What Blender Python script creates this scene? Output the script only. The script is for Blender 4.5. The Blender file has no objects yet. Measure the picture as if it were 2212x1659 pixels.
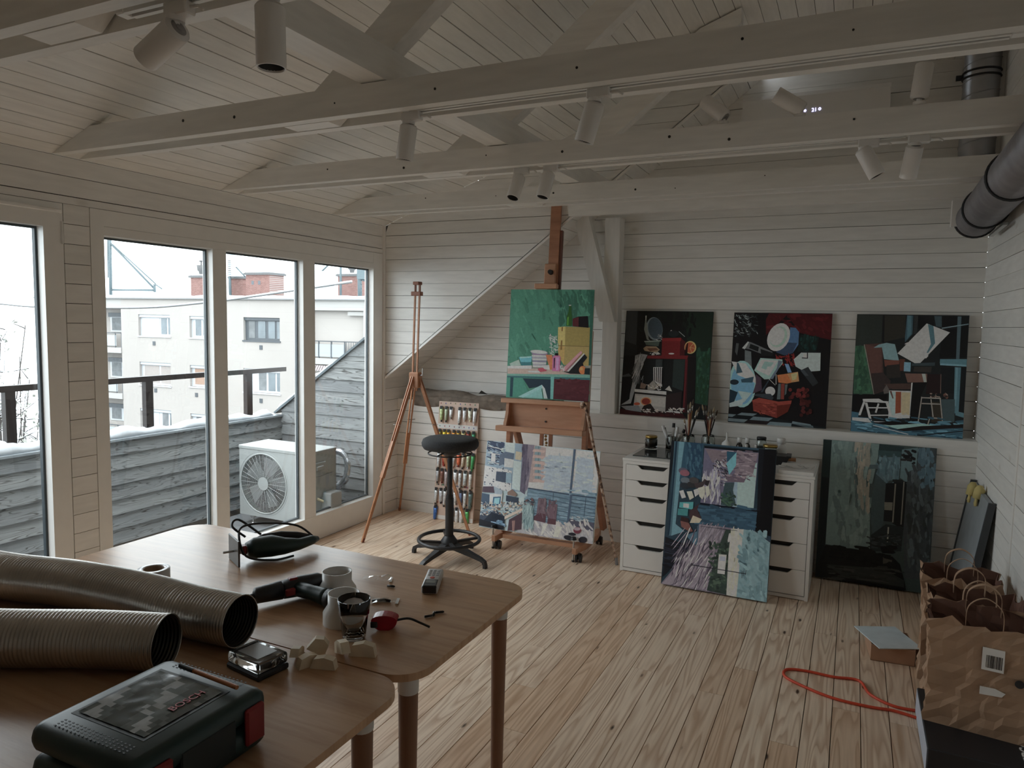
import bpy, bmesh, math, random
from mathutils import Vector, Matrix, Euler
import numpy as np
random.seed(7)
SC = bpy.context.scene
COL = SC.collection
PI = math.pi

# ------------------------------------------------------------------ camera
FPX = 1549.667                      # focal length in pixels of a 2212 x 1659 frame
R_WC = np.array([[0.90236358, 0.43056196, 0.01887773],
                 [0.05434471, -0.07022342, -0.99604986],
                 [-0.42753552, 0.89982502, -0.08676582]])
CAM_P = np.array([0.0, 0.0, 1.52])
cam_d = bpy.data.cameras.new('camera')
cam_d.sensor_fit = 'HORIZONTAL'; cam_d.sensor_width = 36.0
cam_d.lens = FPX * 36.0 / 2212.0
cam_d.clip_start = 0.05; cam_d.clip_end = 400
cam = bpy.data.objects.new('camera', cam_d); COL.objects.link(cam)
_m = Matrix.Identity(4)
for i in range(3):
    _m[i][0] = R_WC[0][i]; _m[i][1] = -R_WC[1][i]; _m[i][2] = -R_WC[2][i]; _m[i][3] = CAM_P[i]
cam.matrix_world = _m
SC.camera = cam

def px(u, v, axis, val):
    """where the sight line of photo pixel (u, v) meets the real plane axis = val"""
    d = R_WC.T @ np.array([(u - 1106) / FPX, (v - 829.5) / FPX, 1.0])
    return Vector(CAM_P + d * ((val - CAM_P[axis]) / d[axis]))
def pxp(u, v, p0, n):
    d = Vector(R_WC.T @ np.array([(u - 1106) / FPX, (v - 829.5) / FPX, 1.0]))
    c = Vector(CAM_P)
    return c + d * ((Vector(p0) - c).dot(n) / d.dot(n))

# ------------------------------------------------------------------ world, light, exposure
w = bpy.data.worlds.new('overcast_sky'); SC.world = w; w.use_nodes = True
nt = w.node_tree; nt.nodes.clear()
out = nt.nodes.new('ShaderNodeOutputWorld'); bg = nt.nodes.new('ShaderNodeBackground')
tc = nt.nodes.new('ShaderNodeTexCoord'); sx = nt.nodes.new('ShaderNodeSeparateXYZ')
rp = nt.nodes.new('ShaderNodeValToRGB'); mr = nt.nodes.new('ShaderNodeMapRange')
nt.links.new(tc.outputs['Generated'], sx.inputs[0]); nt.links.new(sx.outputs['Z'], mr.inputs[0])
mr.inputs[1].default_value = -0.2; mr.inputs[2].default_value = 1.0
nt.links.new(mr.outputs[0], rp.inputs[0])
rp.color_ramp.elements[0].position = 0.15; rp.color_ramp.elements[0].color = (0.80, 0.88, 0.93, 1)
rp.color_ramp.elements[1].position = 0.75; rp.color_ramp.elements[1].color = (1.0, 1.05, 1.10, 1)
nt.links.new(rp.outputs[0], bg.inputs[0]); bg.inputs[1].default_value = 4.5
nt.links.new(bg.outputs[0], out.inputs[0])
w.cycles.sampling_method = 'MANUAL'; w.cycles.sample_map_resolution = 512
def portal(name, loc, rot, sx_, sy_):
    l = bpy.data.lights.new(name, 'AREA'); l.shape = 'RECTANGLE'; l.size = sx_; l.size_y = sy_
    l.cycles.is_portal = True
    o = bpy.data.objects.new(name, l); o.location = loc; o.rotation_euler = rot; COL.objects.link(o)
# the two glazed openings through which the overcast sky lights the room (sky portals, they emit nothing)
portal('sky_portal', (-3.335, 3.36, 1.03), (0, -PI/2, 0), 1.76, 2.15)
portal('sky_portal.001', (-3.335, 1.47, 1.0), (0, -PI/2, 0), 1.80, 0.96)
SC.view_settings.view_transform = 'Standard'; SC.view_settings.look = 'None'
SC.view_settings.gamma = 1.0; SC.view_settings.use_curve_mapping = False
SC.view_settings.exposure = 0.22
SC.cycles.max_bounces = 12; SC.cycles.diffuse_bounces = 9; SC.cycles.glossy_bounces = 4
SC.cycles.transmission_bounces = 8; SC.cycles.transparent_max_bounces = 16
SC.cycles.caustics_reflective = False; SC.cycles.caustics_refractive = False
SC.cycles.sample_clamp_indirect = 6.0
SC.cycles.use_denoising = True

# ------------------------------------------------------------------ materials
def lin(c):
    return c / 12.92 if c <= 0.04045 else ((c + 0.055) / 1.055) ** 2.4
def hexc(s):
    s = s.lstrip('#')
    return tuple(lin(int(s[i:i+2], 16) / 255) for i in (0, 2, 4)) + (1.0,)
def C4(c):
    if isinstance(c, str): return hexc(c)
    return tuple(c) + ((1.0,) if len(c) == 3 else ())
MATS = {}
class NT:
    """tiny node-tree writer"""
    def __init__(s, name):
        s.m = bpy.data.materials.new(name); s.m.use_nodes = True
        s.t = s.m.node_tree; s.b = s.t.nodes['Principled BSDF']
        MATS[name] = s.m
    def n(s, typ, **kw):
        nd = s.t.nodes.new('ShaderNode' + typ)
        for k, v in kw.items():
            if k.startswith('i_'):
                key = k[2:]; key = int(key) if key.isdigit() else key.replace('_', ' ')
                nd.inputs[key].default_value = v
            else: setattr(nd, k, v)
        return nd
    def l(s, a, b): s.t.links.new(a, b)
    def setb(s, **kw):
        for k, v in kw.items(): s.b.inputs[k.replace('_', ' ')].default_value = v
    def coords(s, scale=(1, 1, 1), rnd=True, which='Object'):
        tc = s.n('TexCoord'); mp = s.n('Mapping'); mp.inputs['Scale'].default_value = scale
        s.l(tc.outputs[which], mp.inputs['Vector'])
        if rnd:
            oi = s.n('ObjectInfo'); mu = s.n('VectorMath', operation='SCALE')
            mu.inputs[0].default_value = (17.3, 41.7, 9.1); s.l(oi.outputs['Random'], mu.inputs['Scale'])
            s.l(mu.outputs[0], mp.inputs['Location']); s.rand = oi.outputs['Random']
        return mp.outputs[0]
    def mix(s, a, b, fac, blend='MIX'):
        nd = s.n('MixRGB', blend_type=blend)
        for i, v in ((1, a), (2, b)):
            if hasattr(v, 'is_linked') or hasattr(v, 'links'): s.l(v, nd.inputs[i])
            else: nd.inputs[i].default_value = C4(v)
        if hasattr(fac, 'links'): s.l(fac, nd.inputs[0])
        else: nd.inputs[0].default_value = fac
        return nd.outputs[0]
    def ramp(s, fac, stops, interp='LINEAR'):
        nd = s.n('ValToRGB'); nd.color_ramp.interpolation = interp
        els = nd.color_ramp.elements
        while len(els) < len(stops): els.new(0.5)
        for e, (p, c) in zip(els, stops): e.position = p; e.color = C4(c)
        s.l(fac, nd.inputs[0]); return nd.outputs[0]
    def math(s, op, a, b=0.0, clamp=False):
        nd = s.n('Math', operation=op, use_clamp=clamp)
        for i, v in ((0, a), (1, b)):
            if hasattr(v, 'links'): s.l(v, nd.inputs[i])
            else: nd.inputs[i].default_value = v
        return nd.outputs[0]
    def bump(s, h, strength=0.2, dist=0.01):
        nd = s.n('Bump'); nd.inputs['Strength'].default_value = strength; nd.inputs['Distance'].default_value = dist
        s.l(h, nd.inputs['Height']); s.l(nd.outputs[0], s.b.inputs['Normal'])
    def color(s, c): s.l(c, s.b.inputs['Base Color'])

def simple(name, col, rough=0.5, metal=0.0, var=0.08, scale=14.0, bump=0.0, bscale=60.0, spec=0.5, **kw):
    """one colour with a little procedural mottling"""
    if name in MATS: return MATS[name]
    t = NT(name); c = C4(col)
    v = t.coords()
    nz = t.n('TexNoise'); nz.inputs['Scale'].default_value = scale; nz.inputs['Detail'].default_value = 3; t.l(v, nz.inputs['Vector'])
    lo = tuple(x * (1 - var) for x in c[:3]); hi = tuple(min(1.0, x * (1 + var)) for x in c[:3])
    t.color(t.ramp(nz.outputs['Fac'], [(0.3, lo), (0.7, hi)]))
    t.setb(Roughness=rough, Metallic=metal, **{'Specular IOR Level': spec})
    for k, x in kw.items(): t.b.inputs[k.replace('_', ' ')].default_value = x
    if bump:
        n2 = t.n('TexNoise'); n2.inputs['Scale'].default_value = bscale; t.l(v, n2.inputs['Vector'])
        t.bump(n2.outputs['Fac'], bump, 0.004)
    return t.m

def painted_wood(name, col, rough, axis, knots=0.35, bmp=0.12, gap=0.0):
    """white paint over softwood: faint grain along axis, a few knots showing through"""
    t = NT(name); sc = [7.0, 7.0, 7.0]; sc[axis] = 1.0
    v = t.coords(tuple(sc))
    nz = t.n('TexNoise', i_Scale=6.0, i_Detail=5.0); t.l(v, nz.inputs['Vector'])
    ks = [5.0, 5.0, 5.0]; ks[axis] = 2.6
    v2 = t.coords(tuple(ks))
    vo = t.n('TexVoronoi', i_Scale=1.1); t.l(v2, vo.inputs['Vector'])
    kn = t.ramp(vo.outputs['Distance'], [(0.03, (1, 1, 1)), (0.12, (0, 0, 0))])
    n3 = t.n('TexNoise', i_Scale=1.3); t.l(v2, n3.inputs['Vector'])
    km = t.math('MULTIPLY', kn, t.math('GREATER_THAN', n3.outputs['Fac'], 0.52))
    km = t.math('MULTIPLY', km, knots)
    c = C4(col)[:3]
    base = t.ramp(nz.outputs['Fac'], [(0.3, tuple(x * 0.93 for x in c)), (0.7, tuple(min(1, x * 1.03) for x in c))])
    rv = t.ramp(t.rand, [(0.0, (0.93, 0.93, 0.92)), (1.0, (1.0, 1.0, 1.0))])
    base = t.mix(base, rv, 1.0, 'MULTIPLY')
    t.color(t.mix(base, (c[0] * 0.55, c[1] * 0.5, c[2] * 0.42), km))
    t.setb(Roughness=rough)
    t.bump(nz.outputs['Fac'], bmp, 0.003)
    return t.m

def pine_floor():
    t = NT('pine_floor')
    v = t.coords((1, 1, 1))
    mp = t.n('Mapping'); mp.inputs['Scale'].default_value = (9.0, 0.55, 1.0); t.l(v, mp.inputs['Vector'])
    nd = t.n('TexNoise', i_Scale=1.0, i_Detail=2.0, i_Roughness=0.55); t.l(mp.outputs[0], nd.inputs['Vector'])
    # growth rings: bands in the distorted field
    rings = t.math('FRACT', t.math('MULTIPLY', nd.outputs['Fac'], 15.0))
    line = t.ramp(rings, [(0.0, (1, 1, 1)), (0.12, (0.75, 0.75, 0.75)), (0.5, (0, 0, 0)), (0.86, (0.15, 0.15, 0.15)), (1.0, (1, 1, 1))])
    m2 = t.n('Mapping'); m2.inputs['Scale'].default_value = (60.0, 2.5, 1.0); t.l(v, m2.inputs['Vector'])
    nf = t.n('TexNoise', i_Scale=1.5, i_Detail=4.0); t.l(m2.outputs[0], nf.inputs['Vector'])
    m3 = t.n('Mapping'); m3.inputs['Scale'].default_value = (13.0, 4.2, 1.0); t.l(v, m3.inputs['Vector'])
    vo = t.n('TexVoronoi', i_Scale=1.0); t.l(m3.outputs[0], vo.inputs['Vector'])
    knot = t.ramp(vo.outputs['Distance'], [(0.05, (1, 1, 1)), (0.11, (0, 0, 0))])
    nk = t.n('TexNoise', i_Scale=0.9); t.l(m3.outputs[0], nk.inputs['Vector'])
    knot = t.math('MULTIPLY', knot, t.math('GREATER_THAN', nk.outputs['Fac'], 0.47))
    halo = t.ramp(vo.outputs['Distance'], [(0.08, (1, 1, 1)), (0.3, (0, 0, 0))])
    tone = t.ramp(t.rand, [(0.0, (0.80, 0.64, 0.49)), (0.35, (0.85, 0.70, 0.55)), (0.7, (0.77, 0.60, 0.45)), (0.92, (0.74, 0.54, 0.38)), (1.0, (0.80, 0.62, 0.46))])
    tone = t.mix(tone, t.ramp(nf.outputs['Fac'], [(0.3, (0.88, 0.86, 0.84)), (0.7, (1.05, 1.05, 1.05))]), 1.0, 'MULTIPLY')
    c = t.mix(tone, (0.38, 0.20, 0.10), t.math('MULTIPLY', line, 0.55))
    c = t.mix(c, (0.42, 0.24, 0.13), t.math('MULTIPLY', t.math('MULTIPLY', halo, t.math('GREATER_THAN', nk.outputs['Fac'], 0.47)), 0.35))
    c = t.mix(c, (0.055, 0.03, 0.018), knot)
    t.color(c); t.setb(Roughness=0.42)
    t.bump(line, 0.05, 0.002)
    return t.m

def bamboo(name, base, dark, axis_scale, rough=0.3):
    t = NT(name); v = t.coords(axis_scale)
    a = t.n('TexNoise', i_Scale=1.0, i_Detail=6.0, i_Roughness=0.65); t.l(v, a.inputs['Vector'])
    b = t.n('TexNoise', i_Scale=0.35, i_Detail=2.0); t.l(v, b.inputs['Vector'])
    c = t.mix(base, dark, t.ramp(a.outputs['Fac'], [(0.42, (0, 0, 0)), (0.68, (0.75, 0.75, 0.75))]))
    c = t.mix(c, t.ramp(b.outputs['Fac'], [(0.35, (0.86, 0.85, 0.84)), (0.65, (1.05, 1.04, 1.03))]), 1.0, 'MULTIPLY')
    t.color(c); t.setb(Roughness=rough); t.bump(a.outputs['Fac'], 0.04, 0.002)
    return t.m

def weathered(name):
    t = NT(name); v = t.coords((1, 1, 1))
    mp = t.n('Mapping'); mp.inputs['Scale'].default_value = (1.6, 1.6, 16.0); t.l(v, mp.inputs['Vector'])
    nd = t.n('TexNoise', i_Scale=1.0, i_Detail=2.5); t.l(mp.outputs[0], nd.inputs['Vector'])
    rings = t.math('FRACT', t.math('MULTIPLY', nd.outputs['Fac'], 14.0))
    line = t.ramp(rings, [(0.0, (1, 1, 1)), (0.10, (0.9, 0.9, 0.9)), (0.22, (0, 0, 0)), (0.9, (0.1, 0.1, 0.1)), (1.0, (1, 1, 1))])
    n2 = t.n('TexNoise', i_Scale=2.2, i_Detail=3.0); t.l(mp.outputs[0], n2.inputs['Vector'])
    wear = t.math('MULTIPLY', line, t.ramp(n2.outputs['Fac'], [(0.38, (0.1, 0.1, 0.1)), (0.62, (0.95, 0.95, 0.95))]))
    tone = t.ramp(t.rand, [(0, (0.27, 0.285, 0.29)), (0.5, (0.33, 0.34, 0.335)), (1, (0.235, 0.245, 0.25))])
    tone = t.mix(tone, t.ramp(n2.outputs['Fac'], [(0.3, (0.75, 0.75, 0.76)), (0.7, (1.05, 1.05, 1.04))]), 1.0, 'MULTIPLY')
    t.color(t.mix(tone, (0.05, 0.047, 0.045), wear)); t.setb(Roughness=0.85)
    t.bump(wear, 0.3, 0.003)
    return t.m

def glass_pane(name, tint=(0.97, 0.985, 0.98), gloss=0.06):
    m = bpy.data.materials.new(name); m.use_nodes = True; t = m.node_tree; t.nodes.clear(); MATS[name] = m
    o = t.nodes.new('ShaderNodeOutputMaterial'); mx = t.nodes.new('ShaderNodeMixShader')
    tr = t.nodes.new('ShaderNodeBsdfTransparent'); gl = t.nodes.new('ShaderNodeBsdfGlossy')
    fr = t.nodes.new('ShaderNodeMath'); fr.operation = 'MULTIPLY_ADD'; lw = t.nodes.new('ShaderNodeLayerWeight'); lw.inputs[0].default_value = 0.5
    pw = t.nodes.new('ShaderNodeMath'); pw.operation = 'POWER'; pw.inputs[1].default_value = 4.0
    t.links.new(lw.outputs['Facing'], pw.inputs[0]); t.links.new(pw.outputs[0], fr.inputs[0]); fr.inputs[1].default_value = 0.7; fr.inputs[2].default_value = gloss * 0.6
    tr.inputs[0].default_value = C4(tint); gl.inputs['Roughness'].default_value = 0.0
    t.links.new(fr.outputs[0], mx.inputs[0]); t.links.new(tr.outputs[0], mx.inputs[1]); t.links.new(gl.outputs[0], mx.inputs[2])
    t.links.new(mx.outputs[0], o.inputs[0])
    return m
def emissive(name, col, strength):
    t = NT(name); t.setb(**{'Base Color': C4(col), 'Emission Color': C4(col), 'Emission Strength': strength}); return t.m
def vcol(name, rough=0.55, var=0.12, scale=55.0, bump=0.15, spec=0.4):
    """colour read from the faces (paint, print), broken up by brush-like noise"""
    t = NT(name); a = t.n('VertexColor', layer_name='paint')
    v = t.coords((1, 1, 1), rnd=False)
    nz = t.n('TexNoise', i_Scale=scale, i_Detail=4.0); t.l(v, nz.inputs['Vector'])
    t.color(t.mix(a.outputs['Color'], t.ramp(nz.outputs['Fac'], [(0.3, (1 - var,) * 3), (0.7, (1 + var,) * 3)]), 1.0, 'MULTIPLY'))
    t.setb(Roughness=rough, **{'Specular IOR Level': spec})
    if bump: t.bump(nz.outputs['Fac'], bump, 0.002)
    return t.m

# ------------------------------------------------------------------ mesh building
class MB:
    """collects shapes; build() links them as ONE mesh object"""
    def __init__(s): s.v = []; s.f = []; s.mi = []; s.sm = []; s.cm = None; s.M = None
    def _add(s, vs, fs, mi=0, smooth=False):
        b = len(s.v)
        if s.M is not None: vs = [s.M @ Vector(p) for p in vs]
        s.v += [tuple(p) for p in vs]; s.f += [tuple(b + i for i in f) for f in fs]
        s.mi += [mi] * len(fs); s.sm += [smooth] * len(fs); return s
    def box(s, x0, y0, z0, x1, y1, z1, mi=0):
        vs = [(x0,y0,z0),(x1,y0,z0),(x1,y1,z0),(x0,y1,z0),(x0,y0,z1),(x1,y0,z1),(x1,y1,z1),(x0,y1,z1)]
        return s._add(vs, [(0,3,2,1),(4,5,6,7),(0,1,5,4),(1,2,6,5),(2,3,7,6),(3,0,4,7)], mi)
    def hexa(s, vs, mi=0):
        return s._add(vs, [(0,3,2,1),(4,5,6,7),(0,1,5,4),(1,2,6,5),(2,3,7,6),(3,0,4,7)], mi)
    def bbox(s, x0, y0, z0, x1, y1, z1, r=0.003, mi=0, n=1):
        """box with chamfered / rounded edges"""
        bm = bmesh.new(); bmesh.ops.create_cube(bm, size=1.0)
        for vv in bm.verts: vv.co = Vector(((x0+x1)/2 + vv.co.x*(x1-x0), (y0+y1)/2 + vv.co.y*(y1-y0), (z0+z1)/2 + vv.co.z*(z1-z0)))
        bmesh.ops.bevel(bm, geom=list(bm.edges), offset=r, segments=n, affect='EDGES', profile=0.5)
        return s.bm(bm, mi, n > 1)
    def bm(s, bm, mi=0, smooth=False):
        bm.verts.index_update()
        s._add([tuple(v.co) for v in bm.verts], [tuple(v.index for v in f.verts) for f in bm.faces], mi, smooth); bm.free(); return s
    def beam(s, a, b, w, h, up=(0,0,1), mi=0):
        """rectangular bar from a to b; w across, h along up"""
        a = Vector(a); b = Vector(b); d = (b - a).normalized(); u = Vector(up); r = d.cross(u)
        if r.length < 1e-6: r = d.cross(Vector((1,0,0)))
        r.normalize(); u = r.cross(d).normalized()
        vs = []
        for p in (a, b):
            for sx_, sy_ in ((-1,-1),(1,-1),(1,1),(-1,1)): vs.append(p + r*(sx_*w/2) + u*(sy_*h/2))
        return s._add(vs, [(0,1,2,3),(7,6,5,4),(0,4,5,1),(1,5,6,2),(2,6,7,3),(3,7,4,0)], mi)
    def cyl(s, a, b, r0, r1=None, n=16, mi=0, caps=True, smooth=True):
        r1 = r0 if r1 is None else r1
        a = Vector(a); b = Vector(b); d = (b - a).normalized()
        t = Vector((0,0,1)) if abs(d.z) < 0.9 else Vector((1,0,0))
        x = d.cross(t).normalized(); y = d.cross(x)
        vs = []; 
        for p, r in ((a, r0), (b, r1)):
            for k in range(n):
                an = 2*PI*k/n; vs.append(p + x*(r*math.cos(an)) + y*(r*math.sin(an)))
        s._add(vs, [(k, k+n, (k+1) % n + n, (k+1) % n) for k in range(n)], mi, smooth)
        if caps:
            s._add(vs, [tuple(range(n)), tuple(range(2*n-1, n-1, -1))], mi, False)
        return s
    def lathe(s, prof, n=24, c=(0,0,0), mi=0, smooth=True, M=None):
        """profile [(r, z)...] turned about z through c"""
        vs = []
        for r, z in prof:
            for k in range(n):
                an = 2*PI*k/n; p = Vector((r*math.cos(an), r*math.sin(an), z)); p = (M @ p) if M else p
                vs.append(p + Vector(c))
        fs = []
        for i in range(len(prof)-1):
            for k in range(n):
                fs.append((i*n+k, i*n+(k+1) % n, (i+1)*n+(k+1) % n, (i+1)*n+k))
        s._add(vs, fs, mi, smooth)
        return s
    def tube(s, pts, r, n=8, mi=0, closed=False, caps=True, up=None, flat=None):
        """round (or flat = (w, h)) section swept along points; r number or list"""
        P = [Vector(p) for p in pts]; m = len(P); vs = []; prev = None
        for i, p in enumerate(P):
            if closed: d = P[(i+1) % m] - P[i-1]
            else: d = P[min(i+1, m-1)] - P[max(i-1, 0)]
            d.normalize()
            if prev is None:
                t = Vector(up) if up else (Vector((0,0,1)) if abs(d.z) < 0.9 else Vector((1,0,0)))
                x = d.cross(t).normalized()
            else:
                x = prev - d*prev.dot(d); x.normalize()
            prev = x; y = d.cross(x)
            rr = r[i] if isinstance(r, (list, tuple)) else r
            if flat:
                fw, fh = flat
                for a_, b_ in ((-1,-1),(1,-1),(1,1),(-1,1)): vs.append(p + x*(a_*fw/2) + y*(b_*fh/2))
            else:
                for k in range(n):
                    an = 2*PI*k/n; vs.append(p + x*(rr*math.cos(an)) + y*(rr*math.sin(an)))
        q = 4 if flat else n; fs = []
        for i in range(m if closed else m-1):
            for k in range(q):
                a0 = i*q+k; b0 = i*q+(k+1) % q; c0 = ((i+1) % m)*q
                fs.append((a0, b0, c0+(k+1) % q, c0+k))
        if not closed and caps: fs += [tuple(range(q-1, -1, -1)), tuple(range((m-1)*q, m*q))]
        s._add(vs, fs, mi, not flat); return s
    def prism(s, poly, a, b, mi=0):
        """polygon of 3-D points extruded by vector from a to b (b - a)"""
        d = Vector(b) - Vector(a); n = len(poly); P = [Vector(p) for p in poly]
        vs = P + [p + d for p in P]
        s._add(vs, [tuple(range(n-1, -1, -1)), tuple(range(n, 2*n))] + [(k, (k+1) % n, (k+1) % n + n, k+n) for k in range(n)], mi); return s
    def sphere(s, c, r, n=12, m=8, mi=0, sc=(1,1,1)):
        prof = [(max(1e-5, r*math.sin(PI*i/m)), -r*math.cos(PI*i/m)) for i in range(m+1)]
        return s.lathe(prof, n, c, mi, True, Matrix.Diagonal((sc[0], sc[1], sc[2])))
    def mesh(s, name, mats):
        me = bpy.data.meshes.new(name); me.from_pydata(s.v, [], s.f)
        for m in (mats if isinstance(mats, (list, tuple)) else [mats]): me.materials.append(m)
        me.polygons.foreach_set('material_index', s.mi); me.polygons.foreach_set('use_smooth', s.sm)
        if s.cm is not None:
            ca = me.color_attributes.new('paint', 'FLOAT_COLOR', 'CORNER')
            buf = []
            for p, c in zip(me.polygons, s.cm): buf += list(C4(c)) * p.loop_total
            ca.data.foreach_set('color', buf)
        me.update(); bm = bmesh.new(); bm.from_mesh(me)
        if s.cm is None: bmesh.ops.recalc_face_normals(bm, faces=list(bm.faces))
        bm.to_mesh(me); bm.free()
        return me
    def build(s, name, mats, parent=None, loc=None):
        o = bpy.data.objects.new(name, s.mesh(name, mats)); COL.objects.link(o)
        if parent is not None: o.parent = parent
        if loc is not None: o.location = loc
        return o
def tag(o, label=None, cat=None, group=None, kind=None):
    if label: o['label'] = label
    if cat: o['category'] = cat
    if group: o['group'] = group
    if kind: o['kind'] = kind
    return o
def empty(name, loc=(0,0,0), rz=0.0, label=None, cat=None, group=None, kind=None, rot=None):
    o = bpy.data.objects.new(name, None); COL.objects.link(o); o.location = loc
    o.rotation_euler = rot if rot else (0, 0, rz); o.empty_display_size = 0.05
    return tag(o, label, cat, group, kind)
def struct(o): o['kind'] = 'structure'; return o
def copy_tree(o, parent=None):
    c = o.copy(); COL.objects.link(c)
    if parent is not None: c.parent = parent
    for ch in list(o.children): copy_tree(ch, c)
    return c
def text_mesh(body, size, depth=0.0004):
    cu = bpy.data.curves.new('writing', 'FONT'); cu.body = body; cu.size = size; cu.extrude = depth
    cu.align_x = 'CENTER'; cu.align_y = 'CENTER'; cu.resolution_u = 3
    o = bpy.data.objects.new('writing', cu); COL.objects.link(o)
    bpy.context.view_layer.update()
    me = bpy.data.meshes.new_from_object(o.evaluated_get(bpy.context.evaluated_depsgraph_get()))
    bpy.data.objects.remove(o); bpy.data.curves.remove(cu)
    return me
def writing(body, size, mat_, M, parent=None, name='lettering'):
    """flat lettering laid on a surface; M places its centre, x right and y up, in the parent's space"""
    me = text_mesh(body, size); me.materials.clear(); me.materials.append(mat_)
    me.transform(M); o = bpy.data.objects.new(name, me); COL.objects.link(o)
    if parent is not None: o.parent = parent
    return o
def frame_m(origin, xdir, ydir):
    x = Vector(xdir).normalized(); z = x.cross(Vector(ydir)).normalized(); y = z.cross(x)
    m = Matrix.Identity(4)
    for i in range(3): m[i][0] = x[i]; m[i][1] = y[i]; m[i][2] = z[i]; m[i][3] = origin[i]
    return m

WHITE = painted_wood('white_painted_board_x', (0.87, 0.855, 0.825), 0.5, 0)
WHITE_Y = painted_wood('white_painted_board_y', (0.87, 0.855, 0.825), 0.5, 1)
CEIL = painted_wood('white_painted_ceiling_board', (0.87, 0.85, 0.81), 0.33, 1, 0.4)
TIMBER = painted_wood('white_painted_timber', (0.87, 0.855, 0.82), 0.45, 0, 0.15)
TRIMW = simple('white_trim_paint', (0.87, 0.85, 0.81), 0.4, var=0.02)
FRAMEW = simple('window_frame_paint', (0.87, 0.86, 0.83), 0.35, var=0.02)
GAPDARK = simple('dark_gap_behind_boards', (0.10, 0.085, 0.07), 0.9)
PINE = pine_floor()
GLASS = glass_pane('clear_window_glass')
BLACKP = simple('black_plastic', (0.018, 0.018, 0.02), 0.45, var=0.05)
WHITEP = simple('white_plastic', (0.78, 0.77, 0.75), 0.35, var=0.02)
STEEL = simple('brushed_steel', (0.55, 0.55, 0.54), 0.3, 1.0)
SNOW = simple('snow', (0.66, 0.69, 0.72), 0.9, var=0.02, bump=0.4, bscale=25)
# ================================================================== THE ROOM
XL, XR = -3.26, 0.66          # window wall, right wall
YA, YK, YB, YN = 4.563, 4.745, 4.93, -2.6   # dormer cheek, knee wall, gable wall, wall behind the viewer
ZE = 2.223                    # eaves height at the window wall
RX, RZ = -0.62, 3.17          # ridge
CS, SS = 0.36, 0.766          # slopes of the dormer ceiling and of the main roof
def zc(x): return ZE + CS*(x - XL)
def zs(x): return 1.073 + SS*(x + 3.252)
def xs(z): return (z - 1.073)/SS - 3.252
rnd = random.Random(3)

# ---- floor of pine planks
floor = struct(MB().box(-3.4, YN, -0.05, 0.75, 5.0, -0.0215).build('floor', GAPDARK))
x = -3.26
PW = 0.1017
k0 = math.floor((XL - 0.102)/PW)
for k in range(k0, 8):
    xa = 0.102 + k*PW + 0.0; xb = xa + PW - 0.0016
    xa = max(xa, XL); xb = min(xb, XR)
    if xb - xa < 0.01: continue
    y = YN; cuts = []
    yy = YN + rnd.uniform(0.3, 2.2)
    while yy < 4.6: cuts.append(yy); yy += rnd.uniform(1.3, 3.0)
    cuts.append(YK + 0.01)
    for c in cuts:
        b = MB(); z1 = rnd.uniform(-0.0006, 0.0)
        b.hexa([(xa,y,-0.02),(xb,y,-0.02),(xb,c-0.001,-0.02),(xa,c-0.001,-0.02),(xa+.0008,y,z1),(xb-.0008,y,z1),(xb-.0008,c-0.001,z1),(xa+.0008,c-0.001,z1)])
        b.build('plank', PINE, floor); y = c

def yboard(parent, poly_xz, y, t=0.012, m=WHITE, name='board'):
    """board lying in a plane of constant y (room side at y), outline in x, z"""
    return MB().prism([(p[0], y, p[1]) for p in poly_xz], (0,0,0), (0,t,0)).build(name, m, parent)
def xboard(parent, poly_yz, x, t=-0.012, m=WHITE_Y, name='board'):
    return MB().prism([(x, p[0], p[1]) for p in poly_yz], (0,0,0), (t,0,0)).build(name, m, parent)
def gap(): return rnd.choice((0.0016, 0.0022, 0.003, 0.004))

# ---- knee wall with its ledge
knee = struct(MB().box(XL-.03, YK+.013, 0, XR, YK+.03, 0.86).build('wall_knee', GAPDARK))
z = 0.893
while z > 0.02:
    z0 = max(0.0, z - 0.09)
    yboard(knee, [(XL, z0), (XR, z0), (XR, z - gap()), (XL, z - gap())], YK)
    z -= 0.09
ledge = struct(MB().bbox(XL, YK+.001, 0.862, XR, YB, 0.893, 0.003).build('trim_1', TRIMW))

# ---- gable wall behind the ledge
gable = struct(MB().prism([(XL,YB+.013,.85),(XR,YB+.013,.85),(XR,YB+.013,3.2),(RX,YB+.013,3.3),(XL,YB+.013,1.2)], (0,0,0), (0,.05,0)).build('wall_back', GAPDARK))
PB = 0.0862
for side in (0, 1):
    xa, xb = ((XL, -1.56), (-1.56, XR))[side]
    z = 0.893 - (0.02 if side == 0 else 0.045)
    while z < 3.15:
        z0, z1 = max(z, 0.893), z + PB - gap()
        x0 = xa; zt = z1
        # outline clipped by the main roof soffit on the left and the ridge ceiling on the right
        pts = []
        l0 = max(x0, xs(z0)); l1 = max(x0, xs(z1))
        if l0 < xb:
            l1 = min(l1, xb)
            if z0 < 3.2:
                zr = 9
                yboard(gable, [(l0, z0), (xb, z0), (xb, min(z1, zr)), (l1, min(z1, 3.19))], YB)
        z += PB
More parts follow.
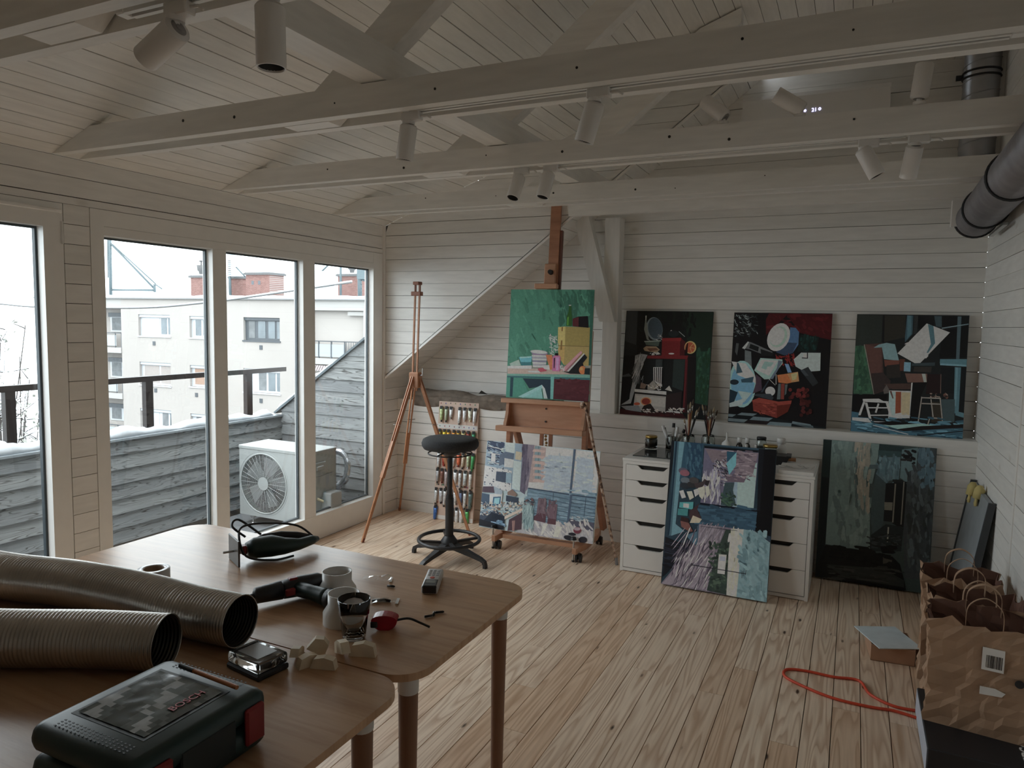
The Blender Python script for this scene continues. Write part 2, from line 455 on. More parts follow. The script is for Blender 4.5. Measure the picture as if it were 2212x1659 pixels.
# ---- triangular dormer cheek standing over the main roof slope
cheek = struct(MB().prism([(XL,YA+.013,1.08),(RX,YA+.013,3.09),(RX,YA+.013,3.165),(XL,YA+.013,ZE)], (0,0,0), (0,.02,0)).build('wall_cheek', GAPDARK))
z = 1.07
while z < 3.16:
    z1 = z + 0.09; g = gap()
    def left(zz): return XL if zz <= ZE else XL + (zz - ZE)/CS
    a0, a1 = left(z), left(z1 - g); b0, b1 = min(RX, xs(z)), min(RX, xs(z1 - g))
    if b1 > a1: yboard(cheek, [(a0, z), (max(b0, a0 + .001), z), (b1, z1 - g), (a1, z1 - g)], YA)
    z = z1
struct(MB().beam((XL, YA-.002, zs(XL)-.004), (RX, YA-.002, zs(RX)-.004), 0.012, 0.016).build('trim_2', TRIMW))
# ---- soffit between cheek and gable, boards running front to back
soff = struct(MB().prism([(XL,YA+.014,zs(XL)+.014),(RX,YA+.014,zs(RX)+.014),(RX,YA+.014,zs(RX)+.03),(XL,YA+.014,zs(XL)+.03)], (0,0,0), (0,YB-YA,0)).build('ceiling_slope', GAPDARK))
L = math.hypot(1, SS); nrm = Vector((SS, 0, -1)).normalized(); s = 0.0
tot = (RX - XL)*L
while s < tot:
    s1 = min(s + 0.09, tot) - gap(); xa, xb = XL + s/L, XL + s1/L
    MB().prism([(xa,YA,zs(xa)),(xb,YA,zs(xb)),(xb,YB,zs(xb)),(xa,YB,zs(xa))], (0,0,0), tuple(-nrm*0.012)).build('board', WHITE_Y, soff)
    s += 0.09
# ---- dormer ceiling and the flatter ceiling right of the ridge
ceil = struct(MB().prism([(XL,YN,ZE+.014),(RX,YN,RZ+.014),(RX,YN,RZ+.05),(XL,YN,ZE+.05)], (0,0,0), (0,YA-YN+.03,0)).build('ceiling', GAPDARK))
L = math.hypot(1, CS); tot = (RX - XL)*L; s = 0.0; up = Vector((-CS, 0, 1)).normalized()*0.012
while s < tot - .005:
    g = rnd.choice((0.0025, 0.0035, 0.005))
    s1 = min(s + 0.0815, tot) - g; xa, xb = XL + s/L, XL + s1/L
    ys = [YN, rnd.uniform(0.4, 3.6), YA + .005] if rnd.random() < 0.6 else [YN, YA + .005]
    for ya, yb in zip(ys, ys[1:]):
        dz = rnd.uniform(0, 0.0015)
        MB().prism([(xa,ya,zc(xa)+dz),(xb,ya,zc(xb)+dz),(xb,yb-.001,zc(xb)+dz),(xa,yb-.001,zc(xa)+dz)], (0,0,0), tuple(up)).build('board', CEIL, ceil)
    s += 0.0815
ceil2 = struct(MB().prism([(RX,YN,RZ+.014),(XR,YN,RZ-.128+.014),(XR,YN,RZ),(RX,YN,RZ+.05)], (0,0,0), (0,YB-YN+.02,0)).build('ceiling_right', GAPDARK))
xx = RX
while xx < XR - .01:
    xb = min(xx + 0.0875, XR) - 0.003; f = lambda q: RZ - 0.1*(q - RX)
    MB().prism([(xx,YN,f(xx)),(xb,YN,f(xb)),(xb,YB,f(xb)),(xx,YB,f(xx))], (0,0,0), (0,0,.012)).build('board', CEIL, ceil2)
    xx += 0.0875
# ---- right wall
wr = struct(MB().box(XR+.012, YN, 0, XR+.06, YB+.07, 3.2).build('wall_right', GAPDARK))
z = 0.893 - 0.045 - PB*10
rj = random.Random(5)
while z < 3.05:
    z0, z1 = max(z, 0), min(z + PB - rnd.choice((.0012, .002, .003)), 3.05)
    if z1 > 0.01:
        for ya, yb, off in ((YN, 3.665, .02), (3.70, YB, 0)):
            o2 = off if ya < 0 else 0
            xboard(wr, [(ya, z0 + o2), (yb, z0 + o2), (yb, z1 + o2), (ya, z1 + o2)], XR, 0.011)
    z += PB
struct(MB().box(XR-.004, 3.665, 0, XR+.01, 3.70, 3.05).build('trim_3', TRIMW))
# ---- wall behind the viewer
wn = struct(MB().box(XL, YN-.05, 0, XR, YN-.013, 3.2).build('wall_front', GAPDARK))
z = 0.0
while z < 3.1:
    xa = XL if z < ZE - .09 else XL + (z + .09 - ZE)/CS
    xb = XR
    if xa < RX: MB().prism([(xa, YN, z), (xb, YN, z), (xb, YN, min(z + .087, 3.04)), (xa, YN, z + .087)], (0,0,0), (0,-.012,0)).build('board', WHITE, wn)
    z += 0.09

# ---- window wall: solid parts
XO = -3.335
wl = struct(MB().box(XO, YN, 2.013, XL-.012, YK, 2.26).box(XO, YN, 0, XL-.012, .975, 2.013).box(XO, 2.095, 0, XL-.012, 2.222, 2.013)
            .box(XO, 4.52, 0, XL-.012, YB, ZE).build('wall_left', GAPDARK))
for za, zb in ((2.139, ZE), (2.051, 2.138), (2.0145, 2.0485)):
    xboard(wl, [(YN, za), (YA-.002, za), (YA-.002, zb - .002), (YN, zb - .002)], XL)
z = 2.0128
while z > 0:
    z0 = max(z - .09, 0)
    xboard(wl, [(2.1, z0 + .0028), (2.2215, z0 + .0028), (2.2215, z), (2.1, z)], XL)
    xboard(wl, [(YN, z0 + .0028), (.97, z0 + .0028), (.97, z), (YN, z)], XL)
    z -= 0.09
z = 0.893
while z > 0:
    z0 = max(z - .09, 0)
    xboard(wl, [(YA, z0), (YK, z0), (YK, z - .003), (YA, z - .003)], XL); z -= .09
z = 0.893
while z < 1.42:
    z1 = z + .088
    ya = YA + max(0, (z - 1.07))*0
    if z < 1.07: xboard(wl, [(YA, z), (YB, z), (YB, min(z1, 1.075)), (YA, min(z1, 1.075))], XL)
    z += .09
struct(MB().bbox(XL-.012, YA-.026, 0, XL+.012, YA-.001, ZE, .002).build('trim_4', TRIMW))

# ---- three-light window
def sash_frame(b, y0, y1, z0, z1, x0, x1, w, mi=0):
    b.box(x0, y0, z0, x1, y0+w, z1, mi).box(x0, y1-w, z0, x1, y1, z1, mi).box(x0, y0+w, z0, x1, y1-w, z0+w, mi).box(x0, y0+w, z1-w, x1, y1-w, z1, mi)
win = struct(MB().box(XO, 2.224, 0, XL+.002, 2.291, 2.012).box(XO, 4.419, 0, XL+.002, 4.532, 2.012)
             .box(XO, 2.291, 1.935, XL+.001, 4.419, 2.012).box(XO, 2.291, 1.893, XL+.002, 4.419, 1.934)
             .box(XO, 2.291, 0.0, XL+.002, 4.419, .128).box(XO, 2.291, .1285, XL+.0025, 4.419, .17).build('window_1', FRAMEW))
struct(win)
SEAL = simple('glazing_seal', (0.05, 0.065, 0.075), 0.5)
for ya, yb in ((2.934, 3.03), (3.664, 3.776)):
    MB().bbox(XO, ya, .17, XL+.002, yb, 1.893, .002).build('mullion', FRAMEW, win)
for ya, yb in ((2.291, 2.934), (3.03, 3.664), (3.776, 4.419)):
    b = MB(); sash_frame(b, ya, yb, .17, 1.893, XO, -3.296, .0035); b.build('sash', FRAMEW, win)
    b = MB(); sash_frame(b, ya+.0035, yb-.0035, .1735, 1.8895, -3.320, -3.303, .010); b.build('seal', SEAL, win)
    MB().box(-3.302, ya+.004, .174, -3.300, yb-.004, 1.889).build('pane', GLASS, win)
# ---- balcony door at the left edge
door = MB()
sash_frame(door, .975, 2.095, 0.0, 2.012, XO, XL+.001, .05)
door = struct(door.build('door_1', FRAMEW))
b = MB(); sash_frame(b, 1.02, 2.072, .03, 1.975, XO+.01, XL+.016, .075); b.bbox(XL+.004, 1.0, 1.965, XL+.02, 2.085, 1.985, .006); b.build('door_leaf', FRAMEW, door)
b = MB(); sash_frame(b, 1.095, 1.997, .105, 1.9, -3.31, -3.29, .010); b.build('seal', SEAL, door)
MB().box(-3.302, 1.1, .11, -3.300, 1.992, 1.895).build('pane', GLASS, door)
b = MB(); b.cyl((XL+.02, 2.078, 1.83), (XL+.02, 2.078, 1.93), .006, n=10).cyl((XL+.02, 2.078, .25), (XL+.02, 2.078, .35), .006, n=10); b.build('hinge', WHITEP, door)

# ---- roof timbers
TY = (1.125, 2.055, 2.995, 3.945)
tp = [(XL, ZE), (XR, ZE), (XR, 2.318), (XL + .095/CS, 2.318)]
NAILH = simple('bolt_hole', (0.03, 0.028, 0.025), 0.8)
for i, y0 in enumerate(TY):
    t = empty('tie_beam', (0, y0, ZE)); struct(t)
    for ya in (y0, y0 + .125):
        pl = MB().prism([(p[0], ya - y0, p[1] - ZE) for p in tp], (0,0,0), (0,.04,0)).build('plank', TIMBER, t)
        pl.location = (0, 0, 0)
        if ya == y0:
            b = MB()
            for xh in [-2.5 + q*0.42 + rnd.uniform(-.1, .1) for q in range(7)]:
                zz = rnd.uniform(.03, .07); rr = rnd.choice((.003, .004, .006))
                b.cyl((xh, -.0012, zz), (xh, .004, zz), rr, n=10)
            b.build('nail_hole', NAILH, t)
    rf = struct(MB().prism([(x_, y0+.046, z_) for x_, z_ in ((-1.956, 2.2235), (-1.751, 2.2235), (RX, 3.089), (RX, 3.163), (-.83, 3.09))], (0,0,0), (0,.072,0)).build('rafter', TIMBER))
t = struct(MB().box(-1.75, 4.50, ZE-.002, XR, 4.545, 2.322).box(-1.75, 4.545, ZE+.012, XR, 4.60, 2.322).build('tie_beam', TIMBER))
pur = struct(MB().box(-1.575, YN, 2.3225, -1.47, YA, 2.432).build('purlin', painted_wood('white_painted_timber_y', (0.87, 0.855, 0.82), 0.38, 1, 0.1)))
MB().box(-1.545, 3.52, 2.3215, -1.505, 3.60, 2.33).build('mortise', NAILH, pur)
# post on the ledge and its slanting brace
post = struct(MB().bbox(-1.587, 4.778, .893, -1.478, 4.88, 2.24, .003).build('post', painted_wood('white_painted_timber_z', (0.87, 0.855, 0.82), 0.5, 2, 0.1)))
struct(MB().hexa([(-1.583,4.70,1.53),(-1.475,4.70,1.53),(-1.475,4.777,1.53),(-1.583,4.777,1.53),(-1.86,4.70,2.5),(-1.755,4.70,2.5),(-1.755,4.777,2.5),(-1.86,4.777,2.5)]).build('brace', MATS['white_painted_timber_z']))
# ================================================================== OUTSIDE THE WINDOW
WOOD = weathered('weathered_board')
struct(MB().box(-70,-50,-9.2,-3.7,90,-9).build('ground', SNOW))
PAVE = simple('terrace_paver', (0.20, 0.21, 0.22), 0.7, var=0.15, scale=6)
ter = struct(MB().box(-4.36, -2.2, -.30, XO, 4.62, -.022).build('terrace', GAPDARK))
for i in range(3):
    for j in range(18):
        MB().bbox(-4.24 + i*.302, -2.0 + j*.362, -.03, -4.24 + i*.302 + .298, -2.0 + j*.362 + .358, -.008, .003).build('paver', PAVE, ter)
struct(MB().box(-4.32, -2.2, -9.2, XO-.02, 5.6, -.31).build('building_wall', simple('house_plaster', (0.6, 0.58, 0.55), 0.8)))
# parapet of lapped boards
XP, YC = -4.26, 4.52
par = struct(MB().box(XP-.09, -2.2, -.3, XP-.016, 4.62, .70).build('parapet', GAPDARK))
MB().box(XP-.03, -2.1, -.03, XP-.004, YC, .028).build('base_strip', simple('parapet_base', (0.16, 0.145, 0.13), 0.8), par)
z = .03
for k in range(7):
    z1 = min(z + .108, .702)
    for ya, yb in ((-2.1, rnd.uniform(.5, 2.4)), (None, YC)):
        ya = last if ya is None else ya
        MB().hexa([(XP-.016,ya,z),(XP+.010,ya,z),(XP+.010,yb-.002,z),(XP-.016,yb-.002,z),(XP-.016,ya,z1),(XP-.006,ya,z1),(XP-.006,yb-.002,z1),(XP-.016,yb-.002,z1)]).build('board', WOOD, par)
        last = yb
    z += .0975
MET = simple('zinc_flashing', (0.30, 0.33, 0.35), 0.4, 0.3, var=0.05)
MB().box(XP-.11, -2.2, .702, XP+.018, YC-.002, .716).build('flashing', MET, par)
# cheek of lapped boards closing the terrace
def ztop(x): return .735 + .70*(x + 4.3)
chk = struct(MB().prism([(XP,YC+.014,-.3),(XO,YC+.014,-.3),(XO,YC+.014,ztop(XO)),(XP,YC+.014,ztop(XP))], (0,0,0), (0,.08,0)).build('terrace_cheek', GAPDARK))
z = -.02
while z < 1.40:
    z1 = z + .105
    x0 = max(XP, -4.3 + (z - .735)/.70); x1 = max(XP, -4.3 + (z1 - .735)/.70)
    if x1 < XO - .02:
        MB().hexa([(x0,YC-.010,z),(XO-.002,YC-.010,z),(XO-.002,YC+.014,z),(x0,YC+.014,z),(x1,YC+.004,z1),(XO-.002,YC+.004,z1),(XO-.002,YC+.014,z1),(x1,YC+.014,z1)]).build('board', WOOD, chk)
    z += .096
DKM = simple('dark_flashing', (0.10, 0.12, 0.13), 0.45, 0.4)
MB().beam((XP-.06, YC+.02, ztop(XP-.06)+.006), (XO, YC+.02, ztop(XO)+.006), .09, .016).build('flashing', DKM, chk)
def snow_strip(name, a, b, w, h, n, seed, label):
    r2 = random.Random(seed); a = Vector(a); b = Vector(b); m = MB(); d = (b - a); sd = d.cross(Vector((0,0,1))).normalized()
    q = 9; vs = []; off = [r2.uniform(0, 9) for _ in range(3)]
    for i in range(n+1):
        p = a + d*(i/n); hh = h*(0.75 + .25*math.sin(i*.37 + off[0]) + .16*math.sin(i*1.1 + off[1])); ww = w*(1 + .1*math.sin(i*.8 + off[2]))
        if i in (0, n): hh *= .25
        for k in range(q):
            an = PI*k/(q-1); jit = r2.uniform(-.004, .004)
            vs.append(p + sd*(-math.cos(an)*ww/2) + Vector((0,0,hh*math.sin(an)**.7 + (jit if 0 < k < q-1 else 0))))
    fs = [(i*q+k, i*q+k+1, (i+1)*q+k+1, (i+1)*q+k) for i in range(n) for k in range(q-1)]
    fs += [tuple(range(q)), tuple(range(n*q+q-1, n*q-1, -1))] + [(i*q, (i+1)*q, (i+1)*q+q-1, i*q+q-1) for i in range(n)]
    m._add(vs, fs, 0, True); o = m.build(name, SNOW); return tag(o, label, 'snow')
snow_strip('snow_ridge', (XP-.065, -2.1, .716), (XP-.065, 4.44, .716), .105, .062, 150, 1, 'long ridge of snow lying on the terrace parapet under the dark rail')
snow_strip('snow_ridge.001', (-4.29, YC+.03, ztop(-4.29)+.018), (-3.72, YC+.03, ztop(-3.72)+.018), .10, .05, 26, 2, 'short bank of snow lying on the sloping top of the terrace cheek')
RAIL = simple('dark_brown_steel', (0.022, 0.015, 0.013), 0.45, 0.3)
rl = empty('terrace_rail', (XP-.06, 2.4, .716), 0, 'dark brown steel rail standing on the snowy terrace parapet', 'railing')
MB().box(-.022, -4.5, .352, .022, 2.22, .388).build('handrail', RAIL, rl)
for yy in (-2.2, -1.3, -.4, .5, 1.4, 2.43, 3.32, 4.215):
    b = MB(); b.box(-.02, yy-2.4-.028, 0.0, .02, yy-2.4+.028, .352).box(-.03, yy-2.4-.045, -.001, .03, yy-2.4+.045, .006); b.build('rail_post', RAIL, rl)

# ---- outdoor unit of the air conditioner
ACW = simple('ac_casing', (0.42, 0.44, 0.43), 0.4, var=0.02)
ax0, ax1, ay0, ay1, az0, az1 = -4.04, -3.385, 3.85, 4.14, .066, .578
ac = empty('outdoor_unit', ((ax0+ax1)/2, (ay0+ay1)/2, -.008), 0, 'white outdoor air conditioner unit with round fan grille on the terrace', 'air conditioner')
def A(o): o.location = (-(ax0+ax1)/2, -(ay0+ay1)/2, .008); return o
fc = px(569, 1045, 1, ay0); fr = (px(569, 981, 1, ay0) - fc).z
b = MB()
# front panel with a round opening
N = 48; ring = [(fc.x + fr*math.cos(2*PI*k/N), fc.z + fr*math.sin(2*PI*k/N)) for k in range(N)]
def edge_pt(k):
    an = 2*PI*k/N; c, s_ = math.cos(an), math.sin(an); tx = ((ax1 if c > 0 else ax0) - fc.x)/c if abs(c) > 1e-6 else 9e9; tz = ((az1 if s_ > 0 else az0) - fc.z)/s_ if abs(s_) > 1e-6 else 9e9
    t_ = min(abs(tx), abs(tz)); return (fc.x + c*t_, fc.z + s_*t_)
vs = []
for k in range(N):
    e = edge_pt(k); vs += [(ring[k][0], ay0, ring[k][1]), (e[0], ay0, e[1])]
fs = [(2*k, 2*k+1, (2*k+3) % (2*N), (2*k+2) % (2*N)) for k in range(N)]
b._add(vs, fs)
for cx, cz in ((ax0, az0), (ax1, az0), (ax0, az1), (ax1, az1)):   # corners of the panel
    ks = sorted(range(N), key=lambda k: (edge_pt(k)[0]-cx)**2 + (edge_pt(k)[1]-cz)**2)[:2]
    p, q = edge_pt(ks[0]), edge_pt(ks[1]); b._add([(p[0], ay0, p[1]), (q[0], ay0, q[1]), (cx, ay0, cz)], [(0, 1, 2)])
b.box(ax0, ay0+.002, az0, ax0+.004, ay1, az1).box(ax1-.004, ay0+.002, az0, ax1, ay1, az1).box(ax0, ay1-.004, az0, ax1, ay1, az1).box(ax0, ay0+.002, az0, ax1, ay1, az0+.004)
A(b.build('casing', ACW, ac))
b = MB(); b.bbox(ax0-.004, ay0-.005, az1-.022, ax1+.004, ay1+.004, az1+.004, .004); A(b.build('lid', ACW, ac))
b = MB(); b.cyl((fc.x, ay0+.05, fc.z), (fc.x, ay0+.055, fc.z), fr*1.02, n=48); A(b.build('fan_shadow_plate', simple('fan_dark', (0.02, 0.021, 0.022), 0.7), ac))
b = MB()
for q in range(5):
    an = q*2*PI/5; c, s_ = math.cos(an), math.sin(an)
    b.hexa([(fc.x + c*.03 - s_*.03, ay0+.025, fc.z + s_*.03 + c*.03), (fc.x + c*.03 + s_*.03, ay0+.04, fc.z + s_*.03 - c*.03), (fc.x + c*.18 + s_*.06, ay0+.045, fc.z + s_*.18 - c*.06), (fc.x + c*.18 - s_*.07, ay0+.02, fc.z + s_*.18 + c*.07),
            (fc.x + c*.03 - s_*.03, ay0+.028, fc.z + s_*.03 + c*.03), (fc.x + c*.03 + s_*.03, ay0+.043, fc.z + s_*.03 - c*.03), (fc.x + c*.18 + s_*.06, ay0+.048, fc.z + s_*.18 - c*.06), (fc.x + c*.18 - s_*.07, ay0+.023, fc.z + s_*.18 + c*.07)])
A(b.build('fan_blade', simple('fan_blade_grey', (0.3, 0.31, 0.31), 0.5), ac))
b = MB()
for q in range(19):
    r_ = fr*(.27 + .715*q/18)
    b.tube([(fc.x + r_*math.cos(2*PI*k/40), ay0+.002, fc.z + r_*math.sin(2*PI*k/40)) for k in range(40)], .0016, n=4, closed=True)
for q in range(36):
    an = 2*PI*q/36; r0 = fr*(.22 if q % 2 == 0 else .62)
    b.tube([(fc.x + r_*math.cos(an), ay0-.001, fc.z + r_*math.sin(an)) for r_ in (r0, fr*.99)], .0018, n=4)
b.tube([(fc.x + fr*1.005*math.cos(2*PI*k/48), ay0-.001, fc.z + fr*1.005*math.sin(2*PI*k/48)) for k in range(48)], .006, n=6, closed=True)
A(b.build('fan_grille', ACW, ac))
b = MB(); b.cyl((fc.x, ay0-.004, fc.z), (fc.x, ay0+.03, fc.z), fr*.225, n=28); A(b.build('fan_hub', ACW, ac))
b = MB(); b.tube([(fc.x + fr*1.09*math.cos(2*PI*k/48), ay0-.0005, fc.z + fr*1.09*math.sin(2*PI*k/48)) for k in range(48)], .0012, n=4, closed=True); A(b.build('grille_rim', simple('casing_line', (0.45, 0.47, 0.47), .5), ac))
lx = px(640, 1000, 1, ay0)
b = MB(); b.bbox(lx.x-.012, ay0-.003, lx.z-.13, lx.x+.13, ay0, lx.z+.035, .0025); A(b.build('badge_panel', ACW, ac))
o = b = MB(); b.prism([(lx.x+.035+.026*math.cos(q*PI/10), ay0-.0042, lx.z+.006+.017*math.sin(q*PI/10)) for q in range(11)], (0,0,0), (0,.001,0)); A(b.build('red_cap', simple('logo_red', (0.45, 0.10, 0.06), .5), ac))
b = MB(); b.prism([(lx.x+.035+.026*math.cos(PI+q*PI/10), ay0-.0042, lx.z-.012+.018*math.sin(PI+q*PI/10)) for q in range(11)], (0,0,0), (0,.001,0)); A(b.build('blue_wave', simple('logo_blue', (0.15, 0.33, 0.42), .5), ac))
A(writing('Com', .017, simple('logo_ink', (0.08, 0.10, 0.22), .5), frame_m((lx.x+.024, ay0-.0045, lx.z-.003), (1,0,0), (0,0,1)), ac))
A(writing('DC INVERTER', .007, MATS['logo_ink'], frame_m((lx.x+.03, ay0-.0035, lx.z-.060), (1,0,0), (0,0,1)), ac))
for fx in (ax0+.10, ax1-.08):
    for fy in (ay0+.03, ay1-.04):
        b = MB(); b.cyl((fx, fy, .045), (fx, fy, .066), .020, .024, n=14).cyl((fx, fy, .004), (fx, fy, .05), .006, n=10).cyl((fx, fy, -.008), (fx, fy, .008), .026, .012, n=14); A(b.build('foot', STEEL, ac))
b = MB(); b.bbox(ax1-.001, ay0+.03, .40, ax1+.012, ay0+.17, .50, .006).bbox(ax1-.001, ay0+.02, .24, ax1+.010, ay1-.03, .40, .004).bbox(ax1+.01, ay0+.06, .44, ax1+.022, ay0+.14, .475, .006); A(b.build('handle_cover', ACW, ac))
b = MB(); b.cyl((ax1+.005, ay0+.08, .24), (ax1+.045, ay0+.10, .22), .010, n=10).cyl((ax1+.005, ay0+.15, .25), (ax1+.045, ay0+.16, .23), .008, n=10); A(b.build('valve', simple('brass', (0.5, 0.42, 0.28), .35, .9), ac))
# foil wrapped pipes and the small drain box
FOIL = simple('crinkled_foil', (0.55, 0.57, 0.60), 0.25, 0.85, var=.15, scale=40, bump=1.0, bscale=45)
pts = [(712, 972), (735, 975), (747, 988), (753, 1005), (750, 1025), (738, 1043), (722, 1052), (706, 1046), (696, 1038)]
def spl(P, n=6):
    P = [Vector(p) for p in P]; out = []
    for i in range(len(P)-1):
        p0, p1, p2, p3 = P[max(i-1, 0)], P[i], P[i+1], P[min(i+2, len(P)-1)]
        for k in range(n):
            t_ = k/n; out.append(.5*((2*p1) + (p2-p0)*t_ + (2*p0-5*p1+4*p2-p3)*t_*t_ + (3*p1-p0-3*p2+p3)*t_**3))
    return out + [P[-1]]
C_ = [px(u, v, 1, 4.30) for u, v in pts]
pp = spl(C_); r2 = random.Random(4)
pipe = MB().tube(pp, [.019 + r2.uniform(-.003, .004) for _ in pp], n=10).build('foil_pipe', FOIL)
tag(pipe, 'thick foil wrapped pipe looping behind the outdoor unit on the terrace', 'pipe')
pp = spl([px(u, v, 1, 4.34) for u, v in ((716, 975), (742, 985), (748, 1008), (744, 1030), (733, 1055), (722, 1078))])
pipe = MB().tube(pp, [.013 + r2.uniform(-.002, .003) for _ in pp], n=8).build('foil_pipe', FOIL)
tag(pipe, 'thinner foil wrapped pipe hanging straight down behind the outdoor unit', 'pipe')
d0 = px(686, 1062, 1, 3.98); d1 = px(716, 1108, 1, 3.98)
o = MB().bbox(d0.x, 3.98, -.008, d1.x, 4.10, d0.z, .012, n=2).build('drain_box', ACW); tag(o, 'small white plastic drain box on the terrace beside the outdoor unit', 'box')
p0 = px(735, 1045, 1, 4.46)
o = MB().tube(spl([(p0.x-.02, 4.505, p0.z), (p0.x, 4.45, p0.z+.01), (p0.x+.05, 4.45, p0.z+.02), (p0.x+.08, 4.44, p0.z+.05), (p0.x+.06, 4.45, p0.z+.07)]), .017, n=10).build('pipe_stub', simple('grey_lagging', (0.25, 0.24, 0.24), .8)); tag(o, 'grey lagged pipe stub curling out of the weathered terrace boards', 'pipe')

# ---- apartment block across the street
dv = Vector(R_WC.T @ np.array([(-2600 - 1106)/FPX, (606 - 829.5)/FPX, 1.0])); dv.z = 0; dv.normalize()
S_ = -dv; NB = Vector((S_.y, -S_.x, 0)); NB = NB if NB.dot(Vector((0,0,1)) ) == 0 and NB.y < 0 else -NB
PB0 = Vector((-33.5, 29.5, 0.0))
bl = empty('apartment_block', (PB0.x, PB0.y, -9.0), 0, 'cream plastered apartment block with snowy flat roof across the street', 'building')
bl.rotation_euler = (0, 0, math.atan2(S_.y, S_.x)); BM = Matrix.LocRotScale(bl.location, bl.rotation_euler.to_quaternion(), None).inverted()
def bp(u, v, back=0.0):
    """photo pixel -> (along facade, height) on the facade plane or one set back behind it"""
    p = BM @ pxp(u, v, PB0 - NB*back, NB); return p.x, p.z
def bc(x, y, back=0.0): return bp(200 + x/3.456, 500 + y/3.456, back)
PLA = simple('cream_plaster', (0.375, 0.348, 0.325), 0.9, var=.03, scale=.4)
PLA2 = simple('pale_plaster', (0.38, 0.37, 0.355), 0.9, var=.03, scale=.4)
BWIN = simple('white_window_frame', (0.48, 0.50, 0.52), .4, var=.02)
BDK = simple('dark_window_glass', (0.10, 0.125, 0.14), .12, var=.3, scale=1.2, spec=.8)
BDKF = simple('dark_window_frame', (0.07, 0.08, 0.09), .5)
BLIND = simple('white_blind', (0.48, 0.50, 0.52), .6, var=.02)
BEIGE = simple('beige_blind', (0.33, 0.295, 0.275), .7, var=.05); ORNG = simple('orange_blind', (0.33, 0.22, 0.165), .7, var=.08)
CURT = simple('grey_curtain', (0.17, 0.18, 0.185), .8, var=.2, scale=3)
zr = bc(700, 497)[1]
s0 = bc(212, 640)[0]; s1 = bc(1610, 640)[0]
wins = [  # crop x0, y0, x1, y1, panes as fractions with their fill, frame
    (340, 618, 580, 780, [(.06, .62, BLIND), (.66, .83, BDK), (.88, 1.0, BDK)], BWIN),
    (722, 630, 880, 793, [(.2, .46, BDK), (.56, .84, BDK)], BWIN),
    (1125, 640, 1398, 815, [(.10, .27, CURT), (.36, .56, BDK), (.64, .82, BDK), (.88, .98, BDK)], BDKF),
    (350, 975, 585, 1148, [(.1, .57, BEIGE), (.63, 1., BEIGE)], BWIN),
    (725, 998, 880, 1160, [(.16, .88, ORNG)], BWIN),
    (1125, 1025, 1400, 1205, [(.0, .2, BLIND), (.38, .58, CURT), (.64, .82, BDK), (.87, 1.0, BDK)], BWIN),
    (355, 1325, 590, 1490, [(.05, .55, BLIND), (.66, .84, CURT), (.9, 1.0, BDK)], BWIN),
    (730, 1362, 885, 1520, [(.2, .45, CURT), (.55, .85, CURT)], BWIN),
    (1130, 1395, 1405, 1560, [(.1, .5, BEIGE), (.55, .95, BDK)], BWIN)]
holes = []
for x0, y0, x1, y1, pn, fm in wins:
    a, zt = bc(x0, y0); b_, zb = bc(x1, y1); zt = bc((x0+x1)/2, (y0+y0)/2 + 3)[1]; zb = bc((x0+x1)/2, y1)[1]; holes.append((a, b_, zb, zt))
def holed(name, sa, sb, za, zb, hs, mat_, parent, y=0.0):
    xs_ = sorted({sa, sb, *[h[0] for h in hs], *[h[1] for h in hs]}); zs_ = sorted({za, zb, *[h[2] for h in hs], *[h[3] for h in hs]})
    m = MB()
    for i in range(len(xs_)-1):
        for j in range(len(zs_)-1):
            cx, cz = (xs_[i]+xs_[i+1])/2, (zs_[j]+zs_[j+1])/2
            if any(h[0] < cx < h[1] and h[2] < cz < h[3] for h in hs): continue
            m._add([(xs_[i], y, zs_[j]), (xs_[i+1], y, zs_[j]), (xs_[i+1], y, zs_[j+1]), (xs_[i], y, zs_[j+1])], [(0,1,2,3)])
    for h in hs:
        m._add([(h[0],y,h[2]),(h[1],y,h[2]),(h[1],y,h[3]),(h[0],y,h[3]),(h[0],y+.22,h[2]),(h[1],y+.22,h[2]),(h[1],y+.22,h[3]),(h[0],y+.22,h[3])], [(0,1,5,4),(1,2,6,5),(2,3,7,6),(3,0,4,7)])
    return m.build(name, mat_, parent)
holed('facade', s0, s1, 0.0, zr, holes, PLA, bl)
MB().box(s0, .3, 0, s1 + 9, 12, zr).build('block_body', PLA, bl)
for (x0, y0, x1, y1, pn, fm), (a, b_, za, zb) in zip(wins, holes):
    wd = b_ - a; f_ = MB(); f_.box(a, .16, za, b_, .24, zb).box(a-.06, -.05, za-.08, b_+.06, .1, za)
    f_ = f_.build('window', fm, bl)
    MB().box(a, .06, zb-.16, b_, .17, zb).build('shutter_box', BLIND if fm is BWIN else BDKF, f_)
    for p, q, mm in pn: MB().box(a + wd*p, .145, za + .12, a + wd*q, .17, zb - .2).build('pane', mm, f_)
for x0, y0 in ((460, 835), (1258, 866), (472, 1186), (777, 1220), (1259, 1264)):
    cx, cz = bc(x0, y0); MB().box(cx-.1, -.03, cz-.12, cx+.1, .05, cz+.12).build('wall_vent', BDKF, bl)
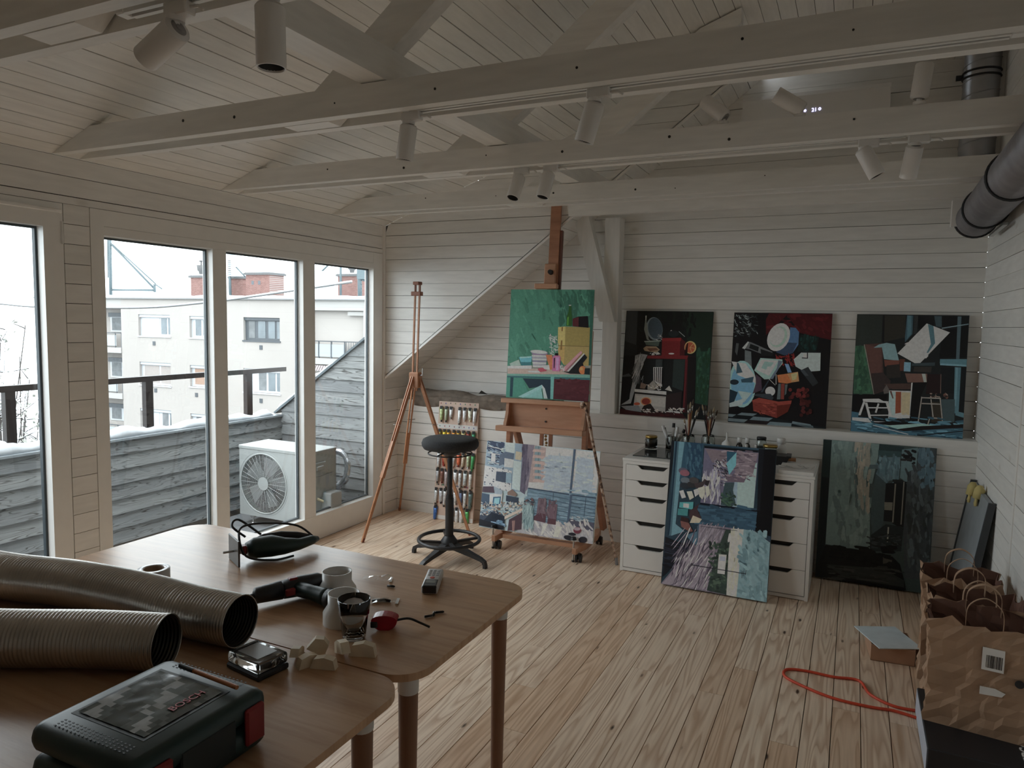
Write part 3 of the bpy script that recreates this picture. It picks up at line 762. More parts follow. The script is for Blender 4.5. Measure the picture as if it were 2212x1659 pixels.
# left stack of loggias
sl = bc(60, 640)[0]; sl0 = sl - 6
MB().box(sl0, 1.3, 0, s0, 1.5, zr).build('loggia_wall', PLA, bl)
MB().box(sl0, 0, bc(150, 565)[1], s0, 1.4, zr).build('loggia_fascia', PLA2, bl)
PANEL = simple('balcony_panel', (0.34, 0.365, 0.375), .5, var=.03)
for k, (yr, yb, ys, wy0, wy1) in enumerate(((755, 865, 905, 612, 750), (1112, 1205, 1245, 945, 1090), (1440, 1530, 1570, 1285, 1410))):
    zrail, zb, zsl = bc(150, yr)[1], bc(150, yb)[1], bc(150, ys)[1]
    MB().box(sl0, -.05, zsl, s0 - .02, 1.3, zb).build('balcony_slab', PLA2, bl)
    r_ = MB().box(sl0, .02, zrail-.05, s0-.03, .06, zrail).box(s0-.08, .02, zb, s0-.03, .06, zrail).box(s0-.6, .02, zb, s0-.56, .06, zrail).build('balcony_rail', BDKF, bl)
    MB().box(sl0, .03, zb+.1, s0-.5, .05, zrail-.15).build('panel', PANEL, r_)
    wa, wt = bc(140, wy0, 1.3); wb = bc(205, wy1, 1.3)[1]
    f_ = MB().box(wa, 1.22, wb, s0+.4, 1.32, wt).build('window', BWIN, bl); MB().box(wa+.15, 1.2, wb+.1, wa+1.0, 1.23, wt-.25).build('pane', CURT, f_)
    MB().box(wa-.1, 1.15, wt-.22, s0, 1.25, wt+.05).build('shutter_box', BDKF, f_)
# right part: recessed loggia with balcony
se = bc(2052, 640)[0]
MB().box(s1, 0, bc(1800, 590)[1], se, 1.6, zr).build('loggia_fascia', PLA2, bl)
MB().box(s1, 1.5, 0, se + .3, 1.7, zr).build('loggia_wall', PLA, bl)
MB().box(se-.25, 0, 0, se, 1.6, bc(1800, 590)[1]).build('loggia_pier', PLA2, bl)
MB().box(bc(1895, 600)[0], .1, bc(1895, 628)[1], se-.25, 1.5, bc(1895, 598)[1]).build('loggia_beam', PLA2, bl)
zrail, zb, zsl = bc(1750, 815)[1], bc(1750, 945)[1], bc(1750, 990)[1]
MB().box(s1, -.3, zsl, se, 1.5, zb).build('balcony_slab', PLA2, bl)
r_ = MB(); r_.box(s1, -.28, zrail-.05, se, -.22, zrail)
for xx in (1712, 1805, 1905): q_ = bc(xx, 880)[0]; r_.box(q_-.03, -.28, zb, q_+.03, -.22, zrail)
q_ = bc(1905, 880)[0]
for k in range(12): r_.box(q_ + .1 + k*.14, -.27, zb, q_+.12 + k*.14, -.25, zrail)
r_ = r_.build('balcony_rail', BDKF, bl)
MB().box(s1, -.26, zb+.08, q_-.05, -.24, zrail-.18).build('panel', PANEL, r_)
wa, wt = bc(1705, 655, 1.4); wb_, wz = bc(1930, 840, 1.4)
f_ = MB().box(wa, 1.42, wz-.6, wb_, 1.52, wt).build('window', BWIN, bl)
for p, q in ((.14, .36), (.50, .74), (.83, .98)): MB().box(wa+(wb_-wa)*p, 1.39, wz-.4, wa+(wb_-wa)*q, 1.43, wt-.45).build('pane', simple('warm_dark_glass', (0.14, 0.10, 0.085), .2, var=.4, scale=.8), f_)
MB().box(s1, 1.3, wz - 3, se, 1.5, zsl - .02).build('loggia_shadow_wall', PLA, bl)
aw = MB(); a_, za_ = bc(1668, 995); b2, zb_ = bc(1842, 1042)
nst = 20
for k in range(nst): aw.hexa([(a_+(b2-a_)*k/nst, -.5, zb_), (a_+(b2-a_)*(k+1)/nst, -.5, zb_), (a_+(b2-a_)*(k+1)/nst, -.48, zb_), (a_+(b2-a_)*k/nst, -.48, zb_), (a_+(b2-a_)*k/nst, -.3, za_), (a_+(b2-a_)*(k+1)/nst, -.3, za_), (a_+(b2-a_)*(k+1)/nst, -.28, za_), (a_+(b2-a_)*k/nst, -.28, za_)], k % 2)
aw.build('striped_awning', [simple('awning_light', (0.36, 0.34, 0.34), .8), simple('awning_dark', (0.12, 0.09, 0.095), .8)], bl)
wa, wt = bc(1705, 1040, 1.2); f_ = MB().box(wa, 1.2, wt-1.6, wa+2.2, 1.32, wt).build('window', BWIN, bl); MB().box(wa+.35, 1.18, wt-1.5, wa+1.9, 1.21, wt-.3).build('pane', BDK, f_)
# snow on the flat roof
m = MB(); r2 = random.Random(9); q = 60; sA, sB = sl0, se + .3
vs = []
for i in range(q+1):
    x_ = sA + (sB - sA)*i/q; h_ = .16 + r2.uniform(-.04, .05)
    vs += [(x_, -.12, zr), (x_, -.10, zr + h_*.8), (x_, .4, zr + h_), (x_, 12, zr + .25), (x_, 12, zr - .05)]
m._add(vs, [(5*i+k, 5*i+5+k, 5*i+6+k, 5*i+1+k) for i in range(q) for k in range(4)], 0, True); m.build('roof_snow', SNOW, bl)
MB().box(sA, -.14, zr-.07, sB, .1, zr).build('roof_edge', simple('roof_edge_grey', (0.2, 0.2, 0.2), .6), bl)
# roof furniture: each chimney, mast and aerial stands on the roof as a thing of its own
def brick_mat():
    t = NT('chimney_brick'); v = t.coords((1, 1, 1), rnd=False)
    mp = t.n('Mapping'); mp.inputs['Rotation'].default_value = (PI/2, 0, 0); t.l(v, mp.inputs[0])
    br = t.n('TexBrick'); br.inputs['Scale'].default_value = 3.6; br.inputs['Color1'].default_value = (0.13, 0.055, 0.045, 1); br.inputs['Color2'].default_value = (0.19, 0.095, 0.08, 1); br.inputs['Mortar'].default_value = (0.26, 0.22, 0.205, 1); br.inputs['Mortar Size'].default_value = .012
    br.inputs['Brick Width'].default_value = .5; br.inputs['Row Height'].default_value = .2; t.l(mp.outputs[0], br.inputs[0]); t.color(br.outputs[0]); t.setb(Roughness=.9); return t.m
BRK = brick_mat(); CAPM = simple('chimney_cap', (0.10, 0.10, 0.10), .8)
ZR = zr - 9.0 + .2
def wpos(u, back): return PB0 - NB*back, None
def chimney(u0, u1, vt, back, label, holes_=False, pot=False):
    a = pxp(u0, vt, PB0 - NB*back, NB); b_ = pxp(u1, vt, PB0 - NB*back, NB); wd = (b_ - a).length; h_ = a.z - ZR
    o = empty('chimney', ((a.x+b_.x)/2 - NB.x*wd*.35, (a.y+b_.y)/2 - NB.y*wd*.35, ZR + .02), math.atan2(S_.y, S_.x), label, 'chimney', 'brick chimneys on the roof across the street')
    MB().box(-wd/2, -wd*.35, 0, wd/2, wd*.35, h_+.15).build('stack', BRK, o)
    MB().box(-wd/2-.1, -wd*.35-.1, h_+.15, wd/2+.1, wd*.35+.1, h_+.27).build('cap', CAPM, o)
    if holes_:
        m = MB()
        for q in (-.26, .02): m.box(wd*q, -wd*.352, h_*.62, wd*(q+.1), -wd*.34, h_*.82)
        m.build('flue_opening', BDKF, o)
    m = MB(); m.bbox(-wd/2-.08, -wd*.35-.08, h_+.27, wd/2+.08, wd*.35+.08, h_+.36, .04, n=2); m.build('snow_cap', SNOW, o)
    if pot:
        m = MB(); m.lathe([(.12, h_+.3), (.16, h_+.55), (.24, h_+.62), (.28, h_+.95), (.05, h_+.97), (.04, h_+1.15), (.2, h_+1.2), (.02, h_+1.26)], 12); m.build('cowl', CAPM, o)
chimney(412, 439, 606, 3.0, 'narrow brick chimney with a metal cowl left of the others on the roof', pot=True)
chimney(497, 525, 608, 4.5, 'brick chimney half hidden behind the white louvred aerial on the roof')
chimney(531, 582, 600, 3.0, 'widest brick chimney with two square flue openings on the roof', holes_=True)
chimney(730, 771, 603, 6.0, 'brick chimney behind the pale roof box at the right end of the roof', pot=True)
GALV = simple('galvanised_steel', (0.10, 0.13, 0.14), .5, .4)
def wpt(u, v, back): return pxp(u, v, PB0 - NB*back, NB)
m = empty('lattice_mast', tuple(wpt(238, 636, 4)), 0, 'tall lattice mast with slanting stays at the left end of the roof', 'mast')
base = wpt(238, 636, 4)
def rel(u, v, back=4): return tuple(wpt(u, v, back) - base)
b = MB(); b.tube([rel(239.5, 640), rel(236.5, 470)], .11, n=6); b.build('pole', GALV, m)
b = MB(); b.tube([rel(233.8, 600), rel(232, 470)], .04, n=5)
for v in range(515, 625, 11): b.tube([rel(236, v), rel(241, v)], .03, n=4)
b.build('rung', GALV, m)
for (u0, v0, u1, v1, r_) in ((240, 527, 333, 623, .07), (243, 528, 336, 613, .045), (337, 615, 350, 624, .045), (241, 626, 333, 627, .07), (333.5, 614, 334, 631, .09)):
    MB().tube([rel(u0, v0), rel(u1, v1)], r_, n=5).build('stay', GALV, m)
PBLUE = simple('pale_blue_panel', (0.38, 0.46, 0.49), .5, var=.05)
base = wpt(500, 640, 4); m = empty('louvred_aerial', tuple(base), 0, 'pale louvred aerial on a dark pole beside the middle chimneys', 'aerial')
b = MB(); b.tube([rel(497.5, 642), rel(495, 560)], .09, n=6); b.build('pole', GALV, m)
for k in range(13):
    v = 545 + k*4.2; MB().beam(rel(492.5, v), rel(505.5, v), .25, .09).build('louvre', PBLUE, m)
MB().tube([rel(510, 577), rel(530, 598)], .05, n=5).build('stay', GALV, m)
base = wpt(700, 627, 7); m = empty('roof_box', tuple(base), 0, 'pale blue equipment box on the snowy roof at the right', 'box')
q0 = Vector(rel(689, 627, 7)); q1 = Vector(rel(714, 586, 7))
MB().beam((q0 + Vector((q1.x, q1.y, q0.z)))/2 + Vector((0,0,0)), (q0 + Vector((q1.x, q1.y, q0.z)))/2 + Vector((0,0,(q1-q0).z)), (q1 - q0).to_2d().length, .7, up=tuple(NB)).build('cabinet', PBLUE, m)
MB().tube([rel(684, 597, 7), rel(716, 566, 7)], .06, n=5).build('stay', GALV, m)
base = wpt(777, 640, 5); m = empty('lattice_mast', tuple(base), 0, 'short lattice mast with dangling cable at the right end of the roof', 'mast')
b = MB(); b.tube([rel(777.5, 640, 5), rel(776, 550, 5)], .13, n=6); b.build('pole', GALV, m)
b = MB()
for v in range(580, 638, 9): b.tube([rel(774, v, 5), rel(782, v-1, 5)], .035, n=4)
b.build('rung', GALV, m); MB().tube(spl([rel(778, 600, 5), rel(786, 606, 5), rel(791, 604, 5)]), .05, n=5).build('arm', GALV, m)
b = MB(); q0 = rel(788, 585, 5); b.box(q0[0]-.35, q0[1]-.3, q0[2]-.5, q0[0]+.35, q0[1]+.3, q0[2]+.5); b.build('antenna_box', GALV, m)
o = MB().tube([wpt(736, 640, 5), wpt(736, 545, 5)], .07, n=6).build('roof_pole', GALV); tag(o, 'thin dark pole in front of the right hand brick chimney', 'pole')
# sagging overhead wires with snow on them
P_ = [px(u, v, 1, 13.0 + k*.0) for k, (u, v) in enumerate(((-300, 630), (0, 657), (70, 663), (228, 666), (340, 664), (450, 653.5), (520, 645), (760, 610)))]
o = MB().tube(spl(P_, 5), .018, n=5).build('overhead_wire', simple('wire_dark', (0.12, 0.12, 0.12), .6)); tag(o, 'thin overhead wire with snow sagging across the facade view', 'wire')
MB().tube([p + Vector((0, 0, .028)) for p in spl(P_, 5)], .02, n=5).build('wire_snow', SNOW, o)
# snowy tree beyond the parapet
def tree(cx, cy, z0, ztop_, rad, seed, label):
    r2 = random.Random(seed); o = empty('snowy_tree', (cx, cy, z0), 0, label, 'tree')
    tk = MB(); H = ztop_ - z0
    tk.tube([(0, 0, 0), (.1, .05, H*.4), (.05, -.1, H*.75)], [.22, .16, .07], n=8); tk.build('trunk', simple('bark', (0.045, 0.038, 0.034), .9), o)
    br = MB(); sn = MB(); lf = MB()
    tips = []
    for k in range(420):
        an = r2.uniform(0, 2*PI); zz = H*(1 - .62*r2.random()**1.2); rr = rad*(.35 + .65*r2.random())*math.sqrt(max(.08, min(1, (H*1.04 - zz)/(H*.25))))
        p1 = Vector((math.cos(an)*rr, math.sin(an)*rr, zz)); p0 = p1*.55 + Vector((0, 0, -H*.05 - rad*.25)); p0.z = max(p0.z, .2)
        mid = (p0 + p1)/2 + Vector((r2.uniform(-.2, .2), r2.uniform(-.2, .2), r2.uniform(-.05, .2)))
        br.tube([p0, mid, p1], [.022, .014, .006], n=4)
        sn.tube([p + Vector((0, 0, .018)) for p in (p0, mid, p1)], [.010, .010, .006], n=4)
        for q in range(4):
            t_ = r2.uniform(.3, 1); b0 = mid.lerp(p1, t_); d = Vector((r2.uniform(-1, 1), r2.uniform(-1, 1), r2.uniform(-.4, .8))).normalized()*r2.uniform(.12, .42)
            br.tube([b0, b0 + d], [.008, .003], n=3); sn.tube([b0 + Vector((0,0,.008)), b0 + d + Vector((0,0,.01))], [.006, .004], n=3); tips.append(b0 + d); tips.append(b0 + d*.5)
    for p in tips:
        for q in range(3):
            c = p + Vector((r2.uniform(-.1, .1), r2.uniform(-.1, .1), r2.uniform(-.12, .04))); u_ = Vector((r2.uniform(-1, 1), r2.uniform(-1, 1), r2.uniform(-.5, .5))).normalized()*r2.uniform(.02, .045); w_ = u_.cross(Vector((r2.uniform(-1, 1), r2.uniform(-1, 1), 1))).normalized()*r2.uniform(.012, .026)
            lf._add([c - u_, c + w_, c + u_, c - w_], [(0, 1, 2, 3)], 0 if c.z < H*.8 and r2.random() < .8 else 1)
    tag(br.build('branches', MATS['bark'], o), kind='stuff'); tag(sn.build('snow_on_branches', SNOW, o), kind='stuff')
    tag(lf.build('foliage', [simple('yellow_green_leaf', (0.16, 0.18, 0.045), .7, var=.3), simple('snowed_leaf', (0.24, 0.25, 0.22), .8, var=.2)], o), kind='stuff')
tree(-11.2, 5.6, -9.0, 1.35, 2.6, 21, 'snow dusted tree with yellow green leaves beyond the terrace rail')
tree(-13.5, 2.6, -9.0, 0.7, 3.0, 22, 'second snow dusted tree at the far left edge beyond the terrace')
# ================================================================== LIGHTS, DUCTS AND AIR CONDITIONER UP IN THE TIMBERS
LAMPW = simple('lamp_white_metal', (0.80, 0.78, 0.75), .45, var=.02)
TRACKW = simple('track_white', (0.80, 0.79, 0.76), .4, var=.02)
DARKIN = simple('lamp_dark_inside', (0.035, 0.033, 0.03), .4)
def track(y0, xa, xb, label):
    yc = y0 + .0825; z0 = 2.228
    t = empty('light_track', ((xa+xb)/2, yc, z0), 0, label, 'track'); h_ = (xb - xa)/2
    b = MB(); b.box(-h_, -.018, 0, h_, -.006, .028).box(-h_, .006, 0, h_, .018, .028).box(-h_, -.006, .022, h_, .006, .028); b.build('rail', TRACKW, t)
    MB().box(-h_, -.0058, .012, h_, .0058, .0218).build('slot', NAILH, t)
    b = MB(); b.bbox(-h_-.03, -.0175, .0005, -h_, .0175, .028, .003).bbox(h_, -.0175, .0005, h_+.05, .0175, .028, .003); b.build('end_feed', TRACKW, t)
track(TY[0], -1.60, .50, 'white light track in the nearest double tie beam')
track(TY[1], -1.415, .30, 'white light track in the second double tie beam')
track(TY[2], -1.32, .13, 'white light track in the third double tie beam')
def spot(p, drop, aim, label, r=.030, L=.118, up=False, spin=0.0):
    """p: stem foot on the track; aim: direction the barrel points"""
    o = empty('track_spotlight', p, 0, label, 'lamp', 'white track spotlights on the tie beams')
    s_ = 1 if up else -1; a = Vector(aim).normalized()
    b = MB()
    if not up: b.bbox(-.022, -.016, -.026, .05, .016, .004, .003).cyl((0,0,-.036), (0,0,-.024), .021, n=18)
    else: b.cyl((0,0,0), (0,0,.012), .021, n=18)
    b.build('adapter', LAMPW, o)
    if not up: MB().tube([(.048, 0, -.01), (.075, 0, -.012), (.09, 0, -.022)], .004, n=6).build('lever', LAMPW, o)
    j = Vector((0, 0, s_*(.03 + drop)))
    MB().cyl((0,0,s_*.01), tuple(j), .0095, n=14).build('stem', LAMPW, o)
    c0 = j - a*.012; c1 = c0 + a*L
    m = frame_m(c0, a.cross(Vector((.3, .5, .8))).normalized(), a.cross(a.cross(Vector((.3, .5, .8)))).normalized())
    m = Matrix.LocRotScale(c0, a.to_track_quat('Z', 'Y'), None)
    b = MB(); b.M = m; b.lathe([(.0001, .0), (r-.004, .0), (r-.004, .004), (r-.001, .004), (r, .006), (r, L-.002), (r-.001, L), (r-.0035, L), (r-.004, L-.004), (r-.006, L-.03)], 28); b.build('barrel', LAMPW, o)
    b = MB(); b.M = m; b.lathe([(r-.004, L-.004), (r*.72, L-.03), (.012, L-.04), (.0001, L-.04)], 24); b.build('reflector', DARKIN, o)
    b = MB(); b.M = m; b.lathe([(.0001, -.0005), (r*.62, -.0005), (r*.62, .0005), (.0001, .0005)], 20).cyl((0, 0, -.003), (0, 0, .002), .008, n=12); b.build('back_plate', simple('lamp_back_grey', (0.3, 0.29, 0.28), .5), o)
    return o
def tp_(u, v, k): p = px(u, v, 2, 2.226); return (p.x, TY[k] + .0825, 2.226)
def aim_px(p0, u0, v0, u1, v1, back):
    """direction between two photo points when the far end lies 'back' metres deeper"""
    a = px(u0, v0, 1, p0[1]); b = px(u1, v1, 1, p0[1] + back); return b - a
p = tp_(415, 30, 0); spot(p, .025, aim_px(p, 425, 60, 362, 118, .0), 'white spotlight on the nearest beam tilted down to the left', r=.0315, L=.125)
p = tp_(595, -30, 0); spot(p, .028, aim_px(p, 596, 15, 598.5, 118, .0), 'white spotlight on the nearest beam hanging straight down with open mouth', r=.0315, L=.13)
p = tp_(880, 245, 1); spot(p, .02, aim_px(p, 882, 270, 874, 332, .0), 'left white spotlight hanging from the second beam above the window end')
p = tp_(1290, 200, 1); spot(p, .02, aim_px(p, 1291, 225, 1270, 295, .0), 'right white spotlight on the second beam slanting down to the left')
p = tp_(1128, 368, 2); spot(p, .015, aim_px(p, 1129, 383, 1114, 431, -.05), 'left one of the close pair of spotlights on the third beam, back plate showing')
p = tp_(1190, 362, 2); spot(p, .012, aim_px(p, 1194, 375, 1180, 425, -.03), 'right one of the close pair of spotlights on the third beam, dark mouth showing')
p = tp_(1868, 305, 2); spot(p, .012, aim_px(p, 1868, 325, 1897, 378, .0), 'white spotlight at the right end of the third beam tilted down to the right')
p = tp_(1976, 298, 2); spot(p, .014, aim_px(p, 1978, 318, 1965, 375, .04), 'white spotlight at the right end of the third beam showing its back plate', )
def up_at(u, v, y): q = px(u, v, 1, y); return (q.x, y, 2.319)
p = up_at(1985, 226, TY[2]+.02); spot(p, .005, aim_px(p, 1984, 215, 1994, 158, .0), 'upright white spotlight standing on top of the third beam beside the metal duct', up=True, L=.12)
p = up_at(1728, 247, TY[2]+.02); spot(p, .002, aim_px(p, 1727, 235, 1688, 212, -.02), 'white spotlight on top of the third beam lying before the indoor air conditioner', up=True, L=.12)
p = up_at(1562, 262, TY[2]+.02); spot(p, .004, aim_px(p, 1562, 252, 1520, 218, .02), 'white spotlight on top of the third beam pointing up to the left', up=True, L=.12)

# ---- indoor unit of the air conditioner on the gable wall
q0 = px(1605, 210, 1, 4.73); q1 = px(1926, 178, 1, 4.73)
W_ = q1.x - q0.x; zt = q0.z
ai = empty('indoor_unit', (q0.x + W_/2, YB, zt - .28), 0, 'white wall air conditioner with glowing temperature digits behind the beams', 'air conditioner')
ACI = simple('ac_indoor_white', (0.80, 0.79, 0.77), .4, var=.01)
prof = [(-.0, 0), (-.12, 0), (-.17, .03), (-.20, .08), (-.20, .25), (-.185, .275), (-.16, .28), (0, .28)]
MB().prism([(-W_/2, y_, z_) for y_, z_ in prof], (0,0,0), (W_, 0, 0)).build('casing', ACI, ai)
MB().hexa([(-W_/2+.03, -.125, -.002), (W_/2-.03, -.125, -.002), (W_/2-.03, -.172, .028), (-W_/2+.03, -.172, .028), (-W_/2+.03, -.122, .004), (W_/2-.03, -.122, .004), (W_/2-.03, -.168, .034), (-W_/2+.03, -.168, .034)]).build('air_flap', ACI, ai)
GLOW = emissive('display_glow', (0.62, 0.60, 1.0), 2.6)
d = px(1762, 237, 1, YB - .2) - Vector(ai.location)
writing('21', .030, GLOW, frame_m((d.x - .008, -.2012, d.z), (1,0,0), (0,0,1)), ai, 'display_digits')
b = MB(); b.tube([(d.x + .022 + .006*math.cos(k*PI/6), -.2012, d.z + .003 + .007*math.sin(k*PI/6)) for k in range(12)], .0015, n=5, closed=True); b.build('degree_mark', GLOW, ai)
e_ = px(1739, 239, 1, YB - .2) - Vector(ai.location)
MB().cyl((e_.x, -.203, e_.z), (e_.x, -.2005, e_.z), .0065, n=14).build('indicator_dot', GLOW, ai)

# ---- spiral ducts at the right wall
DUCT = simple('galvanised_duct', (0.42, 0.43, 0.45), .38, .75, var=.12, scale=9)
BAND = simple('duct_rubber_band', (0.02, 0.02, 0.022), .6)
def ribbed(path, r, pitch, amp, n=28, inner=False):
    """tube whose radius ripples along its length"""
    P = [Vector(p) for p in path]; d = [0]
    for a, b in zip(P, P[1:]): d.append(d[-1] + (b - a).length)
    def at(t):
        for i in range(len(d)-1):
            if t <= d[i+1] or i == len(d)-2: return P[i].lerp(P[i+1], (t - d[i])/max(1e-9, d[i+1]-d[i]))
    k = int(d[-1]/pitch*4); out = [at(d[-1]*i/k) for i in range(k+1)]; rr = [r + amp*(0, 1, 0, -1)[i % 4]*1.0 for i in range(k+1)]
    return out, rr
dv_ = empty('spiral_duct', (.555, 4.745, 2.30), 0, 'upright galvanised spiral duct in the far right corner above the beams', 'duct')
DR = .088; DC = Vector((.552, 4.80, 0))
b = MB(); b.cyl((-.003, .03, 0), (-.003, .03, .85), DR, n=32, caps=False); b.build('pipe', DUCT, dv_)
for k in range(9):
    b = MB(); b.tube([(-.003 + DR*1.004*math.cos(t), .03 + DR*1.004*math.sin(t), .02 + k*.085 + .085*t/(2*PI)) for t in (2*PI*i/28 for i in range(29))], .0035, n=5); b.build('seam', DUCT, dv_)
b = MB(); b.tube([(-.003 + DR*1.02*math.cos(2*PI*i/28), .03 + DR*1.02*math.sin(2*PI*i/28), .63) for i in range(28)], .006, n=6, closed=True).tube([(-.003 + DR*1.02*math.cos(2*PI*i/28), .03 + DR*1.02*math.sin(2*PI*i/28), .60) for i in range(28)], .006, n=6, closed=True).box(-.125, .02, .60, -.085, .04, .625); b.build('clamp', BAND, dv_)
struct(MB().box(XR-.09, YB-.16, 2.30, XR, YB-.06, 3.05).build('trim_5', TRIMW))
# flexible duct running along the right wall towards the viewer
fx = [Vector((.555, 4.63, 2.12)), Vector((.555, 4.50, 2.12)), Vector((.553, 4.2, 2.13)), Vector((.550, 3.7, 2.145)), Vector((.550, 3.1, 2.16)), Vector((.550, 2.4, 2.175)), Vector((.550, 1.4, 2.19))]
fd = empty('flexible_duct', tuple(fx[2]), 0, 'grey ribbed flexible duct hung along the right wall below the beams', 'duct')
pth, rr = ribbed([p - fx[2] for p in spl(fx, 6)], .094, .013, .0022)
b = MB(); b.tube(pth, rr, n=30, caps=True); b.build('hose', simple('grey_flexible_duct', (0.36, 0.35, 0.37), .42, .6, var=.15, scale=10), fd)
for yy in (4.62, 4.28, 3.55):
    c = min(pth, key=lambda p: abs((p + fx[2]).y - yy))
    b = MB(); b.tube([c + Vector((.1*math.cos(2*PI*i/30), 0, .1*math.sin(2*PI*i/30))) for i in range(30)], .0065, n=6, closed=True); b.build('band', BAND, fd)
MB().beam(Vector((.62, 4.55, 2.02)) - fx[2], Vector((.62, 4.15, 2.03)) - fx[2], .02, .012).build('bracket', STEEL, fd)
MB().box(.44, 4.60, 2.08, XR-.001, 4.66, 2.222).build('wall_block', TRIMW)['kind'] = 'structure'
# ================================================================== PAINTINGS
PAINT = vcol('oil_paint', 0.42, 0.08, 70.0, 0.12)
CANV = simple('raw_canvas_edge', (0.72, 0.69, 0.63), .85)
CANVD = simple('dark_canvas_edge', (0.03, 0.03, 0.03), .7)
STRETCH = simple('stretcher_pine', (0.55, 0.38, 0.22), .6)
class Art:
    """a stretched canvas at its real place; its picture is laid out on its own flat face"""
    def __init__(s, name, pt, phi, th, corners, crop, gain, edge, label, thick=.02, group=None):
        ph, t_ = math.radians(phi), math.radians(th); nb = Vector((-math.sin(ph), math.cos(ph), 0))
        s.U = Vector((math.cos(ph), math.sin(ph), 0)); s.V = Vector((0, 0, 1))*math.cos(t_) + nb*math.sin(t_); s.N = s.U.cross(s.V)
        s.pt = Vector(pt); s.crop = crop; s.k = gain; s.r = random.Random(len(label))
        c = [pxp(u, v, s.pt, s.N) for u, v in corners]      # TL TR BR BL
        f = lambda p, d: (p - s.pt).dot(d)
        s.u0 = (f(c[0], s.U) + f(c[3], s.U))/2; s.u1 = (f(c[1], s.U) + f(c[2], s.U))/2
        s.v0 = (f(c[2], s.V) + f(c[3], s.V))/2; s.v1 = (f(c[0], s.V) + f(c[1], s.V))/2
        s.W, s.H = s.u1 - s.u0, s.v1 - s.v0
        o = s.pt + s.U*s.u0 + s.V*s.v0
        m = Matrix.Identity(4)
        for i in range(3): m[i][0] = s.U[i]; m[i][1] = s.V[i]; m[i][2] = s.N[i]; m[i][3] = o[i]
        s.root = empty(name, (0,0,0), 0, label, 'painting', group); s.root.matrix_world = m
        b = MB(); b.bbox(0, 0, -thick, s.W, s.H, -.0005, .002); b.build('canvas', edge, s.root)
        b = MB()
        for q in ((.002,.002,s.W-.002,.04), (.002,s.H-.04,s.W-.002,s.H-.002), (.002,.04,.04,s.H-.04), (s.W-.04,.04,s.W-.002,s.H-.04)): b.box(q[0], q[1], -thick-.004, q[2], q[3], -thick+.001)
        tag(b.build('stretcher', STRETCH, s.root), kind='stuff') if False else b.build('stretcher', STRETCH, s.root)
        s.vs = []; s.fs = []; s.cs = []; s.n = 0
    def uv(s, x, y):
        p = pxp(s.crop[0] + x/s.crop[2], s.crop[1] + y/s.crop[2], s.pt, s.N)
        return (min(max((p - s.pt).dot(s.U) - s.u0, 0), s.W), min(max((p - s.pt).dot(s.V) - s.v0, 0), s.H))
    def col(s, h, j=0.0):
        c = hexc(h); g = 1 + s.r.uniform(-j, j); m = sum(c[:3])/3; return tuple(min(.92, (x*.82 + m*.18)*s.k*.85*g) for x in c[:3]) + (1,)
    def mixc(s, h):
        return s.col(h, .05)
    def _put(s, P, c):
        b = len(s.vs); z = .00003*s.n; s.vs += [(p[0], p[1], z) for p in P]; s.fs.append(tuple(range(b, b+len(P)))); s.cs.append(c); s.n += 1
    def bg(s, h): s._put([(0,0),(s.W,0),(s.W,s.H),(0,s.H)], s.col(h)); return s
    def p(s, h, pts):
        q = [float(x) for x in pts.split()]; s._put([s.uv(q[i], q[i+1]) for i in range(0, len(q), 2)], s.col(h)); return s
    def e(s, h, cx, cy, rx, ry, rot=0, n=22):
        a = math.radians(rot); s._put([s.uv(cx + rx*math.cos(t)*math.cos(a) - ry*math.sin(t)*math.sin(a), cy + rx*math.cos(t)*math.sin(a) + ry*math.sin(t)*math.cos(a)) for t in (2*PI*k/n for k in range(n))], s.col(h)); return s
    def st(s, hs, box, n, ln, wd, ang=0, dang=20):
        """loose brush strokes inside a box of the picture"""
        base = s.n
        for k in range(n):
            x, y = s.r.uniform(box[0], box[2]), s.r.uniform(box[1], box[3]); a = math.radians(ang + s.r.uniform(-dang, dang)); l = ln*s.r.uniform(.5, 1.2)/2; w_ = wd*s.r.uniform(.5, 1.2)/2
            c, d = math.cos(a), math.sin(a)
            P = [s.uv(x + c*l*i - d*w_*j, y + d*l*i + c*w_*j) for i, j in ((-1, -.4), (-.7, -1), (.7, -1), (1, .3), (.6, 1), (-.8, .9))]
            s.n = base + k % 12; s._put(P, s.mixc(s.r.choice(hs)))
        s.n = base + 13; return s
    def ln(s, h, pts, w_):
        q = [float(x) for x in pts.split()]; P = [(q[i], q[i+1]) for i in range(0, len(q), 2)]
        for (x0, y0), (x1, y1) in zip(P, P[1:]):
            L = math.hypot(x1-x0, y1-y0) or 1; nx, ny = -(y1-y0)/L*w_/2, (x1-x0)/L*w_/2
            s._put([s.uv(x0+nx, y0+ny), s.uv(x1+nx, y1+ny), s.uv(x1-nx, y1-ny), s.uv(x0-nx, y0-ny)], s.col(h))
        return s
    def done(s):
        b = MB(); b.v = s.vs; b.f = s.fs; b.mi = [0]*len(s.fs); b.sm = [False]*len(s.fs); b.cm = s.cs
        b.build('painted_picture', PAINT, s.root); return s.root

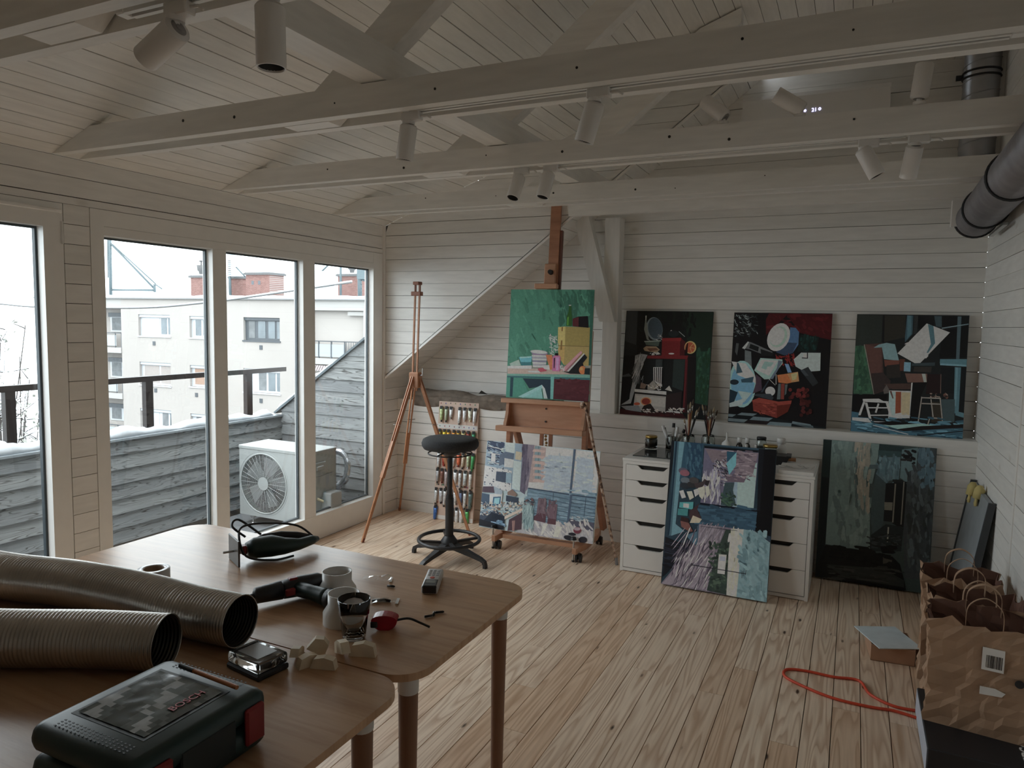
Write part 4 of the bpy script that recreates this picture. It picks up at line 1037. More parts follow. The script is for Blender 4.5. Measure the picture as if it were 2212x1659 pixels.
# ---- still life with cartons, on the studio easel
a = Art('painting', (-1.82, 4.365, 1.01), 6.5, 5.5, ((1104.3,625.2),(1284.6,625.8),(1272,868),(1092.7,858)), (1080,610,4.739), 2.7, CANV, 'green still life canvas of cartons, bottle and bowls held on the studio easel')
a.bg('#3d7a66').st(['#3f7d69','#3a7462','#44836e','#356d5b'], (70,80,960,820), 160, 120, 30, 80, 25).st(['#2f6353','#2b5c4d'], (600,80,960,430), 60, 110, 30, 80, 20)
a.p('#24564a','930 90 965 90 945 860 905 860').p('#7d8078','75 860 930 850 925 905 78 880').p('#a38f86','78 872 925 905 922 945 76 935').p('#5f9186','76 935 922 948 920 978 74 955')
a.p('#2a5d62','74 955 920 978 915 1000 72 972').p('#3b7f6e','66 975 230 980 320 1180 62 1165').p('#1d3c46','108 970 140 972 128 1170 100 1168').p('#1b2f3c','235 982 520 992 515 1195 470 1190 440 1060 300 1085').p('#5c9a96','520 965 555 968 545 1195 515 1193').p('#4a1d26','555 988 920 1000 905 1225 545 1195')
a.st(['#471b24','#52222b'], (565,1000,900,1200), 40, 80, 30, 0, 30).p('#7db3b0','185 1170 430 1048 450 1075 240 1180').p('#9cc9c4','430 1048 460 1085 488 1190 450 1188').p('#6fa6a3','240 1178 425 1085 440 1190')
a.p('#b89e58','596 458 672 452 665 650 592 645').p('#8a7a3f','672 452 922 462 915 658 665 650').p('#a88c4c','592 648 664 650 655 845 600 760').p('#94814a','664 650 915 658 908 855 655 845').p('#7a5a2a','632 458 646 457 642 500 630 500').p('#7a5a2a','625 595 640 594 636 690 618 690').p('#6b5a30','592 643 915 655 915 661 592 650')
a.p('#27521f','708 235 728 235 732 310 738 350 735 448 678 445 684 345 702 300').p('#4e8a2e','690 360 705 350 702 440 686 440').p('#cfd0c0','705 230 730 230 730 240 706 240').p('#2b141a','745 372 800 350 900 345 908 465 745 450').p('#4c1a20','745 372 810 355 805 455 745 450').p('#141014','806 353 900 347 906 462 805 456')
a.st(['#a9bdb4','#7fa195','#c2cdc6','#6b9183'], (510,540,592,735), 60, 45, 10, 50, 60)
a.p('#7d6b86','310 700 400 692 495 725 480 745 340 745').e('#9aa2a0',400,712,88,20,5).e('#c3c4bf',400,712,78,14,5)
for i, c in enumerate(('#b7b6b3','#8f8d98','#c4c3bf','#77748a','#bdbbb6','#93919a','#c8c6c0')): a.p(c, f'{322+i*2} {742+i*18} {480-i} {748+i*18} {490-i*4} {764+i*18} {330+i*2} {760+i*18}')
a.p('#4f9aa6','195 765 330 755 322 815 215 820').p('#7bbfc6','205 762 325 757 318 770 212 778').p('#2c6a72','205 815 325 818 310 860 220 850').p('#8ea39a','100 830 195 790 215 850 110 855').p('#b9b6ad','78 855 330 850 325 885 80 880')
a.p('#b5683c','470 740 535 742 548 890 512 895').p('#a85a88','540 760 565 745 610 748 622 770 612 912 535 908').p('#3b2038','552 775 566 772 560 880 550 875').p('#141418','566 725 596 725 596 750 564 748').p('#c77ba6','572 765 605 765 598 900 575 900').p('#a33f52','388 880 470 870 478 908 400 918').p('#c9c9cc','420 855 505 845 512 895 460 890').p('#d7d5d0','280 905 400 905 420 925 300 922')
a.p('#b57b86','625 900 830 700 845 720 665 908').p('#8b5560','665 908 845 722 852 715 690 905').p('#cfcac6','690 905 860 725 868 735 705 912').p('#17181c','705 915 868 735 895 770 850 825 870 940 720 935 630 908').e('#b5642e',846,898,36,42).e('#d08444',836,885,16,18).st(['#d9d9d6','#b7bfc4'], (615,840,665,915), 14, 30, 9, 60, 30).p('#16242a','870 880 922 878 920 945 865 940')
a.done()

# ---- three canvases on the ledge
G3 = None
a = Art('painting', (-1.155, 4.812, .8935), 1.5, 7.5, ((1354,671),(1541.5,673.5),(1526,910),(1338,897)), (1330,660,6.383), 3.6, CANVD, 'dark still life canvas with red box and halved citrus on the ledge', group=G3)
a.bg('#0d0f10').p('#26292b','155 75 305 78 285 545 130 490').p('#16181a','130 490 300 550 290 690 110 690').p('#173327','1110 600 1320 120 1350 95 1270 1380 1085 1345').p('#132019','960 90 1350 95 1320 620 1120 640 980 470').st(['#1b3a2c','#204433','#16301f'], (1120,600,1290,1320), 70, 90, 30, 90, 20).st(['#0c1210','#101614','#0a0e0d'], (310,100,1100,430), 60, 110, 40, 80, 30)
a.e('#55626a',535,320,112,160,-8).e('#2c3a45',545,315,98,146,-8).p('#59615f','415 140 430 138 425 210 455 460 480 490 430 470 392 330').p('#8b918e','410 140 424 140 418 205 412 205').st(['#8e9799','#aab0ae','#4a555c'], (560,400,640,480), 20, 40, 8, 60, 40)
a.p('#3a4640','395 492 610 488 590 560 420 545').p('#6e7a74','392 490 620 480 632 492 400 505').p('#74604a','380 590 420 560 560 565 610 610 560 650 400 625').p('#4e3222','430 590 560 585 590 615 470 630').st(['#b7b6ae','#8f8f88'], (480,645,610,680), 16, 34, 12, 0, 30)
a.p('#6d0f14','640 450 905 445 900 490 640 490').p('#5b0d12','640 490 895 490 885 690 632 690').p('#3c0a0f','905 450 960 500 950 690 885 690').e('#aaa49c',768,664,40,11).p('#5a0c12','440 690 1000 690 990 740 430 730').p('#2a0b10','1000 690 1110 715 1085 1480 935 1480 955 745 985 740').p('#0e0b0d','1000 700 1110 718 1085 1480 975 1470').p('#4a0d14','960 740 995 745 945 1470 925 1470')
a.e('#b0854e',1030,578,82,88).e('#8d3f1f',1024,580,68,74).ln('#c58d52','1024 580 1075 520',5).ln('#c58d52','1024 580 1085 590',5).ln('#c58d52','1024 580 1050 650',5).p('#1d0a08','985 520 1000 515 990 655 950 640').e('#cfd3d2',768,352,12,12).ln('#7f878a','872 358 955 430',7).e('#181c20',800,390,70,46)
a.p('#6c7074','270 690 350 665 440 680 380 800 300 1050 210 1350 70 1370 180 1300 245 1000').st(['#5c6165','#83888b','#3b4044'], (240,690,380,1050), 40, 130, 10, 110, 14).p('#2f3337','90 965 180 935 225 975 100 985').p('#0a0d12','88 985 225 990 190 1290 70 1355')
a.p('#262d2f','555 745 650 745 640 850 550 850').p('#1d2727','800 745 960 745 930 1180 780 1120').p('#c0bfb9','520 850 650 850 640 1120 600 1110 520 1030')
for i in range(5): a.p('#121316', f'{533+i*26} 855 {545+i*26} 855 {540+i*26} {1050+i*12} {528+i*26} {1030+i*12}')
a.p('#5a4a40','350 1060 430 1090 400 1150 335 1140').p('#6f6d68','440 1110 520 1030 600 1140 520 1165 440 1160').p('#8f8f8b','680 1160 740 1105 780 1185').st(['#9b8f84','#5c4a40','#c0bab2'], (440,1080,620,1160), 18, 44, 14, 30, 50)
a.p('#aaa9a5','262 1150 700 1185 700 1232 262 1190').p('#15110f','268 1192 700 1232 698 1252 268 1215').p('#7e7c7a','268 1215 695 1255 685 1460 240 1440').p('#8c8a87','280 1240 690 1275 685 1400 300 1380').p('#1f1416','700 1232 915 1185 900 1470 690 1440')
a.e('#a06a40',420,1322,74,58).e('#6b1f14',420,1322,58,44).p('#1a1110','480 1350 545 1440 500 1490 360 1430 390 1380').e('#8d3a1e',295,1355,42,20).p('#5f6368','70 1385 320 1378 360 1470 150 1440').p('#2b0a0e','60 1420 350 1475 930 1500 990 1600 50 1515').st(['#8f8782','#b0a8a2','#6a5f5c'], (380,1430,640,1490), 36, 44, 14, 10, 40).st(['#9a928d','#b8b0aa'], (690,1420,930,1500), 36, 46, 16, 10, 40).st(['#3a0c12','#2a090d'], (80,1480,900,1570), 40, 120, 26, 4, 6)
a.done()

a = Art('painting', (-.425, 4.82, .8935), 1.5, 6.5, ((1587,674.5),(1799,678),(1783.5,931.5),(1571.5,915)), (1560,660,5.924), 3.6, CANVD, 'dark still life canvas with red ground, white basin and orange crate on the ledge', group=G3)
a.bg('#0e0d10').p('#3a0a10','600 100 1412 110 1395 440 1200 400 1000 350 830 120 560 380 560 180').st(['#420b12','#350a0f','#4a0e15'], (620,110,1390,360), 60, 110, 34, 30, 40).st(['#4a5254','#6d7678','#20272a','#2d3537'], (165,120,450,400), 90, 50, 12, 20, 50).p('#101a1a','1000 370 1240 400 1200 600 960 590').st(['#13302e','#0f2423'], (1010,390,1200,590), 30, 70, 30, 80, 30)
a.p('#35567a','870 280 940 285 985 340 975 500 900 610 800 640 690 600 860 420').p('#26374f','800 470 960 480 900 610 800 640 690 600').e('#9db0a4',722,405,136,188,26).e('#7f9389',722,402,104,140,26).e('#95a89d',705,395,88,120,26)
a.p('#4e5154','325 460 370 470 640 590 650 625 560 640 350 560 255 545').p('#101214','360 490 470 530 460 590 345 545').p('#8a8f8f','255 545 330 460 345 470 290 560').p('#16181a','490 555 660 610 640 650 500 640').p('#3a3d3f','180 480 215 485 205 560 190 640 165 590').p('#50575a','290 570 370 590 380 790 290 720').st(['#5a0f12','#6e1514'], (690,630,930,760), 40, 80, 14, 40, 50)
a.e('#6fa0b6',255,1005,180,300).e('#4f7f98',262,1005,150,262).p('#9cbccb','120 715 300 740 420 900 440 1000 300 930 200 890').p('#28424f','190 730 210 735 262 855 180 870').p('#24404e','240 945 405 910 390 985 250 985').p('#122530','95 1070 200 1110 150 1240 92 1255').p('#7fa6b8','200 1090 380 1120 280 1240').e('#15222c',155,980,58,34).p('#3d2f3c','430 880 500 930 510 1080 390 1130 430 1000').p('#86a9ba','92 1250 300 1180 250 1280 95 1300')
a.p('#78948f','490 672 770 690 775 740 620 940 540 945 410 830').p('#93b0a8','500 690 720 705 600 900 430 820').p('#6f8c88','545 715 660 730 590 830 500 800').p('#cfd6cf','580 782 625 780 600 850 550 850').p('#4c5a6a','720 700 775 715 650 940 610 940 700 800')
a.p('#b3541f','705 890 830 872 890 985 830 1000 720 985').p('#c06b3a','830 872 970 848 985 970 890 985').p('#d08a5c','880 880 965 855 950 940 900 960').p('#5577a0','800 745 850 750 890 855 840 860').p('#8b9696','915 690 1020 595 1260 600 1255 835 1060 850 940 780').p('#161a1e','1015 590 1270 590 1268 606 1015 604').p('#a4adab','1040 612 1085 612 1085 668 1035 665').p('#22282c','1085 600 1100 600 1098 680 1020 676 1022 664 1085 668').p('#24272b','1000 830 1100 785 1230 990 1160 1035').p('#343a40','1000 830 1040 815 1110 900 1060 900')
a.e('#a7a29e',615,1098,64,60).p('#26303a','490 1110 600 940 612 940 520 1110').ln('#8f8f8b','600 940 680 1020',7).ln('#8f8f8b','690 880 690 1010',9).p('#2b3238','440 1130 620 1130 660 1180 640 1210 400 1150').p('#6b2a22','755 1000 800 1000 790 1200 750 1200').p('#4a5557','720 1000 750 1000 745 1200 700 1200').p('#455052','805 1010 838 1010 820 1130 800 1150')
a.p('#7a2d22','380 1215 470 1180 720 1230 890 1215 880 1260 720 1280 390 1235').p('#6a241c','390 1235 700 1280 700 1440 400 1350').p('#51190f','700 1280 880 1260 840 1360 700 1440').st(['#8a3a2c','#4f180f'], (400,1250,690,1420), 40, 50, 10, 8, 10)
for i in range(26): a.e(a.r.choice(('#4a1416','#5c1d1c','#35100f')), 870 + a.r.uniform(0,230), 1060 + a.r.uniform(0,130), 24, 24, n=10)
for i in range(20): a.e(a.r.choice(('#341010','#431617')), 1010 + a.r.uniform(0,120), 1200 + a.r.uniform(0,210), 24, 24, n=10)
a.p('#11161a','75 1380 500 1400 900 1490 1320 1560 1320 1605 68 1515')
for q in ('250 1370 450 1385 390 1415 190 1398','80 1440 330 1460 280 1495 78 1478','400 1420 650 1440 590 1480 350 1462','600 1485 890 1505 880 1565 560 1530','180 1395 80 1385 78 1420 130 1425','900 1480 1130 1520 1180 1590 1160 1540 890 1510'): a.p('#56656c', q)
a.p('#1c1518','330 1465 620 1482 560 1532 270 1512')
a.done()

a = Art('painting', (.30, 4.82, .8935), 1.0, 6.0, ((1851.5,678.5),(2094,681.5),(2079,954),(1837,936)), (1830,660,5.529), 3.8, CANVD, 'dark blue interior canvas with step ladder and tilted white panel on the ledge', group=G3)
a.bg('#15181a').p('#222725','115 110 440 115 425 450 205 460 310 1060 75 1055').p('#2a4a38','95 480 215 480 310 1058 75 1052').st(['#2f5640','#274534','#223d30'], (90,500,290,1040), 70, 90, 34, 85, 15).p('#24231f','440 115 700 120 690 380 430 440').p('#0f1012','425 115 450 116 440 440 412 440').p('#2c454f','715 118 790 120 780 340 690 440 690 380').p('#3a5a66','720 118 770 120 765 340 715 400').p('#232628','800 120 850 122 830 340 790 340').p('#0f1012','850 122 1040 125 1040 240 850 280')
a.p('#2d3c42','1040 125 1130 128 1130 260 1060 250').p('#0d0d0f','1130 128 1320 130 1318 240 1130 262').p('#0b0c0e','1140 300 1310 270 1300 620 1100 630').p('#3a4c54','1320 130 1365 132 1340 640 1300 640').p('#121416','1365 132 1452 135 1450 215 1362 235').p('#0c0d0f','1362 260 1448 235 1425 620 1345 625').ln('#5a6e76','1130 272 1330 240 1450 222',12).p('#3f6470','1110 640 1430 640 1425 715 1105 690').p('#567d88','1110 690 1425 708 1425 730 1110 712').p('#3e606c','1285 735 1360 740 1330 1290 1270 1290').p('#101316','1120 742 1285 745 1270 1050 1130 1050').p('#0e1114','1360 740 1420 742 1400 1290 1335 1280').p('#4e717b','1300 740 1325 742 1300 1200 1280 1200').p('#3f606b','1300 1260 1395 1285 1390 1340 1290 1310')
a.p('#3b2825','215 462 420 450 430 700 440 930 530 990 320 1060').p('#4a302c','215 462 410 500 415 800 285 810').ln('#6e6a62','205 465 320 1060',10).p('#2b2222','285 812 430 800 520 900 500 990 320 1055')
a.p('#5d7a80','315 505 380 465 470 446 570 462 620 660 440 640 415 500').p('#a9bfae','950 214 1228 322 848 712 600 572').p('#3b5c66','965 222 1030 245 1050 450 960 575 945 570 1000 460').st(['#b3c7b5','#9db4a6'], (700,420,950,620), 20, 70, 20, -40, 20).p('#5a332a','440 650 625 655 620 705 450 730').p('#23201f','470 715 630 700 640 860 470 870').p('#47271f','625 640 690 640 680 780 630 780').p('#5a7f92','680 675 760 680 755 790 675 785').p('#29353a','770 690 1050 680 1045 720 770 720').p('#2b2725','800 730 1010 730 1000 800 790 790').p('#5a4038','690 810 955 815 950 915 720 920').p('#7f8480','890 815 935 815 950 915 915 915').p('#1c1012','960 820 1120 820 1110 1050 940 1060').ln('#5e4b45','1120 820 1115 1050',8)
a.p('#3a2a26','430 935 770 930 760 1000 540 1000').p('#4b4644','430 1010 470 945 520 1040 440 1055').p('#0b0b0d','70 1065 480 1060 460 1200 400 1260 60 1265').p('#a5b4a8','500 1015 765 1020 745 1345 490 1350').p('#7e9a94','500 1030 580 1030 570 1310 495 1320').p('#70351d','580 1030 645 1032 640 1280 575 1290').p('#93876a','650 1035 755 1040 745 1310 640 1300').p('#0a0a0c','785 920 955 920 880 1080 850 1410 745 1410').p('#c9cdc4','765 925 782 920 745 1350 740 1345').p('#4f3a36','505 1020 530 1020 555 1110 540 1110')
a.p('#2f3e42','1120 1120 1285 1120 1280 1390 1150 1410').p('#2a241d','1010 1150 1100 1150 1140 1400 1000 1390').st(['#5a3a30','#3a2a26','#7a6a60'], (990,1050,1200,1110), 20, 44, 12, 20, 50)
for q in ('890 1090 845 1410','1000 1120 1025 1330','1110 1110 1140 1410','885 1100 1120 1110','890 1170 1110 1178','990 1340 1130 1350','985 1345 960 1430'): a.ln('#75706a', q, 14)
a.p('#b5b8b0','185 1115 380 1112 430 1140 495 1145 490 1165 190 1150').p('#a9aba4','190 1150 215 1155 160 1310 130 1310').p('#b8bab2','210 1160 240 1160 300 1390 270 1390').p('#9b9d97','460 1165 495 1165 560 1400 535 1400').ln('#c3c5bd','250 1220 515 1222',14).ln('#b9bbb4','275 1310 540 1310',13).ln('#a3a5a0','290 1385 540 1395',10).ln('#9b9d97','375 1170 340 1280',22)
a.p('#2b4f60','55 1265 140 1280 130 1330 260 1340 300 1400 850 1410 1390 1470 1385 1630 40 1525').st(['#3c6576','#22414f','#4c7787','#1b3440'], (60,1340,1380,1610), 110, 150, 24, 6, 10).p('#8fa79f','60 1335 250 1345 290 1400 60 1370').p('#6d8d8a','430 1425 900 1410 1080 1440 600 1475').p('#130f10','570 1480 880 1440 1390 1420 1390 1460 680 1500').ln('#a7b1ac','310 1430 730 1538',8).ln('#0d1114','690 1570 1385 1500',12).p('#0c0b0d','290 1400 540 1380 840 1412 500 1430').st(['#c3ccc5','#93a8a4'], (560,1290,740,1350), 14, 60, 10, 0, 10)
a.done()

# ---- tall picture leaning between the drawer units
a = Art('painting', (-.655, 4.072, .0), 0.0, 9.0, ((1450,952),(1677.5,971.5),(1656.5,1300.5),(1428,1261)), (1410,930,4.364), 3.0, CANVD, 'tall blue picture of windows over a road leaning against the drawer units')
a.bg('#1f3441').p('#0e141b','172 95 215 98 120 860 90 1390 78 1440 110 960').p('#3a5a68','205 100 290 108 175 990 150 990').p('#0f2a3c','215 98 235 100 165 900 155 985 145 985').p('#56808e','250 104 300 110 215 880 300 950 175 992').p('#23465a','300 108 480 118 455 460 390 470 340 430 250 480').p('#1a3850','355 112 470 120 450 420 380 430').st(['#2a4d61','#1d3c52','#335a6e'], (300,120,460,440), 60, 70, 20, 85, 20)
a.p('#2e4a5c','480 118 1000 172 1000 182 482 130').p('#0a0f16','485 145 1000 190 985 205 490 165').p('#5b5870','488 165 1000 210 950 748 450 680').p('#8aa6b4','770 480 985 300 950 748 790 735').p('#7d95a6','720 500 800 480 790 735 640 710').p('#6b5f68','495 170 700 195 690 330 560 300').p('#756873','720 195 995 212 945 410 860 440 780 400').p('#5e5160','690 430 885 440 860 490 680 480').st(['#7c6d78','#594d5a','#8b7f88'], (600,190,960,470), 90, 70, 14, 8, 20).p('#1b4a60','700 195 790 205 700 300').p('#5a9aa6','790 205 785 330 720 420 695 310').st(['#b9bfc8','#3c3a48','#8a8a9a','#2a2c36'], (580,270,700,520), 60, 40, 9, 60, 40).st(['#8d8a9d','#a5a6b6','#767388'], (470,400,640,690), 70, 120, 14, 95, 14).p('#31444a','680 490 770 490 755 560 780 690 740 720 640 700 660 600').st(['#2c4a3e','#3d5a4a','#24382f'], (650,590,780,710), 40, 40, 16, 20, 50)
a.p('#0a0b10','1000 175 1165 180 1110 1000 960 960 985 750').p('#13161e','1000 180 1050 185 1010 760 985 750').p('#0c1220','450 680 985 748 980 765 445 695').p('#2a4a5f','420 700 985 768 965 950 470 880').st(['#32566c','#243f52'], (440,720,960,920), 50, 100, 24, 8, 8).p('#27394a','960 945 1115 1000 1108 1055 965 970')
for i, (x, y, c) in enumerate(((250,380,'#4e4a5c'),(262,400,'#7a4a58'),(270,470,'#55606a'),(265,520,'#232a33'),(330,510,'#2a2a2e'),(350,470,'#3d3a3c'))): a.e(c, x+40, y, 48, 30, 10, 10)
for q, c in (('250 570 290 560 315 630 275 640','#b9bcb6'),('320 575 370 570 390 630 350 655','#b8ac94'),('385 560 430 545 435 600 400 625','#c4b89c'),('425 530 490 520 495 580 470 650 440 620','#c0b294'),('495 530 530 520 540 600 510 635','#a5a596'),('390 500 470 480 490 455 510 470 470 530 410 545','#3a3134'),('500 470 540 470 520 525 490 510','#2b2529')): a.p(c, q)
a.p('#3a8a8e','255 675 385 672 380 745 250 725').p('#2f7478','240 735 335 740 330 805 235 795').p('#9cc5c6','290 685 345 690 340 730 288 722').p('#3a2a2e','345 760 440 690 420 740 460 825 350 830').p('#a99a86','380 800 465 835 440 870 350 870').p('#6a4440','262 850 340 870 380 950 350 955 270 905').p('#2e1d20','270 810 340 830 340 870 262 850')
a.p('#11141c','120 1000 240 1050 400 1075 300 1150 95 1380').st(['#232838','#0c0e14','#1b2030'], (110,1060,360,1330), 46, 160, 9, 12, 6).p('#3f6074','310 985 420 950 415 1065 400 1080').p('#3c5264','420 900 445 880 430 1095 415 1090')
a.p('#675f6d','440 880 960 945 1108 1055 1075 1618 78 1442 300 1180 425 1090').p('#7d7480','440 885 640 905 560 1230 530 1505 90 1440 420 1100').st(['#8d8490','#a79faa','#5a5262','#463f4e'], (200,1000,600,1500), 150, 190, 10, 118, 16).st(['#8a8390','#6d6674'], (450,890,680,1060), 50, 110, 10, 115, 12).p('#2c3a36','690 930 740 935 715 1170 700 1550 510 1505 570 1270 620 1100').st(['#34463d','#222e2a','#475a4c'], (540,1060,720,1520), 90, 50, 22, 30, 50).p('#bfb79a','740 925 860 930 830 1160 790 1570 695 1550 715 1170').st(['#c9c2a8','#b0ab95','#a5a594'], (720,940,840,1540), 50, 90, 16, 95, 8).p('#6d8c94','860 930 965 950 1108 1058 1075 1618 790 1568 830 1170').st(['#64868f','#75949b','#5a7a84'], (830,960,1080,1590), 90, 110, 34, 60, 40)
a.p('#a5a9b8','625 1165 698 1170 680 1355 610 1345').p('#8f94a6','635 1185 690 1188 684 1230 630 1225').ln('#22242c','370 1265 880 1350',7).ln('#22242c','372 1245 368 1275',5).ln('#22242c','880 1315 876 1358',4).ln('#22242c','845 1320 842 1390',4).ln('#22242c','860 1320 858 1370',4).ln('#2a2c34','450 900 800 945',4)
a.done()

# ---- large studio interior on the foot of the easel
a = Art('painting', (-1.83, 4.226, .115), 0.5, 10.0, ((1054,950),(1296.7,976.9),(1281,1178),(1034,1135)), (1020,930,5.721), 2.3, CANV, 'wide pale blue painting of a cluttered studio and balcony standing on the easel foot')
a.bg('#9fb2bf').p('#7f95a6','195 115 640 170 590 760 130 690').p('#33405a','200 118 400 160 380 260 180 230').p('#a9bccb','405 130 530 150 525 280 410 260').st(['#33405c','#6a7f96','#a7bccb','#22304a'], (190,130,390,420), 110, 60, 14, 16, 20)
for q in ('195 190 380 235','190 270 370 305','200 385 360 415'): a.ln('#c2d2da', q, 9)
a.p('#dde3e0','240 275 290 285 285 390 232 380').p('#56657a','410 260 520 285 510 360 330 440 340 300').p('#b2c0c2','400 340 515 360 505 460 395 450').p('#b0a68f','540 255 620 270 605 370 530 355').p('#a7bcc4','515 370 610 385 590 745 490 720').p('#c5ced0','160 430 490 500 480 760 130 690').st(['#3b4658','#7b8a98','#d9dedd'], (150,460,480,760), 70, 26, 12, 60, 60).p('#39465a','300 505 430 515 470 640 410 645 290 620').p('#7f99a8','420 520 490 530 485 650 415 645')
a.p('#5a5468','635 165 720 175 650 790 590 750').p('#7d7484','690 172 770 180 690 720 650 760').st(['#625b70','#4f4a5e'], (620,180,700,740), 50, 120, 14, 97, 6).p('#b8c0c8','770 180 1585 275 1535 800 690 710').p('#d2d2c6','900 195 1585 275 1575 420 900 330')
a.p('#a38f8d','770 180 915 215 905 330 870 640 700 640')
for i in range(6): y = 190 + i*74; a.p('#b49d98', f'760 {y+40} 910 {y+58} 890 {y+88} 745 {y+70}').p('#75909a', f'780 {y} 850 {y+6} 845 {y+40} 770 {y+34}').p('#5f7a86', f'815 {y+2} 830 {y+4} 826 {y+38} 812 {y+36}')
a.p('#9fadb9','940 305 1240 320 1200 770 880 720').p('#9cabb8','1300 330 1505 360 1480 800 1250 780').st(['#a8b5bf','#93a3b2','#9aa8b6'], (900,330,1480,760), 160, 110, 24, 5, 20).st(['#9aa6b0','#aab4ba'], (930,300,1510,350), 24, 40, 14, 70, 30).p('#43566e','1255 230 1282 234 1190 1180 1165 1176')
a.p('#5f7d92','690 710 1530 830 1500 1240 1170 1180 660 1100').st(['#67869a','#577589','#7593a5'], (700,740,1510,1120), 140, 150, 22, 8, 6).ln('#2c3d54','695 712 1200 790',14).ln('#2c3d54','1220 795 1532 835',14)
for i in range(7): a.ln('#33465c', f'{830-i*4} {775+i*56} {1195-i*4} {850+i*54}', 6).ln('#33465c', f'1225 {850+i*42} 1525 {890+i*44}', 6)
a.ln('#33465c','1005 770 1000 900',6).ln('#33465c','1408 830 1385 1060',6).p('#43566e','1240 790 1215 790 1165 1176 1190 1180').p('#4a4a5c','1200 1090 1510 1140 1500 1245 1175 1180').st(['#c9d2d6','#8fa3ae'], (1220,1060,1500,1120), 26, 44, 12, 8, 10)
a.p('#9c9aa0','650 1100 1170 1172 1500 1245 1490 1420 540 1270').st(['#a8a6aa','#8f8d96','#b5b2b0'], (640,1130,1470,1390), 120, 150, 26, 60, 20).p('#c2bcb0','880 1150 940 1150 870 1290 850 1290').p('#bdb8ae','1040 1180 1120 1190 1060 1320 1000 1310')
a.p('#6a5560','820 835 918 845 905 1140 790 1110').p('#6b5260','955 905 1057 910 1035 1165 930 1150').p('#55323c','940 1080 1040 1100 1035 1165 930 1150').p('#52303c','765 1060 830 1015 915 1035 905 1140 760 1105').st(['#745f68','#5d4854'], (820,850,1040,1060), 40, 70, 16, 90, 20)
a.p('#3c5066','125 770 220 790 215 965 110 900').p('#b9c7ca','220 785 380 770 360 950 215 968').p('#2f5a78','265 820 360 815 350 925 250 930').p('#7db0c4','280 835 345 830 335 905 270 912').p('#4a3a48','140 690 270 690 280 770 130 760').p('#8c9aa6','270 690 380 740 370 790 285 780').p('#2c384a','425 800 580 830 575 920 420 870').p('#a7b6bc','580 840 650 820 640 910 578 925').p('#7a6258','440 760 500 725 560 790 540 815 440 795')
a.p('#3a4456','90 1040 300 985 410 1060 395 1230 90 1170').p('#6f8798','90 1000 220 940 300 985 90 1045').st(['#b9b0a2','#7d8a96','#2c3446','#c9c4b8','#8a6a5a'], (100,880,640,1040), 190, 36, 14, 10, 60).p('#b7a99c','405 1060 640 950 625 990 400 1100').p('#1f2838','240 1010 405 1060 395 1220 80 1170').p('#4a3540','460 1100 620 1010 610 1220 440 1240').p('#8c6a66','495 1115 535 1110 525 1245 500 1240').st(['#5a7e9a','#7d9ab2'], (265,1105,390,1190), 22, 70, 18, 15, 8)
a.p('#7d979c','625 940 740 895 760 1110 700 1215 650 1210').st(['#9cb4b6','#5c7a82','#86a0a4'], (630,930,760,1200), 80, 130, 9, 100, 14).st(['#6a4a4a','#3a3a44'], (640,840,760,920), 20, 40, 14, 20, 50)
a.p('#1a1c26','85 1130 95 1090 400 1180 370 1225 80 1170').e('#6a2a3c',1303,1232,48,42).e('#9a8a94',1303,1215,40,20).e('#22202a',1240,1280,46,20,6).e('#1e1c26',1195,1325,60,30,14).e('#201e28',1372,1350,52,40)
a.done()

# ---- big dark picture standing on the floor under the ledge
a = Art('painting', (.12, 4.635, .0), 0.0, 6.0, ((1782.5,949),(2021.5,969),(2008,1285),(1757,1244)), (1740,930,4.607), 3.6, CANVD, 'large murky grey green picture standing on the floor under the ledge')
a.bg('#2b3635').p('#0a1112','185 88 262 92 195 1150 60 1380 60 1440 130 900').p('#141f1f','190 90 255 92 240 470 165 460').p('#536462','262 92 735 135 720 270 640 640 640 1200 200 1130').st(['#5d6e6b','#4a5957','#566865'], (270,110,640,1150), 150, 130, 40, 90, 16).st(['#6d6a60','#7a7468'], (500,120,640,760), 60, 140, 26, 92, 8).st(['#3c4a4a','#445252'], (490,280,520,760), 20, 90, 20, 92, 6).p('#1a2729','735 135 985 165 945 265 725 250').p('#24383a','725 195 960 210 945 265 722 250').p('#41555c','735 265 945 265 930 480 870 490 720 530 700 430 760 300').st(['#4b646c','#35494f','#3f5860'], (720,270,930,640), 70, 90, 24, 80, 30).p('#3a484b','640 340 725 340 725 382 635 380').p('#2f3a3b','640 530 770 530 760 670 630 665').p('#2f3d40','700 430 800 520 780 900 680 1140 650 900 660 640')
a.p('#455a5e','960 190 1120 170 1100 400 1010 520 940 470').p('#0f1113','800 525 880 520 865 910 775 900').p('#0d1011','880 490 1010 510 975 990 860 920').p('#5b5a50','785 712 868 715 862 795 785 790').ln('#5f5c54','895 530 868 915',14).ln('#5f5c54','980 510 950 935',12).p('#171818','865 485 970 490 965 525 862 510').st(['#0f1012','#1c1b1c'], (970,190,1100,330), 14, 70, 34, 0, 60).st(['#22282a'], (1050,380,1110,560), 12, 70, 22, 100, 10)
a.p('#2d3336','1010 510 1110 380 1120 170 1300 185 1230 1480 985 1470 975 970').st(['#343b3d','#2a2f31','#3d464a','#262a2a'], (1010,400,1280,1380), 140, 130, 34, 85, 20).st(['#3f5560','#354a54'], (1120,190,1290,560), 50, 100, 34, 85, 20)
